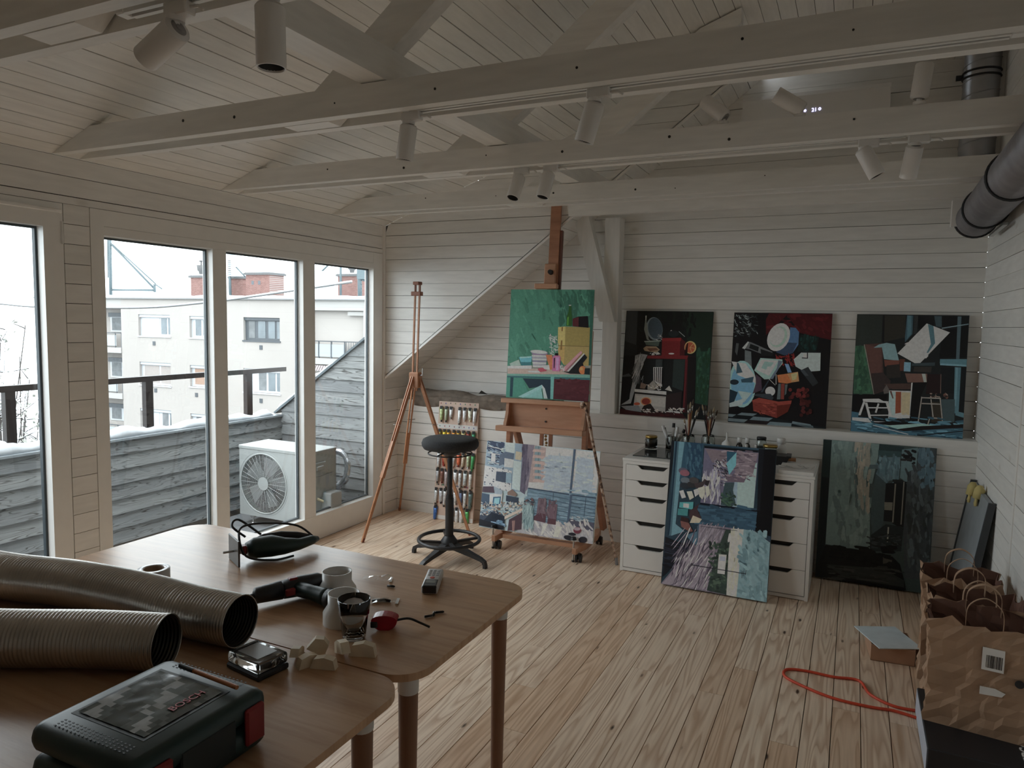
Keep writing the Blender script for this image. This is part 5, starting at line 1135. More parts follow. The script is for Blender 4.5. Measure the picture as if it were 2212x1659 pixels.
a.p('#1a2022','800 930 975 960 950 1200 640 1200 650 1040').ln('#77796f','825 960 815 1110',14).ln('#55605e','840 1110 930 1130',8).st(['#2a3030','#141818'], (630,1030,930,1170), 50, 80, 16, 8, 20).p('#080a0a','200 1135 850 1240 940 1330 985 1500 1000 1590 60 1455 60 1380').p('#1f2221','210 1330 760 1370 980 1490 980 1560 380 1460').st(['#252725','#191b1a','#2b2c29'], (230,1350,940,1500), 60, 150, 20, 8, 6).p('#33322d','770 1255 865 1245 860 1310 770 1325').p('#040505','370 1480 990 1570 985 1600 360 1510').st(['#050606','#0c0e0e'], (200,1160,900,1330), 40, 140, 40, 8, 8)
a.done()
# ================================================================== EASELS, STOOL, TUBE BOARD
BEECH = bamboo('reddish_beech', (0.50, 0.25, 0.155), (0.36, 0.16, 0.09), (3, 3, 26), .42)
BEECH_L = bamboo('pale_beech', (0.60, 0.34, 0.22), (0.48, 0.25, 0.15), (3, 26, 26), .42)
ORNGW = bamboo('orange_beech', (0.50, 0.235, 0.12), (0.36, 0.15, 0.07), (3, 3, 20), .4)
# ---- studio easel
th_, ph_ = math.radians(5.5), math.radians(6.5)
nb_ = Vector((-math.sin(ph_), math.cos(ph_), 0)); U_ = Vector((math.cos(ph_), math.sin(ph_), 0)); V_ = Vector((0,0,1))*math.cos(th_) + nb_*math.sin(th_); N_ = U_.cross(V_)*-1
# frame: x across, y up the leaning mast, z away from the viewer; origin under the middle of the canvas it holds
EO = Vector((-1.82, 4.365, 1.008))
es = empty('studio_easel', (-1.80, 4.44, 0), 0, 'large reddish beech studio easel on castors in front of the knee wall', 'easel')
EM = Matrix.Translation(-Vector(es.location)) @ Matrix(((U_.x, V_.x, -N_.x*-1, EO.x), (U_.y, V_.y, -N_.y*-1, EO.y), (U_.z, V_.z, -N_.z*-1, EO.z), (0,0,0,1)))
def EB(): b = MB(); b.M = EM; return b
zsgn = 1 if (EM.to_3x3() @ Vector((0,0,1))).y > 0 else -1
def ez(a, b): return (a, b) if zsgn > 0 else (-b, -a)
def ebox(b, x0, y0, x1, y1, za, zb, r=None):
    za, zb = ez(za, zb)
    return b.bbox(x0, y0, za, x1, y1, zb, r) if r else b.box(x0, y0, za, x1, y1, zb)
vf = -(1.008/math.cos(th_)) + .10        # where the leaning frame meets the base rails
for sx_ in (-1, 1):
    b = EB(); ebox(b, sx_*.262-.016, vf, sx_*.262+.016, .47 if sx_ > 0 else -.02, .024, .085, .004); b.build('upright', BEECH, es)
b = EB(); ebox(b, -.042, vf, -.020, -.17, .03, .055); b.build('mast_rail', BEECH, es)
b = EB(); ebox(b, .020, vf, .042, -.17, .03, .055); b.build('mast_rail', BEECH, es)
b = EB(); r2 = random.Random(2)
for k in range(18): b.sphere((r2.uniform(-.004, .004), -.20 - k*.022, (.042 if zsgn > 0 else -.042)), .010, 8, 6)
tag(b.build('bead_cord', simple('bead_cord_ochre', (0.45, 0.30, 0.12), .6), es), kind='stuff')
b = EB(); ebox(b, -.040, -.19, .030, 1.30, .022, .044, .002); b.build('mast_board', BEECH, es)
b = EB(); ebox(b, .031, -.19, .046, 1.13, .030, .062); b.build('mast_back_strip', simple('dark_beech', (0.16, 0.06, 0.04), .5), es)
b = EB(); ebox(b, -.300, -.033, .290, -.003, -.055, .022, .003); b.build('canvas_ledge', BEECH_L, es)
b = EB(); ebox(b, -.262, -.185, .255, -.034, .010, .022); ob = b.build('tray_back', BEECH_L, es)
for sx_ in (-1, 1):
    b = EB(); pts = [(-.062, -.185), (-.058, -.165), (-.040, -.135), (-.026, -.100), (-.022, -.034), (.010, -.034), (.010, -.185)]
    x0 = -.272 if sx_ < 0 else .252
    b.prism([(x0, v_, zsgn*n_) for n_, v_ in pts], (0,0,0), (.020, 0, 0)); b.build('tray_cheek', BEECH_L, es)
b = EB(); ebox(b, -.320, -.222, .275, -.186, -.085, .022, .004); b.build('brush_tray', BEECH_L, es)
b = EB()
for yy in (-.06, -.145): b.cyl((0, yy, zsgn*.011), (0, yy, zsgn*.004), .006, n=12)
b.build('screw', BLACKP, es)
b = EB(); ebox(b, -.060, .755, .022, .905, .002, .022, .006); b.build('top_clamp', BEECH_L, es)
b = EB(); ebox(b, -.115, .735, .040, .768, -.030, .022, .004); b.build('canvas_holder', BEECH_L, es)
b = EB(); b.cyl((-.012, .845, zsgn*.004), (-.012, .845, -zsgn*.028), .017, .015, n=18); b.build('clamp_knob', BLACKP, es)
for sx_ in (-1,):
    p0 = EM @ Vector((-.255, -.10, zsgn*.06)); p1 = Vector((-.21, .26, .10))
    MB().beam(p0, p1, .030, .045).build('rear_strut', BEECH, es)
p0 = EM @ Vector((.262, -.10, zsgn*.06)); MB().beam(p0, Vector((.30, .24, .10)), .030, .045).build('rear_strut', BEECH, es)
b = EB(); b.cyl((.285, -.32, zsgn*.055), (.315, -.32, zsgn*.055), .016, n=14); b.build('side_knob', BLACKP, es)
for fx, bx in ((-2.105, -2.135), (-1.532, -1.535)):
    f0 = Vector((fx, 4.185, .088)) - Vector(es.location); b0 = Vector((bx, 4.68, .088)) - Vector(es.location)
    d = (b0 - f0).normalized(); sd = d.cross(Vector((0,0,1)))
    out = []
    for t_, w_ in ((0, .020), (.012, .030), (.06, .034), (.13, .062), (.36, .062), (.46, .034), (.492, .030), (.503, .020)): out.append((t_, w_))
    poly = [f0 + d*t_ + sd*w_*.6 for t_, w_ in out] + [f0 + d*t_ - sd*w_*.6 for t_, w_ in reversed(out)]
    b = MB(); b.prism([p - Vector((0, 0, .032)) for p in poly], (0,0,0), (0,0,.038)); b.build('base_rail', BEECH_L, es)
    for t_ in (.035, .455):
        c = f0 + d*t_ + sd*(-.028 if t_ < .2 else -.01)*0; c = f0 + d*t_
        b = MB(); ax = Vector((1, .15, 0)).normalized()
        cc = Vector((c.x + .020, c.y, -0.0)) ; cc.z = .027
        b.cyl(cc - ax*.020, cc - ax*.006, .027, n=18).cyl(cc + ax*.006, cc + ax*.020, .027, n=18).cyl(cc - ax*.005, cc + ax*.005, .012, n=10)
        b.box(cc.x-.012, cc.y-.012, .030, cc.x+.012, cc.y+.012, .0565); b.build('castor', BLACKP, es)
    c = f0 + d*.022 - Vector((.012, 0, 0))
    b = MB(); b.cyl((c.x, c.y, .0), (c.x, c.y, .15), .0055, n=12); rod = b.build('levelling_screw', STEEL, es)
    b = MB(); b.cyl((c.x, c.y, .145), (c.x, c.y, .162), .020, .014, n=18).cyl((c.x, c.y, .0), (c.x, c.y, .012), .009, n=12); b.build('screw_knob', BLACKP, rod)
b = MB(); p0 = Vector((-2.06, 4.255, .085)) - Vector(es.location); p1 = Vector((-1.57, 4.285, .085)) - Vector(es.location); b.beam(p0, p1, .045, .026); b.build('cross_bar', BEECH_L, es)
# ---- stick leaning by the easel
sp = spl([(-1.545, 4.30, .985), (-1.535, 4.27, 1.008), (-1.515, 4.275, .995), (-1.505, 4.285, .95), (-1.47, 4.287, .80), (-1.38, 4.288, .42), (-1.282, 4.29, .012)], 7)
st_ = MB().tube(sp, [.013 if i < 12 else .0095 for i in range(len(sp))], n=10)
t = NT('speckled_stick'); v = t.coords((1, 1, 1), rnd=False); nz = t.n('TexNoise', i_Scale=38.0, i_Detail=3.0); t.l(v, nz.inputs['Vector'])
t.color(t.ramp(nz.outputs['Fac'], [(.42, (0.09, 0.045, 0.03)), (.52, (0.38, 0.24, 0.16)), (.62, (0.50, 0.38, 0.30))])); t.setb(Roughness=.6)
o = empty('walking_stick', (-1.29, 4.29, 0), 0, 'speckled walking stick with bent handle leaning beside the studio easel', 'stick')
st_.v = [(p[0]+1.29, p[1]-4.29, p[2]) for p in st_.v]; st_.build('shaft', t.m, o)
b = MB(); b.cyl((.010, .0, .0), (.003, 0, .045), .010, .0105, n=12); b.build('ferrule', simple('grey_rubber', (0.22, 0.21, 0.21), .7), o)

# ---- tripod easel
HX, HY, HZ = -2.815, 4.32, 1.135
te = empty('tripod_easel', (HX, HY, 0), 0, 'slim orange beech tripod easel standing in the left corner by the window', 'easel')
feet = [Vector((-2.952, 3.885, 0)), Vector((-3.205, 4.695, 0)), Vector((-2.389, 4.38, 0))]
for f_ in feet:
    top = Vector((0, 0, HZ-.02)); fo = Vector((f_.x - HX, f_.y - HY, 0)); d = (fo - top).normalized()
    rad = Vector((fo.x, fo.y, 0)).normalized(); sd = d.cross(Vector((0,0,1))).normalized(); top = top + rad*.026
    L_ = (fo - top).length; q = .62
    e_ = top.lerp(fo, q)
    for s_ in (-1, 1):
        MB().beam(top + sd*s_*.0105, e_ + sd*s_*.0105, .007, .021, up=tuple(rad)).build('leg_slat', ORNGW, te)
    MB().beam(top.lerp(fo, .40), fo, .0125, .019, up=tuple(rad)).build('lower_leg', ORNGW, te)
    b = MB(); b.beam(top.lerp(fo, q-.035), top.lerp(fo, q), .030, .023, up=tuple(rad)); b.build('collar', ORNGW, te)
    b = MB(); c = top.lerp(fo, .30); b.cyl(c - sd*.02, c + sd*.022, .004, n=8).cyl(c + sd*.022, c + sd*.040 + rad*.012, .0035, n=8); b.build('wing_bolt', STEEL, te)
    b = MB(); b.cyl(tuple(fo + Vector((0,0,.0))), tuple(fo - d*.03), .007, .010, n=10); b.build('foot_tip', simple('dark_red_rubber', (0.16, 0.03, 0.025), .6), te)
b = MB(); b.bbox(-.040, -.030, HZ-.10, .040, .025, HZ+.012, .006); b.build('hub', ORNGW, te)
for s_ in (-1, 1):
    MB().beam((s_*.018, -.018, HZ-.12), (s_*.018 + .002, .012, 1.735), .011, .011, up=(0,1,0)).build('mast_bar', ORNGW, te)
b = MB(); b.bbox(-.040, -.010, 1.690, .038, .030, 1.718, .003); b.build('top_clamp', simple('dark_orange_beech', (0.28, 0.10, 0.055), .45), te)
b = MB(); b.bbox(-.022, -.014, 1.765, .028, .034, 1.788, .003).box(-.02, .004, 1.718, -.010, .018, 1.766).box(.016, .004, 1.718, .026, .018, 1.766); b.build('top_block', MATS['dark_orange_beech'], te)
b = MB(); b.cyl((.040, -.01, HZ-.01), (.070, -.02, HZ-.005), .004, n=8).cyl((.068, -.02, HZ-.008), (.075, -.025, HZ+.045), .004, n=8); b.build('wing_bolt', STEEL, te)

# ---- swivel stool
SX, SY = -2.255, 3.86
so = empty('swivel_stool', (SX, SY, 0), 0, 'round charcoal swivel stool with black foot ring and four splayed legs', 'stool')
SEAT = simple('charcoal_fabric', (0.028, 0.029, 0.031), .9, var=.25, scale=120, bump=.3, bscale=300)
b = MB(); b.lathe([(.0001, .715), (.12, .713), (.166, .720), (.178, .738), (.180, .755), (.172, .776), (.155, .785), (.09, .790), (.0001, .791)], 48); b.build('seat', SEAT, so)
b = MB(); b.lathe([(.0001, .672), (.036, .672), (.060, .690), (.075, .712), (.0001, .716)], 24); b.build('tilt_housing', BLACKP, so)
b = MB(); b.tube([(.138*math.cos(2*PI*k/40), .138*math.sin(2*PI*k/40), .688) for k in range(40)], .0045, n=6, closed=True)
for an in (.4, 2.5, 4.6): b.cyl((.138*math.cos(an), .138*math.sin(an), .688), (.05*math.cos(an), .05*math.sin(an), .700), .004, n=6)
b.build('lever_ring', BLACKP, so)
b = MB(); b.cyl((0,0,.40), (0,0,.69), .0165, n=20); b.build('gas_rod', BLACKP, so)
b = MB(); b.cyl((0,0,.10), (0,0,.40), .0265, n=22).cyl((0,0,.30), (0,0,.42), .023, n=22); b.build('column', BLACKP, so)
b = MB(); b.tube([(.193*math.cos(2*PI*k/48), .193*math.sin(2*PI*k/48), .135) for k in range(48)], .0115, n=10, closed=True)
b.build('foot_ring', BLACKP, so)
b = MB(); b.lathe([(.03, .09), (.055, .10), (.055, .125), (.03, .16)], 24); b.build('hub', BLACKP, so)
for an in (math.radians(q) for q in (40, 130, 220, 310)):
    b = MB(); b.beam((.04*math.cos(an), .04*math.sin(an), .118), (.190*math.cos(an), .190*math.sin(an), .134), .020, .014); b.build('ring_spoke', BLACKP, so)
for an in (math.radians(q) for q in (176, 262, 354, 88)):
    c, s_ = math.cos(an), math.sin(an); r_ = .275
    b = MB(); pts = [(.03, .10, .024, .040), (.10, .085, .021, .034), (.18, .066, .016, .026), (.245, .050, .014, .022), (.268, .038, .014, .020), (.276, .018, .014, .018), (.276, .0, .014, .018)]
    vs = []
    for i, (q, z_, w_, h_) in enumerate(pts):
        up_ = Vector((0,0,1)) if i < 4 else Vector((c*.75, s_*.75, .5)).normalized() if i == 4 else Vector((c, s_, 0))
        ctr = Vector((c*q, s_*q, z_)); sd = Vector((-s_, c, 0))
        for a_, e_ in ((-1,-1),(1,-1),(1,1),(-1,1)): vs.append(ctr + sd*(a_*w_) + up_*(e_*h_/2))
    n_ = len(pts); fs = [(i*4+k, i*4+(k+1) % 4, (i+1)*4+(k+1) % 4, (i+1)*4+k) for i in range(n_-1) for k in range(4)] + [(3,2,1,0), tuple(range(4*n_-4, 4*n_))]
    vs = [Vector((p.x, p.y, max(0, p.z))) for p in vs]
    b._add(vs, fs); b.build('leg', BLACKP, so)

# ---- board of paint tubes leaning on the knee wall
bt = math.radians(5.5); bph = math.radians(4.0)
bU = Vector((math.cos(bph), math.sin(bph), 0)); bn = Vector((-math.sin(bph), math.cos(bph), 0)); bV = Vector((0,0,1))*math.cos(bt) + bn*math.sin(bt); bN = bU.cross(bV)
bp0 = Vector((-2.85, 4.628, 0))
BW = .335; BH = .905
tb = empty('tube_board', (0,0,0), 0, 'pink primed board hung with rows of paint tubes leaning on the knee wall', 'board')
BMx = Matrix(((bU.x, bV.x, bN.x, bp0.x), (bU.y, bV.y, bN.y, bp0.y), (bU.z, bV.z, bN.z, bp0.z), (0,0,0,1))); tb.matrix_world = BMx
MB().bbox(0, 0, -.012, BW, BH, 0, .001).build('panel', simple('pinkish_board', (0.72, 0.55, 0.46), .6, var=.04), tb)
b = MB(); b.box(.001, .004, .0002, BW-.001, .034, .0008).box(.001, BH-.205, .0002, BW-.001, BH-.172, .0008); b.build('white_strip', simple('white_paper_strip', (0.82, 0.81, 0.79), .7), tb)
rows = [  # v of the clips, u positions (fraction), colours, caps
    (.865, (.06, .19, .31, .53, .65, .78, .91), ('#8f9a70', '#7d8470', '#a9acad', '#a5a8a9', '#b8babb', '#a9aa9a', '#b0b2b4'), ('#202020', '#202020', '#6a6460', '#6a6460', '#c8c4bc', '#c8b890', '#d8b8b0')),
    (.690, (.05, .17, .27, .41, .52, .65, .77, .90), ('#6a6030', '#b89a30', '#d09030', '#c07a30', '#b0852f', '#b0a070', '#7a3a30', '#3a7a5a'), ('#303030', '#c0a030', '#c8c8c8', '#c06a20', '#c8c8c8', '#c8a050', '#6a2a20', '#b0b0a8')),
    (.525, (.06, .18, .30, .44, .56, .68, .80, .92), ('#a9acad', '#8a3a30', '#a5a8a9', '#b8babb', '#b05a40', '#b0a090', '#8f9a80', '#3a7a4a'), ('#303030', '#7a2a20', '#303030', '#c8c8c8', '#6a2a20', '#303030', '#c8c8c8', '#2a5a3a')),
    (.390, (.05, .16, .27, .38, .50, .62, .75, .88), ('#8a8a8c', '#6a4a40', '#8a8080', '#a5a8a9', '#b8babb', '#a9acad', '#9aa0a0', '#a5a5a0'), ('#303030', '#4a1a1a', '#303030', '#303030', '#c8c8c8', '#303030', '#5a3a30', '#303030')),
    (.240, (.04, .16, .27, .40, .52, .66, .77, .91), ('#a5a8a9', '#9a9da0', '#a9acad', '#3a4a80', '#b8babb', '#55607a', '#a5a8a9', '#4a5a58'), ('#303030', '#303030', '#303030', '#20306a', '#c8c8c8', '#303030', '#303030', '#303030')),
    (.105, (.05, .46, .58, .70, .84), ('#3a5a90', '#5a9ac0', '#c0c2c4', '#b8babb', '#4a8a50'), ('#20306a', '#b8c4c8', '#c8c8c8', '#303030', '#2a7a3a'))]
ORD = ('first', 'second', 'third', 'fourth', 'fifth', 'sixth', 'seventh', 'eighth'); RN = ('top', 'second', 'third', 'fourth', 'fifth', 'bottom')
TUBE = {}
def tmat(h, metal=.35):
    if h not in TUBE: TUBE[h] = simple('tube_' + h[1:], tuple(x*1.9 for x in hexc(h)[:3]), .35, metal, var=.35, scale=70)
    return TUBE[h]
SWC = [[('#7a8a5a', '#506a3a')]]
sw = MB(); swm = [simple('swatch_' + h[1:], h, .5) for h in ('#3a3a3a', '#8a2a2a', '#b03a5a', '#2a4a9a', '#2a8a6a', '#6a7a2a', '#c04030', '#3a2a5a')]
rt = random.Random(11)
for ri, (v0, us, cols, caps) in enumerate(rows):
    for ti, (u_, c_, k_) in enumerate(zip(us, cols, caps)):
        L_ = rt.uniform(.085, .125) if ri not in (3, 4) else rt.uniform(.09, .135)
        if ri == 0 and ti == 2: L_ = .075
        w_ = rt.uniform(.013, .017); x0 = u_*BW + .006; tl = rt.uniform(-.06, .06)
        o = empty('paint_tube', (0,0,0), 0, f'{ORD[ti]} paint tube from the left in the {RN[ri]} row of the tube board', 'paint tube', 'paint tubes hanging on the tube board')
        o.matrix_world = BMx @ Matrix.Translation((x0, v0, .0105)) @ Matrix.Rotation(tl, 4, 'Z')
        b = MB(); n_ = 12; vs = []
        for t_, rw, rd in ((0, w_*1.12, .0018), (.25, w_*1.05, .006), (.7, w_*.82, .0095), (.9, w_*.78, .0095), (.94, w_*.4, .005)):
            for k in range(n_): an = 2*PI*k/n_; vs.append((rw*math.cos(an), -.008 - L_*t_, rd*math.sin(an)))
        b._add(vs, [(i*n_+k, i*n_+(k+1) % n_, (i+1)*n_+(k+1) % n_, (i+1)*n_+k) for i in range(4) for k in range(n_)] + [tuple(range(n_)), tuple(range(4*n_, 5*n_))], 0, True); b.build('tube_body', tmat(c_), o)
        MB().box(-.010, -.020, -.0035, .010, .004, .0045).build('clip', BLACKP, o)
        MB().cyl((0, -.006 - L_*.94, 0), (0, -.006 - L_*.94 - .016, 0), .0062, .0068, n=10).build('cap', tmat(k_, 0), o)
    ns = 8 if ri != 5 else 8
    for q in range(8):
        for e_ in range(1 if ri in (0, 1) else 3):
            xx = BW*(.06 + q*.122) + e_*.0085 - .006; yy = v0 + .022 + rt.uniform(-.002, .002)
            sw._add([(xx, yy, .0009), (xx+.0065, yy-.001, .0009), (xx+.006, yy+.010, .0009), (xx, yy+.009, .0009)], [(0,1,2,3)], rt.randrange(8))
tag(sw.build('colour_swatches', swm, tb), kind='stuff')

# ---- rolled sacking lying along the ledge
SACK = simple('brown_grey_sacking', (0.19, 0.155, 0.125), .95, var=.25, scale=22, bump=.5, bscale=180)
P_ = []; n_ = 40; q = 16; r2 = random.Random(8); vs = []
for i in range(n_+1):
    t_ = i/n_; x_ = -3.15 + 1.28*t_; hh = .072 + .012*math.sin(t_*9) + .008*math.sin(t_*23 + 1); ww = .062 + .006*math.sin(t_*14)
    if i in (0, n_): hh *= .35; ww *= .5
    for k in range(q):
        an = 2*PI*k/q; wr = .006*math.sin(3*an + t_*30) + .004*math.sin(7*an - t_*18)
        yy = 4.815 + (ww + wr)*math.cos(an); zz = .895 + hh*.5 + (hh*.5 + wr*.6)*math.sin(an)
        vs.append((x_ + .01*math.sin(an*2), yy, max(.8936, zz)))
b = MB(); b._add(vs, [(i*q+k, i*q+(k+1) % q, (i+1)*q+(k+1) % q, (i+1)*q+k) for i in range(n_) for k in range(q)] + [tuple(range(q)), tuple(range(n_*q, n_*q+q))], 0, True)
sk = empty('sacking_roll', (-2.5, 4.815, .893), 0, 'long roll of brown grey sacking lying on the ledge behind the tube board', 'sacking')
b.v = [(p[0]+2.5, p[1]-4.815, p[2]-.893) for p in b.v]; b.build('cloth_roll', SACK, sk)
vs = []; n2 = 26
for i in range(n2+1):
    x_ = -.60 + 1.16*i/n2
    for j, (yy, zz) in enumerate(((-.064, .035), (-.0735, .0), (-.074, -.025 - .014*math.sin(i*.5) - .03*max(0, .3 - i/n2)*2), (-.071, -.025 - .014*math.sin(i*.5) - .03*max(0, .3 - i/n2)*2), (-.0705, .0), (-.058, .035))): vs.append((x_, yy - .004*math.sin(i*.9 + j)*(1 if j < 3 else 0), zz))
b = MB(); b._add(vs, [(i*6+k, i*6+k+1, (i+1)*6+k+1, (i+1)*6+k) for i in range(n2) for k in range(5)], 0, True); b.build('hanging_flap', SACK, sk)
b = MB(); b._add([(-.08, .02, .07), (-.045, .0, .100), (.0, .02, .070), (-.04, .05, .07)], [(0,1,2), (1,3,2), (0,3,1)]); b.build('loose_corner', simple('dark_sacking', (0.05, 0.045, 0.04), .95), sk)

# ================================================================== DRAWER UNITS AND WHAT STANDS ON THEM
DW = simple('white_lacquer', (0.84, 0.83, 0.81), .35, var=.015)
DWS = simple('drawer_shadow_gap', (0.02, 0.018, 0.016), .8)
zl = (.679, .573, .471, .322, .172, .026)
def drawer_unit(x0, label):
    u = empty('drawer_unit', (x0 + .18, 4.206, 0), 0, label, 'drawers', 'white drawer units under the worktop')
    b = MB(); b.box(-.18, 0, .0, -.162, .535, .687).box(.162, 0, .0, .18, .535, .687).box(-.162, 0, .669, .162, .535, .687).box(-.162, 0, .004, .162, .535, .022).box(-.162, .52, .022, .162, .535, .669); b.build('carcass', DW, u)
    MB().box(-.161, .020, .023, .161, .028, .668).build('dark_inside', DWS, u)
    for za, zb in zip(zl, zl[1:]):
        t_, bt_ = za - .0015 if za < .67 else .6665, zb + .0015
        h_ = .024; pts = [(-.1595, bt_), (.1595, bt_), (.1595, t_), (.098, t_)]
        for q in range(1, 7): k = q/6; pts.append((.098 - .034*k, t_ - h_*(3*k*k - 2*k**3)))
        pts.append((-.060, t_ - h_))
        for q in range(1, 7): k = q/6; pts.append((-.060 - .034*k, t_ - h_ + h_*(3*k*k - 2*k**3)))
        pts.append((-.1595, t_))
        d = MB(); d.prism([(p[0], -.001, p[1]) for p in pts], (0,0,0), (0, .016, 0)); d = d.build('drawer', DW, u)
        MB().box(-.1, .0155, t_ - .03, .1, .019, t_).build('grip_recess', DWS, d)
    return u
drawer_unit(-1.236, 'left white five drawer unit with curved grip cutouts under the worktop')
drawer_unit(-.517, 'right white five drawer unit with curved grip cutouts under the worktop')
wt = MB().bbox(-1.240, 4.206, .6875, -.152, 4.742, .7035, .002).build('worktop', DW); tag(wt, 'long white worktop lying across both white drawer units', 'worktop')
WZ = .7035
THICKG = simple('dark_glass_sheet', (0.055, 0.06, 0.06), .04, var=.1, spec=.8)
o = MB().bbox(-1.205, 4.30, WZ, -.90, 4.66, WZ+.006, .0015).build('glass_palette', THICKG); tag(o, 'dark glass palette sheet lying on the left end of the worktop', 'palette')
def glassm(name, col=(0.9, 0.95, 0.94), rough=.02):
    if name in MATS: return MATS[name]
    t = NT(name); t.setb(**{'Base Color': C4(col), 'Roughness': rough, 'Transmission Weight': 1.0, 'IOR': 1.45}); return t.m
CLEAR = glassm('jar_glass')
GOLD = simple('gold_lid', (0.52, 0.36, 0.12), .3, .85)
def jar(name, x, y, z, r, h, label, lid=None, fill=None, fh=.7, cat='jar', glass=None, wide_lid=1.0, lidh=.012):
    o = empty(name, (x, y, z), 0, label, cat)
    b = MB(); b.lathe([(.0001, .001), (r*.92, 0), (r, .006), (r, h*.82), (r*.9, h*.9), (r*.88, h), (r*.80, h), (r*.82, h*.9), (r*.92, h*.8), (r*.92, .008), (.0001, .006)], 26); b.build('glass_body', glass or CLEAR, o)
    if fill: b = MB(); b.lathe([(.0001, .0065), (r*.905, .0085), (r*.905, h*fh), (.0001, h*fh)], 22); b.build('contents', fill, o)
    if lid: b = MB(); b.lathe([(.0001, h+lidh*.9), (r*.88*wide_lid, h+lidh), (r*.96*wide_lid, h+lidh*.7), (r*.96*wide_lid, h-lidh*.3), (.0001, h-lidh*.2)], 26); b.build('lid', lid, o)
    return o
def at(u, v, y): p = px(u, v, 1, y); return p
p = px(1413, 966, 2, WZ+.006); jar('lidded_jar', p.x, 4.565, WZ+.006, .040, .078, 'squat jar of brown medium with gold lid on the dark glass palette', GOLD, simple('brown_medium', (0.06, 0.035, 0.02), .4), .85)
TW = simple('tube_white', (0.72, 0.72, 0.72), .4, .1)
p = at(1450, 955, 4.62); g = jar('tube_glass', p.x, 4.64, WZ, .040, .095, 'clear glass of white paint tubes beside the lidded jar on the worktop', cat='glass')
for k, (dx, dy, tx, ty, h_) in enumerate(((-.018, 0, -.03, 0, .135), (.0, .01, .0, .02, .165), (.014, -.008, .02, -.01, .150), (.02, .012, .045, .01, .13), (-.006, -.016, -.045, 0, .150))):
    o = empty('paint_tube', (p.x + dx, 4.64 + dy, WZ + .008), 0, ('leftmost', 'tallest', 'middle', 'rightmost', 'frontmost')[k] + ' white paint tube standing in the clear glass on the worktop', 'paint tube', 'white paint tubes standing in a glass')
    b = MB(); b.tube([(0,0,0), (tx*.5, ty*.5, h_*.5), (tx, ty, h_*.82)], [.004, .009, .0115], n=10); b.build('tube_body', TW, o)
    b = MB(); b.cyl((tx, ty, h_*.82), (tx*1.2, ty*1.2, h_), .0105, .0095, n=12); b.build('cap', BLACKP if k in (0, 1, 3) else TW, o)
# jars of brushes
BR = [simple('brush_handle_' + n_, c_, .35) for n_, c_ in (('tan', (0.45, 0.25, 0.12)), ('rust', (0.28, 0.08, 0.04)), ('black', (0.02, 0.02, 0.02)), ('pale', (0.62, 0.45, 0.28)), ('plum', (0.10, 0.03, 0.035)))]
FER = simple('brush_ferrule', (0.6, 0.58, 0.55), .25, .9); BRI = simple('brush_bristle', (0.12, 0.085, 0.06), .9); BRI2 = simple('pale_bristle', (0.42, 0.33, 0.22), .9)
def brushes(cx, cy, specs, jl, grp, nm):
    jar('brush_jar', cx, cy, WZ, .042, .115, jl, cat='jar')
    for k, (u, v, hm, lean) in enumerate(specs):
        tip = at(u, v, cy + lean); bx = cx + (tip.x - cx)*-.35; by = cy - lean*.3
        bx = max(cx-.026, min(cx+.026, bx)); base = Vector((bx, by, WZ+.008))
        o = empty('paint_brush', tuple(base), 0, f'{ORD[k] if k < 8 else "ninth"} paint brush from the left in the {nm}', 'brush', grp)
        d = tip - base; L_ = d.length; b = MB(); b.tube([(0,0,0), d*.35, d*.78], [.0022, .0048, .0042], n=8); b.build('handle', BR[hm], o)
        b = MB(); b.tube([d*.78, d*.88], [.0045, .005], n=8); b.build('ferrule', FER, o)
        b = MB(); b.tube([d*.88, d*.94, d], [.0052, .006, .002], n=8); b.build('bristles', BRI if k % 2 else BRI2, o)
c1 = at(1487, 950, 4.60); brushes(c1.x, 4.60, ((1478, 905, 4, 0), (1487, 872, 3, .02), (1492, 868, 1, .0), (1498, 862, 0, .02), (1506, 885, 2, -.02), (1512, 878, 2, .02)), 'left clear jar of paint brushes behind the tall blue picture', 'brushes standing in the left jar', 'left brush jar')
c1 = at(1530, 950, 4.66); brushes(c1.x, 4.66, ((1517, 874, 2, 0), (1524, 875, 4, .02), (1530, 888, 1, .0), (1537, 884, 0, -.02), (1543, 880, 4, .0), (1550, 886, 2, .02)), 'right clear jar of dark paint brushes behind the tall blue picture', 'brushes standing in the right jar', 'right brush jar')
p = at(1570, 958, 4.60); o = empty('funnel', (p.x, 4.60, WZ), 0, 'small white plastic funnel upside down on the worktop', 'funnel')
b = MB(); zf = p.z - WZ; b.lathe([(.042, 0), (.044, .004), (.040, .012), (.030, zf+.002), (.010, zf+.022), (.0065, zf+.030), (.005, zf+.070), (.004, zf+.070), (.005, zf+.028), (.03, zf-.004), (.038, 0)], 26); b.build('cone', WHITEP, o)
BRNG = simple('brown_bottle_glass', (0.03, 0.022, 0.018), .12, spec=.8)
def bottle(u, vcap, y, r, label, capm, body=None, h=None, name='small_bottle', cat='bottle'):
    p = at(u, vcap, y); H = p.z - WZ if h is None else h; o = empty(name, (p.x, y, WZ), 0, label, cat)
    b = MB(); b.lathe([(.0001, 0), (r, 0), (r, H*.55), (r*.85, H*.65), (r*.45, H*.74), (r*.45, H*.80)], 20); b.build('body', body or BRNG, o)
    b = MB(); b.lathe([(.0001, H), (r*.72, H), (r*.76, H*.98), (r*.76, H*.76), (.0001, H*.76)], 20); b.build('cap', capm, o)
bottle(1598, 945, 4.62, .020, 'left small brown bottle with white cap on the worktop', WHITEP)
bottle(1615, 946, 4.61, .019, 'right small brown bottle with white cap next to its twin', WHITEP)
bottle(1612, 960, 4.54, .012, 'tiny bottle with white cap in front of the twin brown bottles', WHITEP)
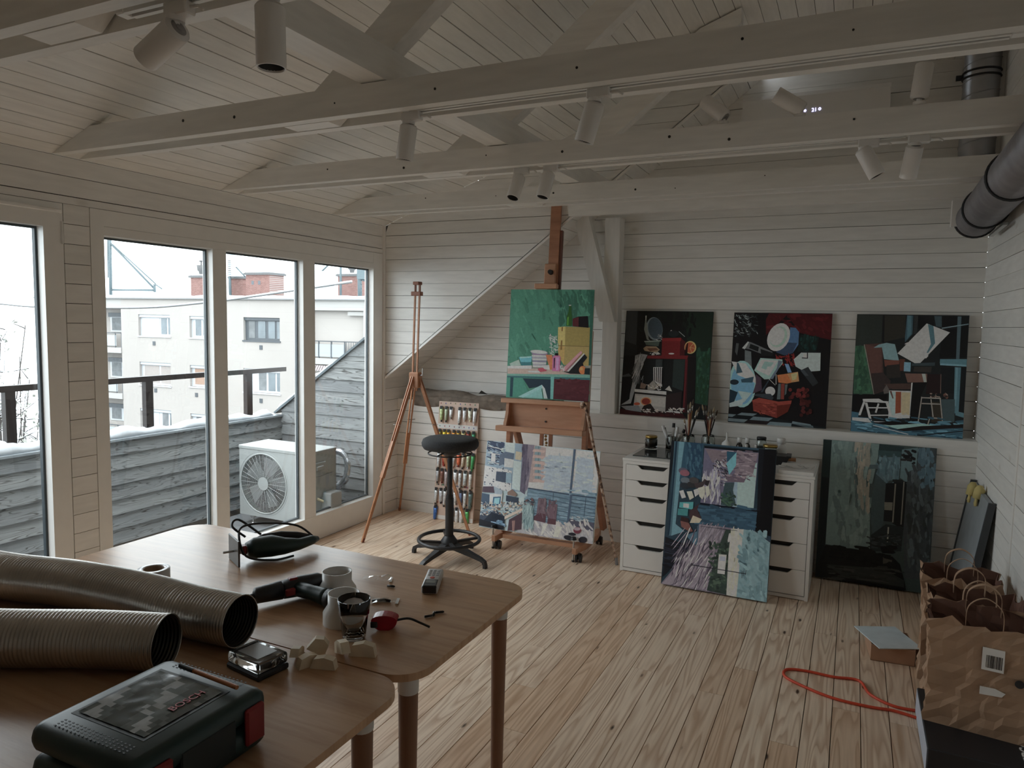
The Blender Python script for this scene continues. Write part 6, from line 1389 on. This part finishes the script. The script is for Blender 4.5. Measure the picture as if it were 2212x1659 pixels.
bottle(1633, 961, 4.55, .010, 'tiny white capped bottle left of the black lidded jar', WHITEP, simple('pale_bottle', (0.45, 0.44, 0.42), .4))
p = at(1645, 950, 4.62); jar('specimen_jar', p.x, 4.62, WZ, .030, p.z - WZ - .004 + .01, 'straight jar with black lid and white paste on the worktop', BLACKP, simple('white_paste', (0.7, 0.7, 0.7), .6), .62)
p = at(1664, 963, 4.55); jar('lidded_jar', p.x, 4.55, WZ, .044, max(.03, p.z - WZ - .004), 'low wide clear jar with gold lid near the white bottle', GOLD)
bottle(1688, 947, 4.64, .033, 'white plastic bottle with white cap at the right of the worktop', WHITEP, WHITEP, name='white_bottle')
# right end: tray, cork, papers
p = px(1690, 1016, 2, WZ)
o = empty('black_tray', (-.36, 4.46, WZ), .05, 'black plastic paint tray standing on edge at the right end of the worktop', 'tray')
b = MB(); b.hexa([(-.075, 0, 0), (.03, 0, 0), (.03, .10, 0), (-.075, .10, 0), (-.080, -.005, .055), (.055, -.005, .055), (.055, .11, .055), (-.080, .11, .055)]); b.build('body', BLACKP, o)
b = MB(); b.box(.036, -.006, .048, .062, .112, .058); b.build('rim', BLACKP, o)
o = MB().bbox(-.345, 4.212, WZ, -.175+.015, 4.52, WZ+.020, .002).build('sketch_block', simple('white_card', (0.80, 0.79, 0.77), .7)); tag(o, 'white sketch block lying at the front right of the worktop', 'paper')
PAPER = simple('thin_paper', (0.78, 0.77, 0.75), .8)
for k, (x_, y_, rz_, w_, h_, lb) in enumerate(((-.235, 4.40, .10, .085, .12, 'small upper sheet of sketch paper on the white sketch block'), (-.225, 4.36, -.12, .10, .13, 'small lower sheet of sketch paper on the white sketch block'), (-.315, 4.33, .3, .07, .07, 'square sketched note at the left of the white sketch block'))):
    o = MB().box(-w_/2, -h_/2, 0, w_/2, h_/2, .0006).build('paper_sheet', PAPER); o.location = (x_, y_, WZ+.0203 + .0007*k); o.rotation_euler = (0, 0, rz_); tag(o, lb, 'paper', 'loose sheets on the sketch block')
    b = MB(); r2 = random.Random(k)
    for q in range(5): a_ = r2.uniform(-w_*.4, w_*.1); b.beam((a_, r2.uniform(-h_*.4, h_*.4), .0008), (a_ + w_*.35, r2.uniform(-h_*.4, h_*.4), .0008), .002, .0004)
    b.build('pencil_lines', simple('graphite', (0.1, 0.1, 0.1), .6), o)
p = px(1700, 990, 2, WZ)
o = MB().tube([(-.415+.06, 4.60, WZ+.014), (-.30+.02, 4.60, WZ+.014)], .014, n=14).build('cork_roll', simple('tan_cork', (0.42, 0.20, 0.09), .7)); tag(o, 'tan cork handled scraper lying behind the black tray', 'tool')
# ================================================================== TABLES AND TOOLS
TOPM = bamboo('bamboo_top', (0.56, 0.36, 0.22), (0.40, 0.22, 0.12), (3, 40, 3), .28)
LEGM = bamboo('brown_leg_wood', (0.26, 0.13, 0.075), (0.18, 0.085, 0.05), (20, 20, 3), .4)
SLV = simple('grey_leg_sleeve', (0.62, 0.61, 0.59), .5)
def table(y0, y1, label):
    t = empty('work_table', (-1.535, (y0+y1)/2, 0), 0, label, 'table', 'two work tables pushed together'); hx, hy, r = .70, (y1-y0)/2, .085
    poly = []
    for cx, cy, a0 in ((hx-r, hy-r, 0), (-hx+r, hy-r, 90), (-hx+r, -hy+r, 180), (hx-r, -hy+r, 270)):
        for k in range(9): a = math.radians(a0 + k*90/8); poly.append((cx + r*math.cos(a), cy + r*math.sin(a), .712))
    MB().prism(poly, (0,0,0), (0,0,.018)).build('tabletop', TOPM, t)
    for sx_ in (-1, 1):
        for sy_ in (-1, 1):
            x, y = sx_*(hx-.065), sy_*(hy-.085)
            l = MB().cyl((x, y, 0), (x, y, .655), .016, .0235, n=20).build('leg', LEGM, t)
            MB().cyl((x, y, .652), (x, y, .712), .0245, .026, n=20).build('sleeve', SLV, l)
table(1.274, 1.922, 'far bamboo work table carrying jigsaw, drill, reducers and measuring tools')
table(.622, 1.269, 'near bamboo work table carrying the green tool case and ribbed ducts')
TZ = .7303
ALU = simple('ribbed_aluminium', (0.50, 0.48, 0.45), .3, .9, var=.12, scale=9)
def duct(pts, label):
    P = spl([Vector(p) for p in pts], 6); o = empty('flexible_duct', tuple(P[0]), 0, label, 'duct')
    pth, rr = ribbed([p - P[0] for p in P], .0615, .009, .0016)
    b = MB(); b.tube(pth, rr, n=30, caps=False); b.build('hose', ALU, o)
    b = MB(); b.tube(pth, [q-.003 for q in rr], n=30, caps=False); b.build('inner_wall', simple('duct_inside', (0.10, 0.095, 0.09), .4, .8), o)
    b = MB(); d = (pth[-1]-pth[-2]).normalized(); x = d.cross(Vector((0,0,1))).normalized(); y = d.cross(x)
    b.tube([pth[-1] + x*(.0615*math.cos(2*PI*k/30)) + y*(.0615*math.sin(2*PI*k/30)) for k in range(30)], .0017, n=5, closed=True); b.build('end_rim', ALU, o)
zt = TZ + .0635
duct(((-2.18, .70, zt), (-1.95, .80, zt), (-1.69, .91, zt), (-1.50, 1.005, zt), (-1.345, 1.065, zt)), 'front ribbed aluminium duct with dark open end by the tool case')
duct(((-2.22, 1.13, zt), (-2.05, 1.15, zt), (-1.85, 1.195, zt), (-1.62, 1.215, zt), (-1.44, 1.213, zt), (-1.29, 1.225, zt)), 'rear ribbed aluminium duct ending beside the drill chuck')
GRN = simple('dark_green_plastic', (0.012, 0.035, 0.034), .42, var=.08); RED = simple('tool_red', (0.22, 0.015, 0.018), .4); BLK2 = BLACKP
# tool case
tc_ = empty('tool_case', (-1.075, .825, TZ), 0, 'dark green tool case with red latches on the near table', 'case')
b = MB(); b.bbox(-.135, -.14, 0, .13, .14, .055, .022, n=3); b.build('lower_shell', GRN, tc_)
b = MB(); b.bbox(-.135, -.14, .0565, .13, .14, .108, .022, n=3); b.build('lid', GRN, tc_)
b = MB(); b.box(-.10, -.085, .1082, .082, .092, .1086); b.build('label_recess', simple('case_recess', (0.008, 0.015, 0.015), .5), tc_)
lab = MB(); n_ = 14; cs = []; vs = []; r2 = random.Random(5)
for i in range(n_+1):
    for j in range(n_+1): vs.append((-.092 + .166*i/n_, -.078 + .162*j/n_, .1092 + r2.uniform(0, .0012)))
fs = [(i*(n_+1)+j, (i+1)*(n_+1)+j, (i+1)*(n_+1)+j+1, i*(n_+1)+j+1) for i in range(n_) for j in range(n_)]
lab._add(vs, fs, 0, True); lab.cm = []
for i in range(n_):
    for j in range(n_):
        v_ = math.sin(i*.7 + j*.35) + r2.uniform(-.5, .5); lab.cm.append((.42,.46,.48,1) if v_ > .7 else (.10,.13,.13,1) if v_ > -.3 else (.035,.055,.05,1))
lab.build('printed_sheet', vcol('glossy_print', .15, .2, 60, 0), tc_)
writing('BOSCH', .022, simple('print_red', (0.5, 0.03, 0.04), .3), frame_m((.045, .03, .1112), (0,1,0), (-1,0,0)), tc_)
for yy in (-.095, .10):
    b = MB(); b.bbox(.127, yy-.022, .022, .138, yy+.022, .090, .004); b.build('latch', RED, tc_)
for yy in (-.112, .118):
    b = MB()
    for i in range(18):
        for j in range(4): x_ = -.09 + i*.010; y_ = yy - .009 + j*.006; b.box(x_, y_, .1079, x_+.004, y_+.0025, .1084)
    tag(b.build('grip_perforations', BLK2, tc_), kind='stuff')
b = MB(); b.bbox(.126, -.055, .02, .1315, .06, .085, .003); b.build('handle_recess', MATS['case_recess'], tc_)
pn = empty('fineliner_pen', (-1.055, .925, TZ+.1165), 0, 'orange fineliner pen with black cap lying on the green tool case', 'pen')
MB().cyl((-.045, .004, 0), (.075, -.004, 0), .0042, n=8).build('barrel', simple('pen_orange', (0.45, 0.16, 0.05), .4), pn)
MB().cyl((-.085, .007, 0), (-.045, .004, 0), .0047, n=10).build('cap', BLK2, pn)
# clear assortment box
ab = empty('assortment_box', (-1.175, 1.165, TZ), -.15, 'small clear lidded assortment box beside the rear duct end', 'box')
MB().bbox(-.058, -.042, 0, .058, .042, .014, .004).build('base', BLK2, ab)
MB().bbox(-.056, -.040, .0145, .056, .040, .040, .006, n=2).build('clear_lid', glassm('clear_plastic', (.9,.92,.93), .08), ab)
MB().box(-.035, -.026, .0402, .035, .026, .0406).build('label', simple('grey_label', (0.35, 0.37, 0.39), .4), ab)
# jigsaw
js = empty('jigsaw', (-1.70, 1.76, TZ), math.radians(62), 'dark green jigsaw lying on its side with coiled black cable', 'power tool')
b = MB(); b.M = Matrix.Translation((0, 0, .004)) @ Matrix.Diagonal((1, 1, .9, 1))
b.tube([(-.085, 0, .035), (-.06, 0, .038), (-.01, -.012, .040), (.03, -.026, .036), (.08, -.022, .032), (.13, 0, .032), (.155, .01, .03)], [.026, .037, .039, .03, .021, .018, .010], n=16); b.build('body', GRN, js)
b = MB(); b.tube([(-.05, .018, .05), (-.02, .036, .056), (.04, .042, .055), (.09, .030, .048), (.125, .008, .038)], [.014, .014, .013, .013, .014], n=12); b.build('grip', BLK2, js)
b = MB(); b.bbox(-.128, -.055, .0, -.122, .055, .085, .002); b.build('base_plate', simple('dark_steel', (0.10, 0.10, 0.10), .35, .8), js)
b = MB(); b.box(-.122, -.012, .03, -.08, .012, .05).cyl((-.16, 0, .04), (-.12, 0, .04), .004, n=8); b.build('plunger', STEEL, js)
b = MB(); b.bbox(-.105, -.016, .024, -.088, .016, .054, .004); b.build('blade_lever', RED, js)
b = MB(); b.tube(spl([(.15, .01, .03), (.10, .05, .075), (.0, .07, .095), (-.08, .055, .10), (-.11, .0, .085), (-.10, -.045, .03), (-.02, -.062, .008), (.05, -.05, .006)]), .0038, n=8)
b.tube(spl([(-.02, .065, .06), (-.09, .07, .12), (-.12, .04, .11), (-.09, .0, .08)]), .0038, n=8); b.build('cable', BLK2, js)
# drill
dr = empty('cordless_drill', (-1.395, 1.50, TZ), math.radians(62), 'green cordless drill driver with red buttons lying on the far table', 'power tool')
b = MB(); b.tube([(-.015, 0, .032), (.03, 0, .033), (.085, 0, .032), (.10, 0, .031)], [.026, .029, .028, .022], n=18); b.build('motor_housing', BLK2, dr)
b = MB(); b.tube([(-.095, 0, .030), (-.09, 0, .031), (-.02, 0, .032)], [.012, .022, .026], n=18).cyl((-.115, 0, .03), (-.095, 0, .03), .005, .010, n=12); b.build('chuck', BLK2, dr)
b = MB(); b.cyl((-.135, 0, .03), (-.113, 0, .03), .003, n=8); b.build('bit', STEEL, dr)
b = MB(); b.tube([(.02, -.01, .032), (.045, -.06, .030), (.062, -.105, .030), (.070, -.125, .030)], [.022, .020, .023, .026], n=16); b.build('handle', GRN, dr)
b = MB(); b.tube([(.069, -.122, .030), (.080, -.150, .030)], [.027, .026], n=18); b.build('battery', BLK2, dr)
MB().bbox(.069, -.1515, .022, .089, -.149, .038, .0005).build('battery_mark', RED, dr)
b = MB(); b.bbox(-.018, -.036, .022, .010, -.024, .042, .003); b.build('trigger', RED, dr)
b = MB(); b.bbox(.0, -.012, .056, .024, .006, .0635, .002); b.build('switch', RED, dr)
# pipe reducers, glass, tape
PVC = simple('white_pvc', (0.74, 0.73, 0.71), .3, var=.02)
for x, y, lb in ((-1.285, 1.575, 'farther white plastic pipe reducer standing behind the drill'), (-1.165, 1.455, 'nearer white plastic pipe reducer behind the drinking glass')):
    o = empty('pipe_reducer', (x, y, TZ), 0, lb, 'pipe fitting')
    MB().lathe([(.0535, 0), (.0535, .028), (.041, .048), (.041, .078), (.0385, .078), (.0385, .047), (.051, .027), (.051, 0), (.0535, 0)], 40).build('sleeve', PVC, o)
o = empty('drinking_glass', (-1.083, 1.392, TZ), 0, 'empty faceted drinking glass in front of the pipe reducers', 'glass')
MB().lathe([(.0001, 0), (.026, 0), (.029, .004), (.035, .058), (.0375, .062), (.041, .100), (.0395, .1005), (.036, .062), (.0325, .056), (.026, .010), (.0001, .008)], 14).build('tumbler', glassm('tumbler_glass', (.95,.97,.97), .01), o)
o = empty('tape_roll', (-1.815, 1.40, TZ), 0, 'roll of silver tape on cardboard core behind the rear duct', 'tape')
MB().lathe([(.029, .0), (.044, .0), (.044, .050), (.029, .050), (.029, 0)], 36).build('tape', simple('silver_tape', (0.75, 0.76, 0.78), .35, .3), o)
MB().lathe([(.0285, .0), (.0285, .0495), (.0265, .0495), (.0265, 0), (.0285, 0)], 36).build('core', simple('card_core', (0.36, 0.25, 0.17), .8), o)
# laser distance meter
lm = empty('laser_meter', (-1.098, 1.785, TZ), math.radians(24), 'silver and black laser distance meter with red button near the far table edge', 'measuring tool')
b = MB(); b.bbox(-.024, -.075, 0, .024, .075, .026, .006, n=2); b.build('body', simple('silver_plastic', (0.55, 0.55, 0.55), .35), lm)
b = MB(); b.bbox(-.021, -.0765, .003, .021, -.020, .0268, .003); b.build('black_front', BLK2, lm)
MB().box(-.014, -.052, .0268, .014, -.030, .0272).build('screen', simple('lcd_grey', (0.20, 0.22, 0.21), .2), lm)
MB().cyl((0, -.008, .025), (0, -.008, .0275), .007, n=16).build('red_button', simple('button_red', (0.5, 0.06, 0.03), .4), lm)
for i in range(3):
    for j in range(3): MB().bbox(-.016+i*.012, .010+j*.018, .0255, -.008+i*.012, .021+j*.018, .0272, .001).build('key', simple('key_grey', (0.36, 0.36, 0.36), .5), lm)
# red detector with black lead
rd = empty('red_detector', (-1.043, 1.462, TZ), math.radians(25), 'small red plastic tape case with black strap on the far table', 'measuring tool')
MB().prism([(.033*math.cos(a)*1.0, -.003, .024 + .026*math.sin(a) if math.sin(a) < 0 else .024 + .014*math.sin(a)) for a in (2*PI*k/22 for k in range(22))], (0,0,0), (0,.034,0)).build('case', simple('glossy_red', (0.36, 0.012, 0.03), .25), rd)
MB().bbox(-.034, -.006, .006, -.016, .002, .022, .002).build('black_nose', BLK2, rd)
MB().tube(spl([(.030, .015, .020), (.06, .022, .022), (.09, .02, .012), (.115, .012, .005)]), .0032, n=8).build('strap', BLK2, rd)
# small screws, bags and wood offcuts
for i, (x, y, rz) in enumerate(((-1.197, 1.713, .2), (-.984, 1.582, .9), (-.981, 1.602, 2.0), (-.972, 1.618, .7))):
    o = MB().tube([(-.012, 0, .0036), (.008, 0, .0036), (.012, 0, .0036)], [.0034, .0034, .0018], n=8).build('grub_screw', simple('dark_screw', (0.03, 0.03, 0.03), .35, .6)); o.location = (x, y, TZ); o.rotation_euler = (0, 0, rz)
    tag(o, ('single dark screw lying between the two plastic bags', 'leftmost dark screw of the three by the table edge', 'middle dark screw of the three by the table edge', 'rightmost dark screw of the three by the table edge')[i], 'screw')
BAGP = glass_pane('bag_film', (.92,.93,.93), .25)
for i, (x, y, rz, lb) in enumerate(((-1.265, 1.74, .5, 'empty crumpled clear plastic bag behind the single screw'), (-1.153, 1.612, .45, 'clear zip bag of dark screws behind the red tape case'))):
    o = empty('plastic_bag', (x, y, TZ), rz, lb, 'bag'); b = MB(); r2 = random.Random(i); vs = [(-.042 + .014*k, -.02 + .02*j, .002 + r2.uniform(0, .012 if i == 0 else .008)) for k in range(7) for j in range(3)]
    b._add(vs, [(k*3+j, k*3+3+j, k*3+4+j, k*3+1+j) for k in range(6) for j in range(2)]); b.build('film', BAGP, o)
    MB().box(.036, -.02, .002, .044, .02, .0035).build('zip_strip', WHITEP, o)
    if i: tag(MB().tube([(-.03, -.006, .004), (.0, .006, .004), (.02, -.004, .004)], .004, n=6).build('screws_inside', MATS['dark_screw'], o), kind='stuff')
OFF = simple('pale_offcut_wood', (0.72, 0.62, 0.47), .6, var=.08, scale=30)
for i, (x, y, rz, tilt, w_, h_) in enumerate(((-1.125, 1.235, 2.0, .3, .05, .018), (-1.098, 1.268, .6, .5, .045, .03), (-1.085, 1.225, 1.2, .0, .05, .022), (-1.045, 1.235, .3, .0, .06, .022), (-1.035, 1.288, 2.5, .35, .075, .024), (-1.005, 1.325, .35, .0, .065, .026))):
    b = MB(); pr = [(0,0), (w_, 0), (w_*.92, h_), (w_*.55, h_*1.25), (w_*.15, h_*1.02)]
    b.prism([(p[0]-w_/2, -.010, p[1]) for p in pr], (0,0,0), (0, .020, 0)); o = b.build('wood_offcut', OFF)
    o.location = (x, y, TZ + (.5*w_*math.sin(tilt)+.002 if tilt else 0)); o.rotation_euler = (0, tilt, rz); tag(o, ORD[i] + ' pale moulding offcut from the left in the little heap by the glass', 'wood', 'wood offcuts heaped at the table seam')

# ================================================================== RIGHT HAND CORNER
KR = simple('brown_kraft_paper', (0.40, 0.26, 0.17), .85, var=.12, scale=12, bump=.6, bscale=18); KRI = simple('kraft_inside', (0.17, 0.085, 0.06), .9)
bx = empty('black_carton', (.475, 3.02, 0), 0, 'low black carton with white lettering standing under the big paper bag', 'box')
MB().bbox(-.175, -.30, 0, .175, .16, .10, .003).build('carton', simple('black_card', (0.015, 0.016, 0.02), .5), bx)
MB().box(-.1765, -.295, .004, -.1752, .155, .096).build('pale_side', simple('pale_card_side', (0.45, 0.48, 0.55), .6), bx)
writing('EPSON', .07, WHITEP, frame_m((.135, -.14, .1005), (0,1,0), (-1,0,0)), bx)
def bag(x, y, z, w_, d_, h_, rz, label, seed):
    o = empty('paper_bag', (x, y, z), rz, label, 'bag', None); r2 = random.Random(seed); nz_, n_ = 14, 40; vs = []; vi = []
    for i in range(nz_+1):
        t_ = i/nz_; f_ = 1 - .10*math.sin(PI*t_) + (.05*t_)
        for k in range(n_):
            a = 2*PI*k/n_; c, s_ = math.cos(a), math.sin(a); m = max(abs(c), abs(s_)); j = r2.uniform(-.010, .010)*(0 if i == 0 else 1)
            p = (w_/2*c/m*f_ + j, d_/2*s_/m*f_ + j*.7, h_*t_ + (r2.uniform(-.02, .014) if i == nz_ else 0)); vs.append(p); vi.append((p[0]*.975, p[1]*.975, p[2]))
    fs = [(i*n_+k, i*n_+(k+1) % n_, (i+1)*n_+(k+1) % n_, (i+1)*n_+k) for i in range(nz_) for k in range(n_)]
    b = MB(); b._add(vs, fs + [tuple(range(n_-1, -1, -1))]); b.build('sack', KR, o)
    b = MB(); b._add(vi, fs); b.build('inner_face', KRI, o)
    for s_ in (-1, 1):
        b = MB(); b.tube(spl([(-.055, s_*d_*.47, h_-.03), (-.05, s_*d_*.44, h_+.05), (0, s_*d_*.40, h_+.085), (.05, s_*d_*.44, h_+.05), (.055, s_*d_*.47, h_-.03)]), 0, flat=(.016, .002)); b.build('handle', KR, o)
    return o
g_ = bag(.475, 3.00, .1, .33, .20, .40, -.12, 'big crumpled brown paper bag with barcode label on the black carton', 3)
MB().box(.0, -.1045, .24, .065, -.1025, .32).build('barcode_label', WHITEP, g_)
b = MB(); r2 = random.Random(1)
for k in range(16): x_ = .012 + k*.003; b.box(x_, -.1052, .25, x_ + r2.choice((.001, .002)), -.1044, .295)
tag(b.build('barcode', BLK2, g_), kind='stuff')
MB().prism([(.0, -.1050, .15), (.065, -.1050, .155), (.075, -.1050, .17), (.045, -.1050, .18), (.0, -.1050, .178)], (0,0,0), (0,.002,0)).build('torn_sticker', WHITEP, g_)
b = MB()
for cx in (.112, .138): b.cyl((cx, -.1052, .215), (cx, -.1035, .215), .014, n=18)
b.build('printed_mark', BLK2, g_)
bag(.485, 3.30, 0, .30, .20, .47, .06, 'middle brown paper bag with twisted handles behind the big bag', 8)
bag(.470, 3.58, 0, .28, .19, .47, -.05, 'rearmost brown paper bag with upright handle near the leaning panel', 12)
cb = empty('cardboard_box', (.225, 3.70, 0), .1, 'open brown cardboard box under a white sheet left of the bags', 'box')
b = MB(); b.box(-.09, -.10, 0, .09, .10, .003).box(-.09, -.10, 0, -.086, .10, .075).box(.086, -.10, 0, .09, .10, .075).box(-.086, -.10, 0, .086, -.096, .075).box(-.086, .096, 0, .086, .10, .075); b.build('carton', simple('brown_card', (0.42, 0.25, 0.16), .8), cb)
o = MB().bbox(-.10, -.12, 0, .10, .12, .004, .001).build('white_sheet', simple('pale_blue_card', (0.62, 0.70, 0.74), .5)); o.location = (.215, 3.70, .0765); o.rotation_euler = (0, 0, .45); tag(o, 'pale bluish white sheet lying on the open cardboard box', 'sheet')
cd = [px(u, v, 2, .006) for u, v in ((1985, 1536), (1930, 1525), (1880, 1500), (1855, 1470), (1800, 1462), (1740, 1449), (1700, 1446), (1695, 1460), (1730, 1480), (1800, 1508), (1880, 1527), (1930, 1535), (1985, 1552))]
o = MB().tube(spl(cd, 6), .006, n=8).build('extension_cord', simple('orange_cord', (0.62, 0.07, 0.03), .5)); tag(o, 'orange red extension cord looped on the pine floor by the bags', 'cord')
# grey panel leaning on the right wall with work gloves on its corner
lp = empty('leaning_panel', (.585, 4.36, 0), 0, 'framed grey panel leaning on the right wall behind the paper bags', 'panel')
MB().hexa([(-.05,-.28,0),(-.03,-.28,0),(-.03,.30,0),(-.05,.30,0),(.048,-.28,.68),(.068,-.28,.68),(.068,.30,.68),(.048,.30,.68)]).build('panel', simple('grey_panel', (0.30, 0.33, 0.35), .5), lp)
for ya, yb in ((-.30, -.28), (.30, .32)): MB().hexa([(-.055,ya,0),(-.02,ya,0),(-.02,yb,0),(-.055,yb,0),(.043,ya,.69),(.072,ya,.69),(.072,yb,.69),(.043,yb,.69)]).build('frame_bar', simple('dark_panel_frame', (0.05, 0.055, 0.06), .5), lp)
o = empty('work_gloves', (.63, 4.42, .682), 0, 'pair of yellow work gloves hung on the grey leaning panel', 'gloves')
GLV = simple('yellow_glove', (0.58, 0.48, 0.20), .8, var=.15)
for k, (dx, dy) in enumerate(((-.02, .02), (.0, -.06))):
    gl = MB().tube([(dx, dy, .035), (dx, dy, .012), (dx-.012, dy-.01, -.035)], [.012, .026, .022], n=10).build('glove', GLV, o)
    for q in range(4): MB().tube([(dx-.012+.010*(q-1.5)*.3, dy-.01+.012*(q-1.5), -.03), (dx-.018, dy-.01+.014*(q-1.5), -.075+.006*abs(q-1.5))], [.0075, .006], n=7).build('finger', GLV, gl)
MB().box(-60,-40,-9.2,-3.6,80,-9).build('ground', SNOW)['kind']='structure'
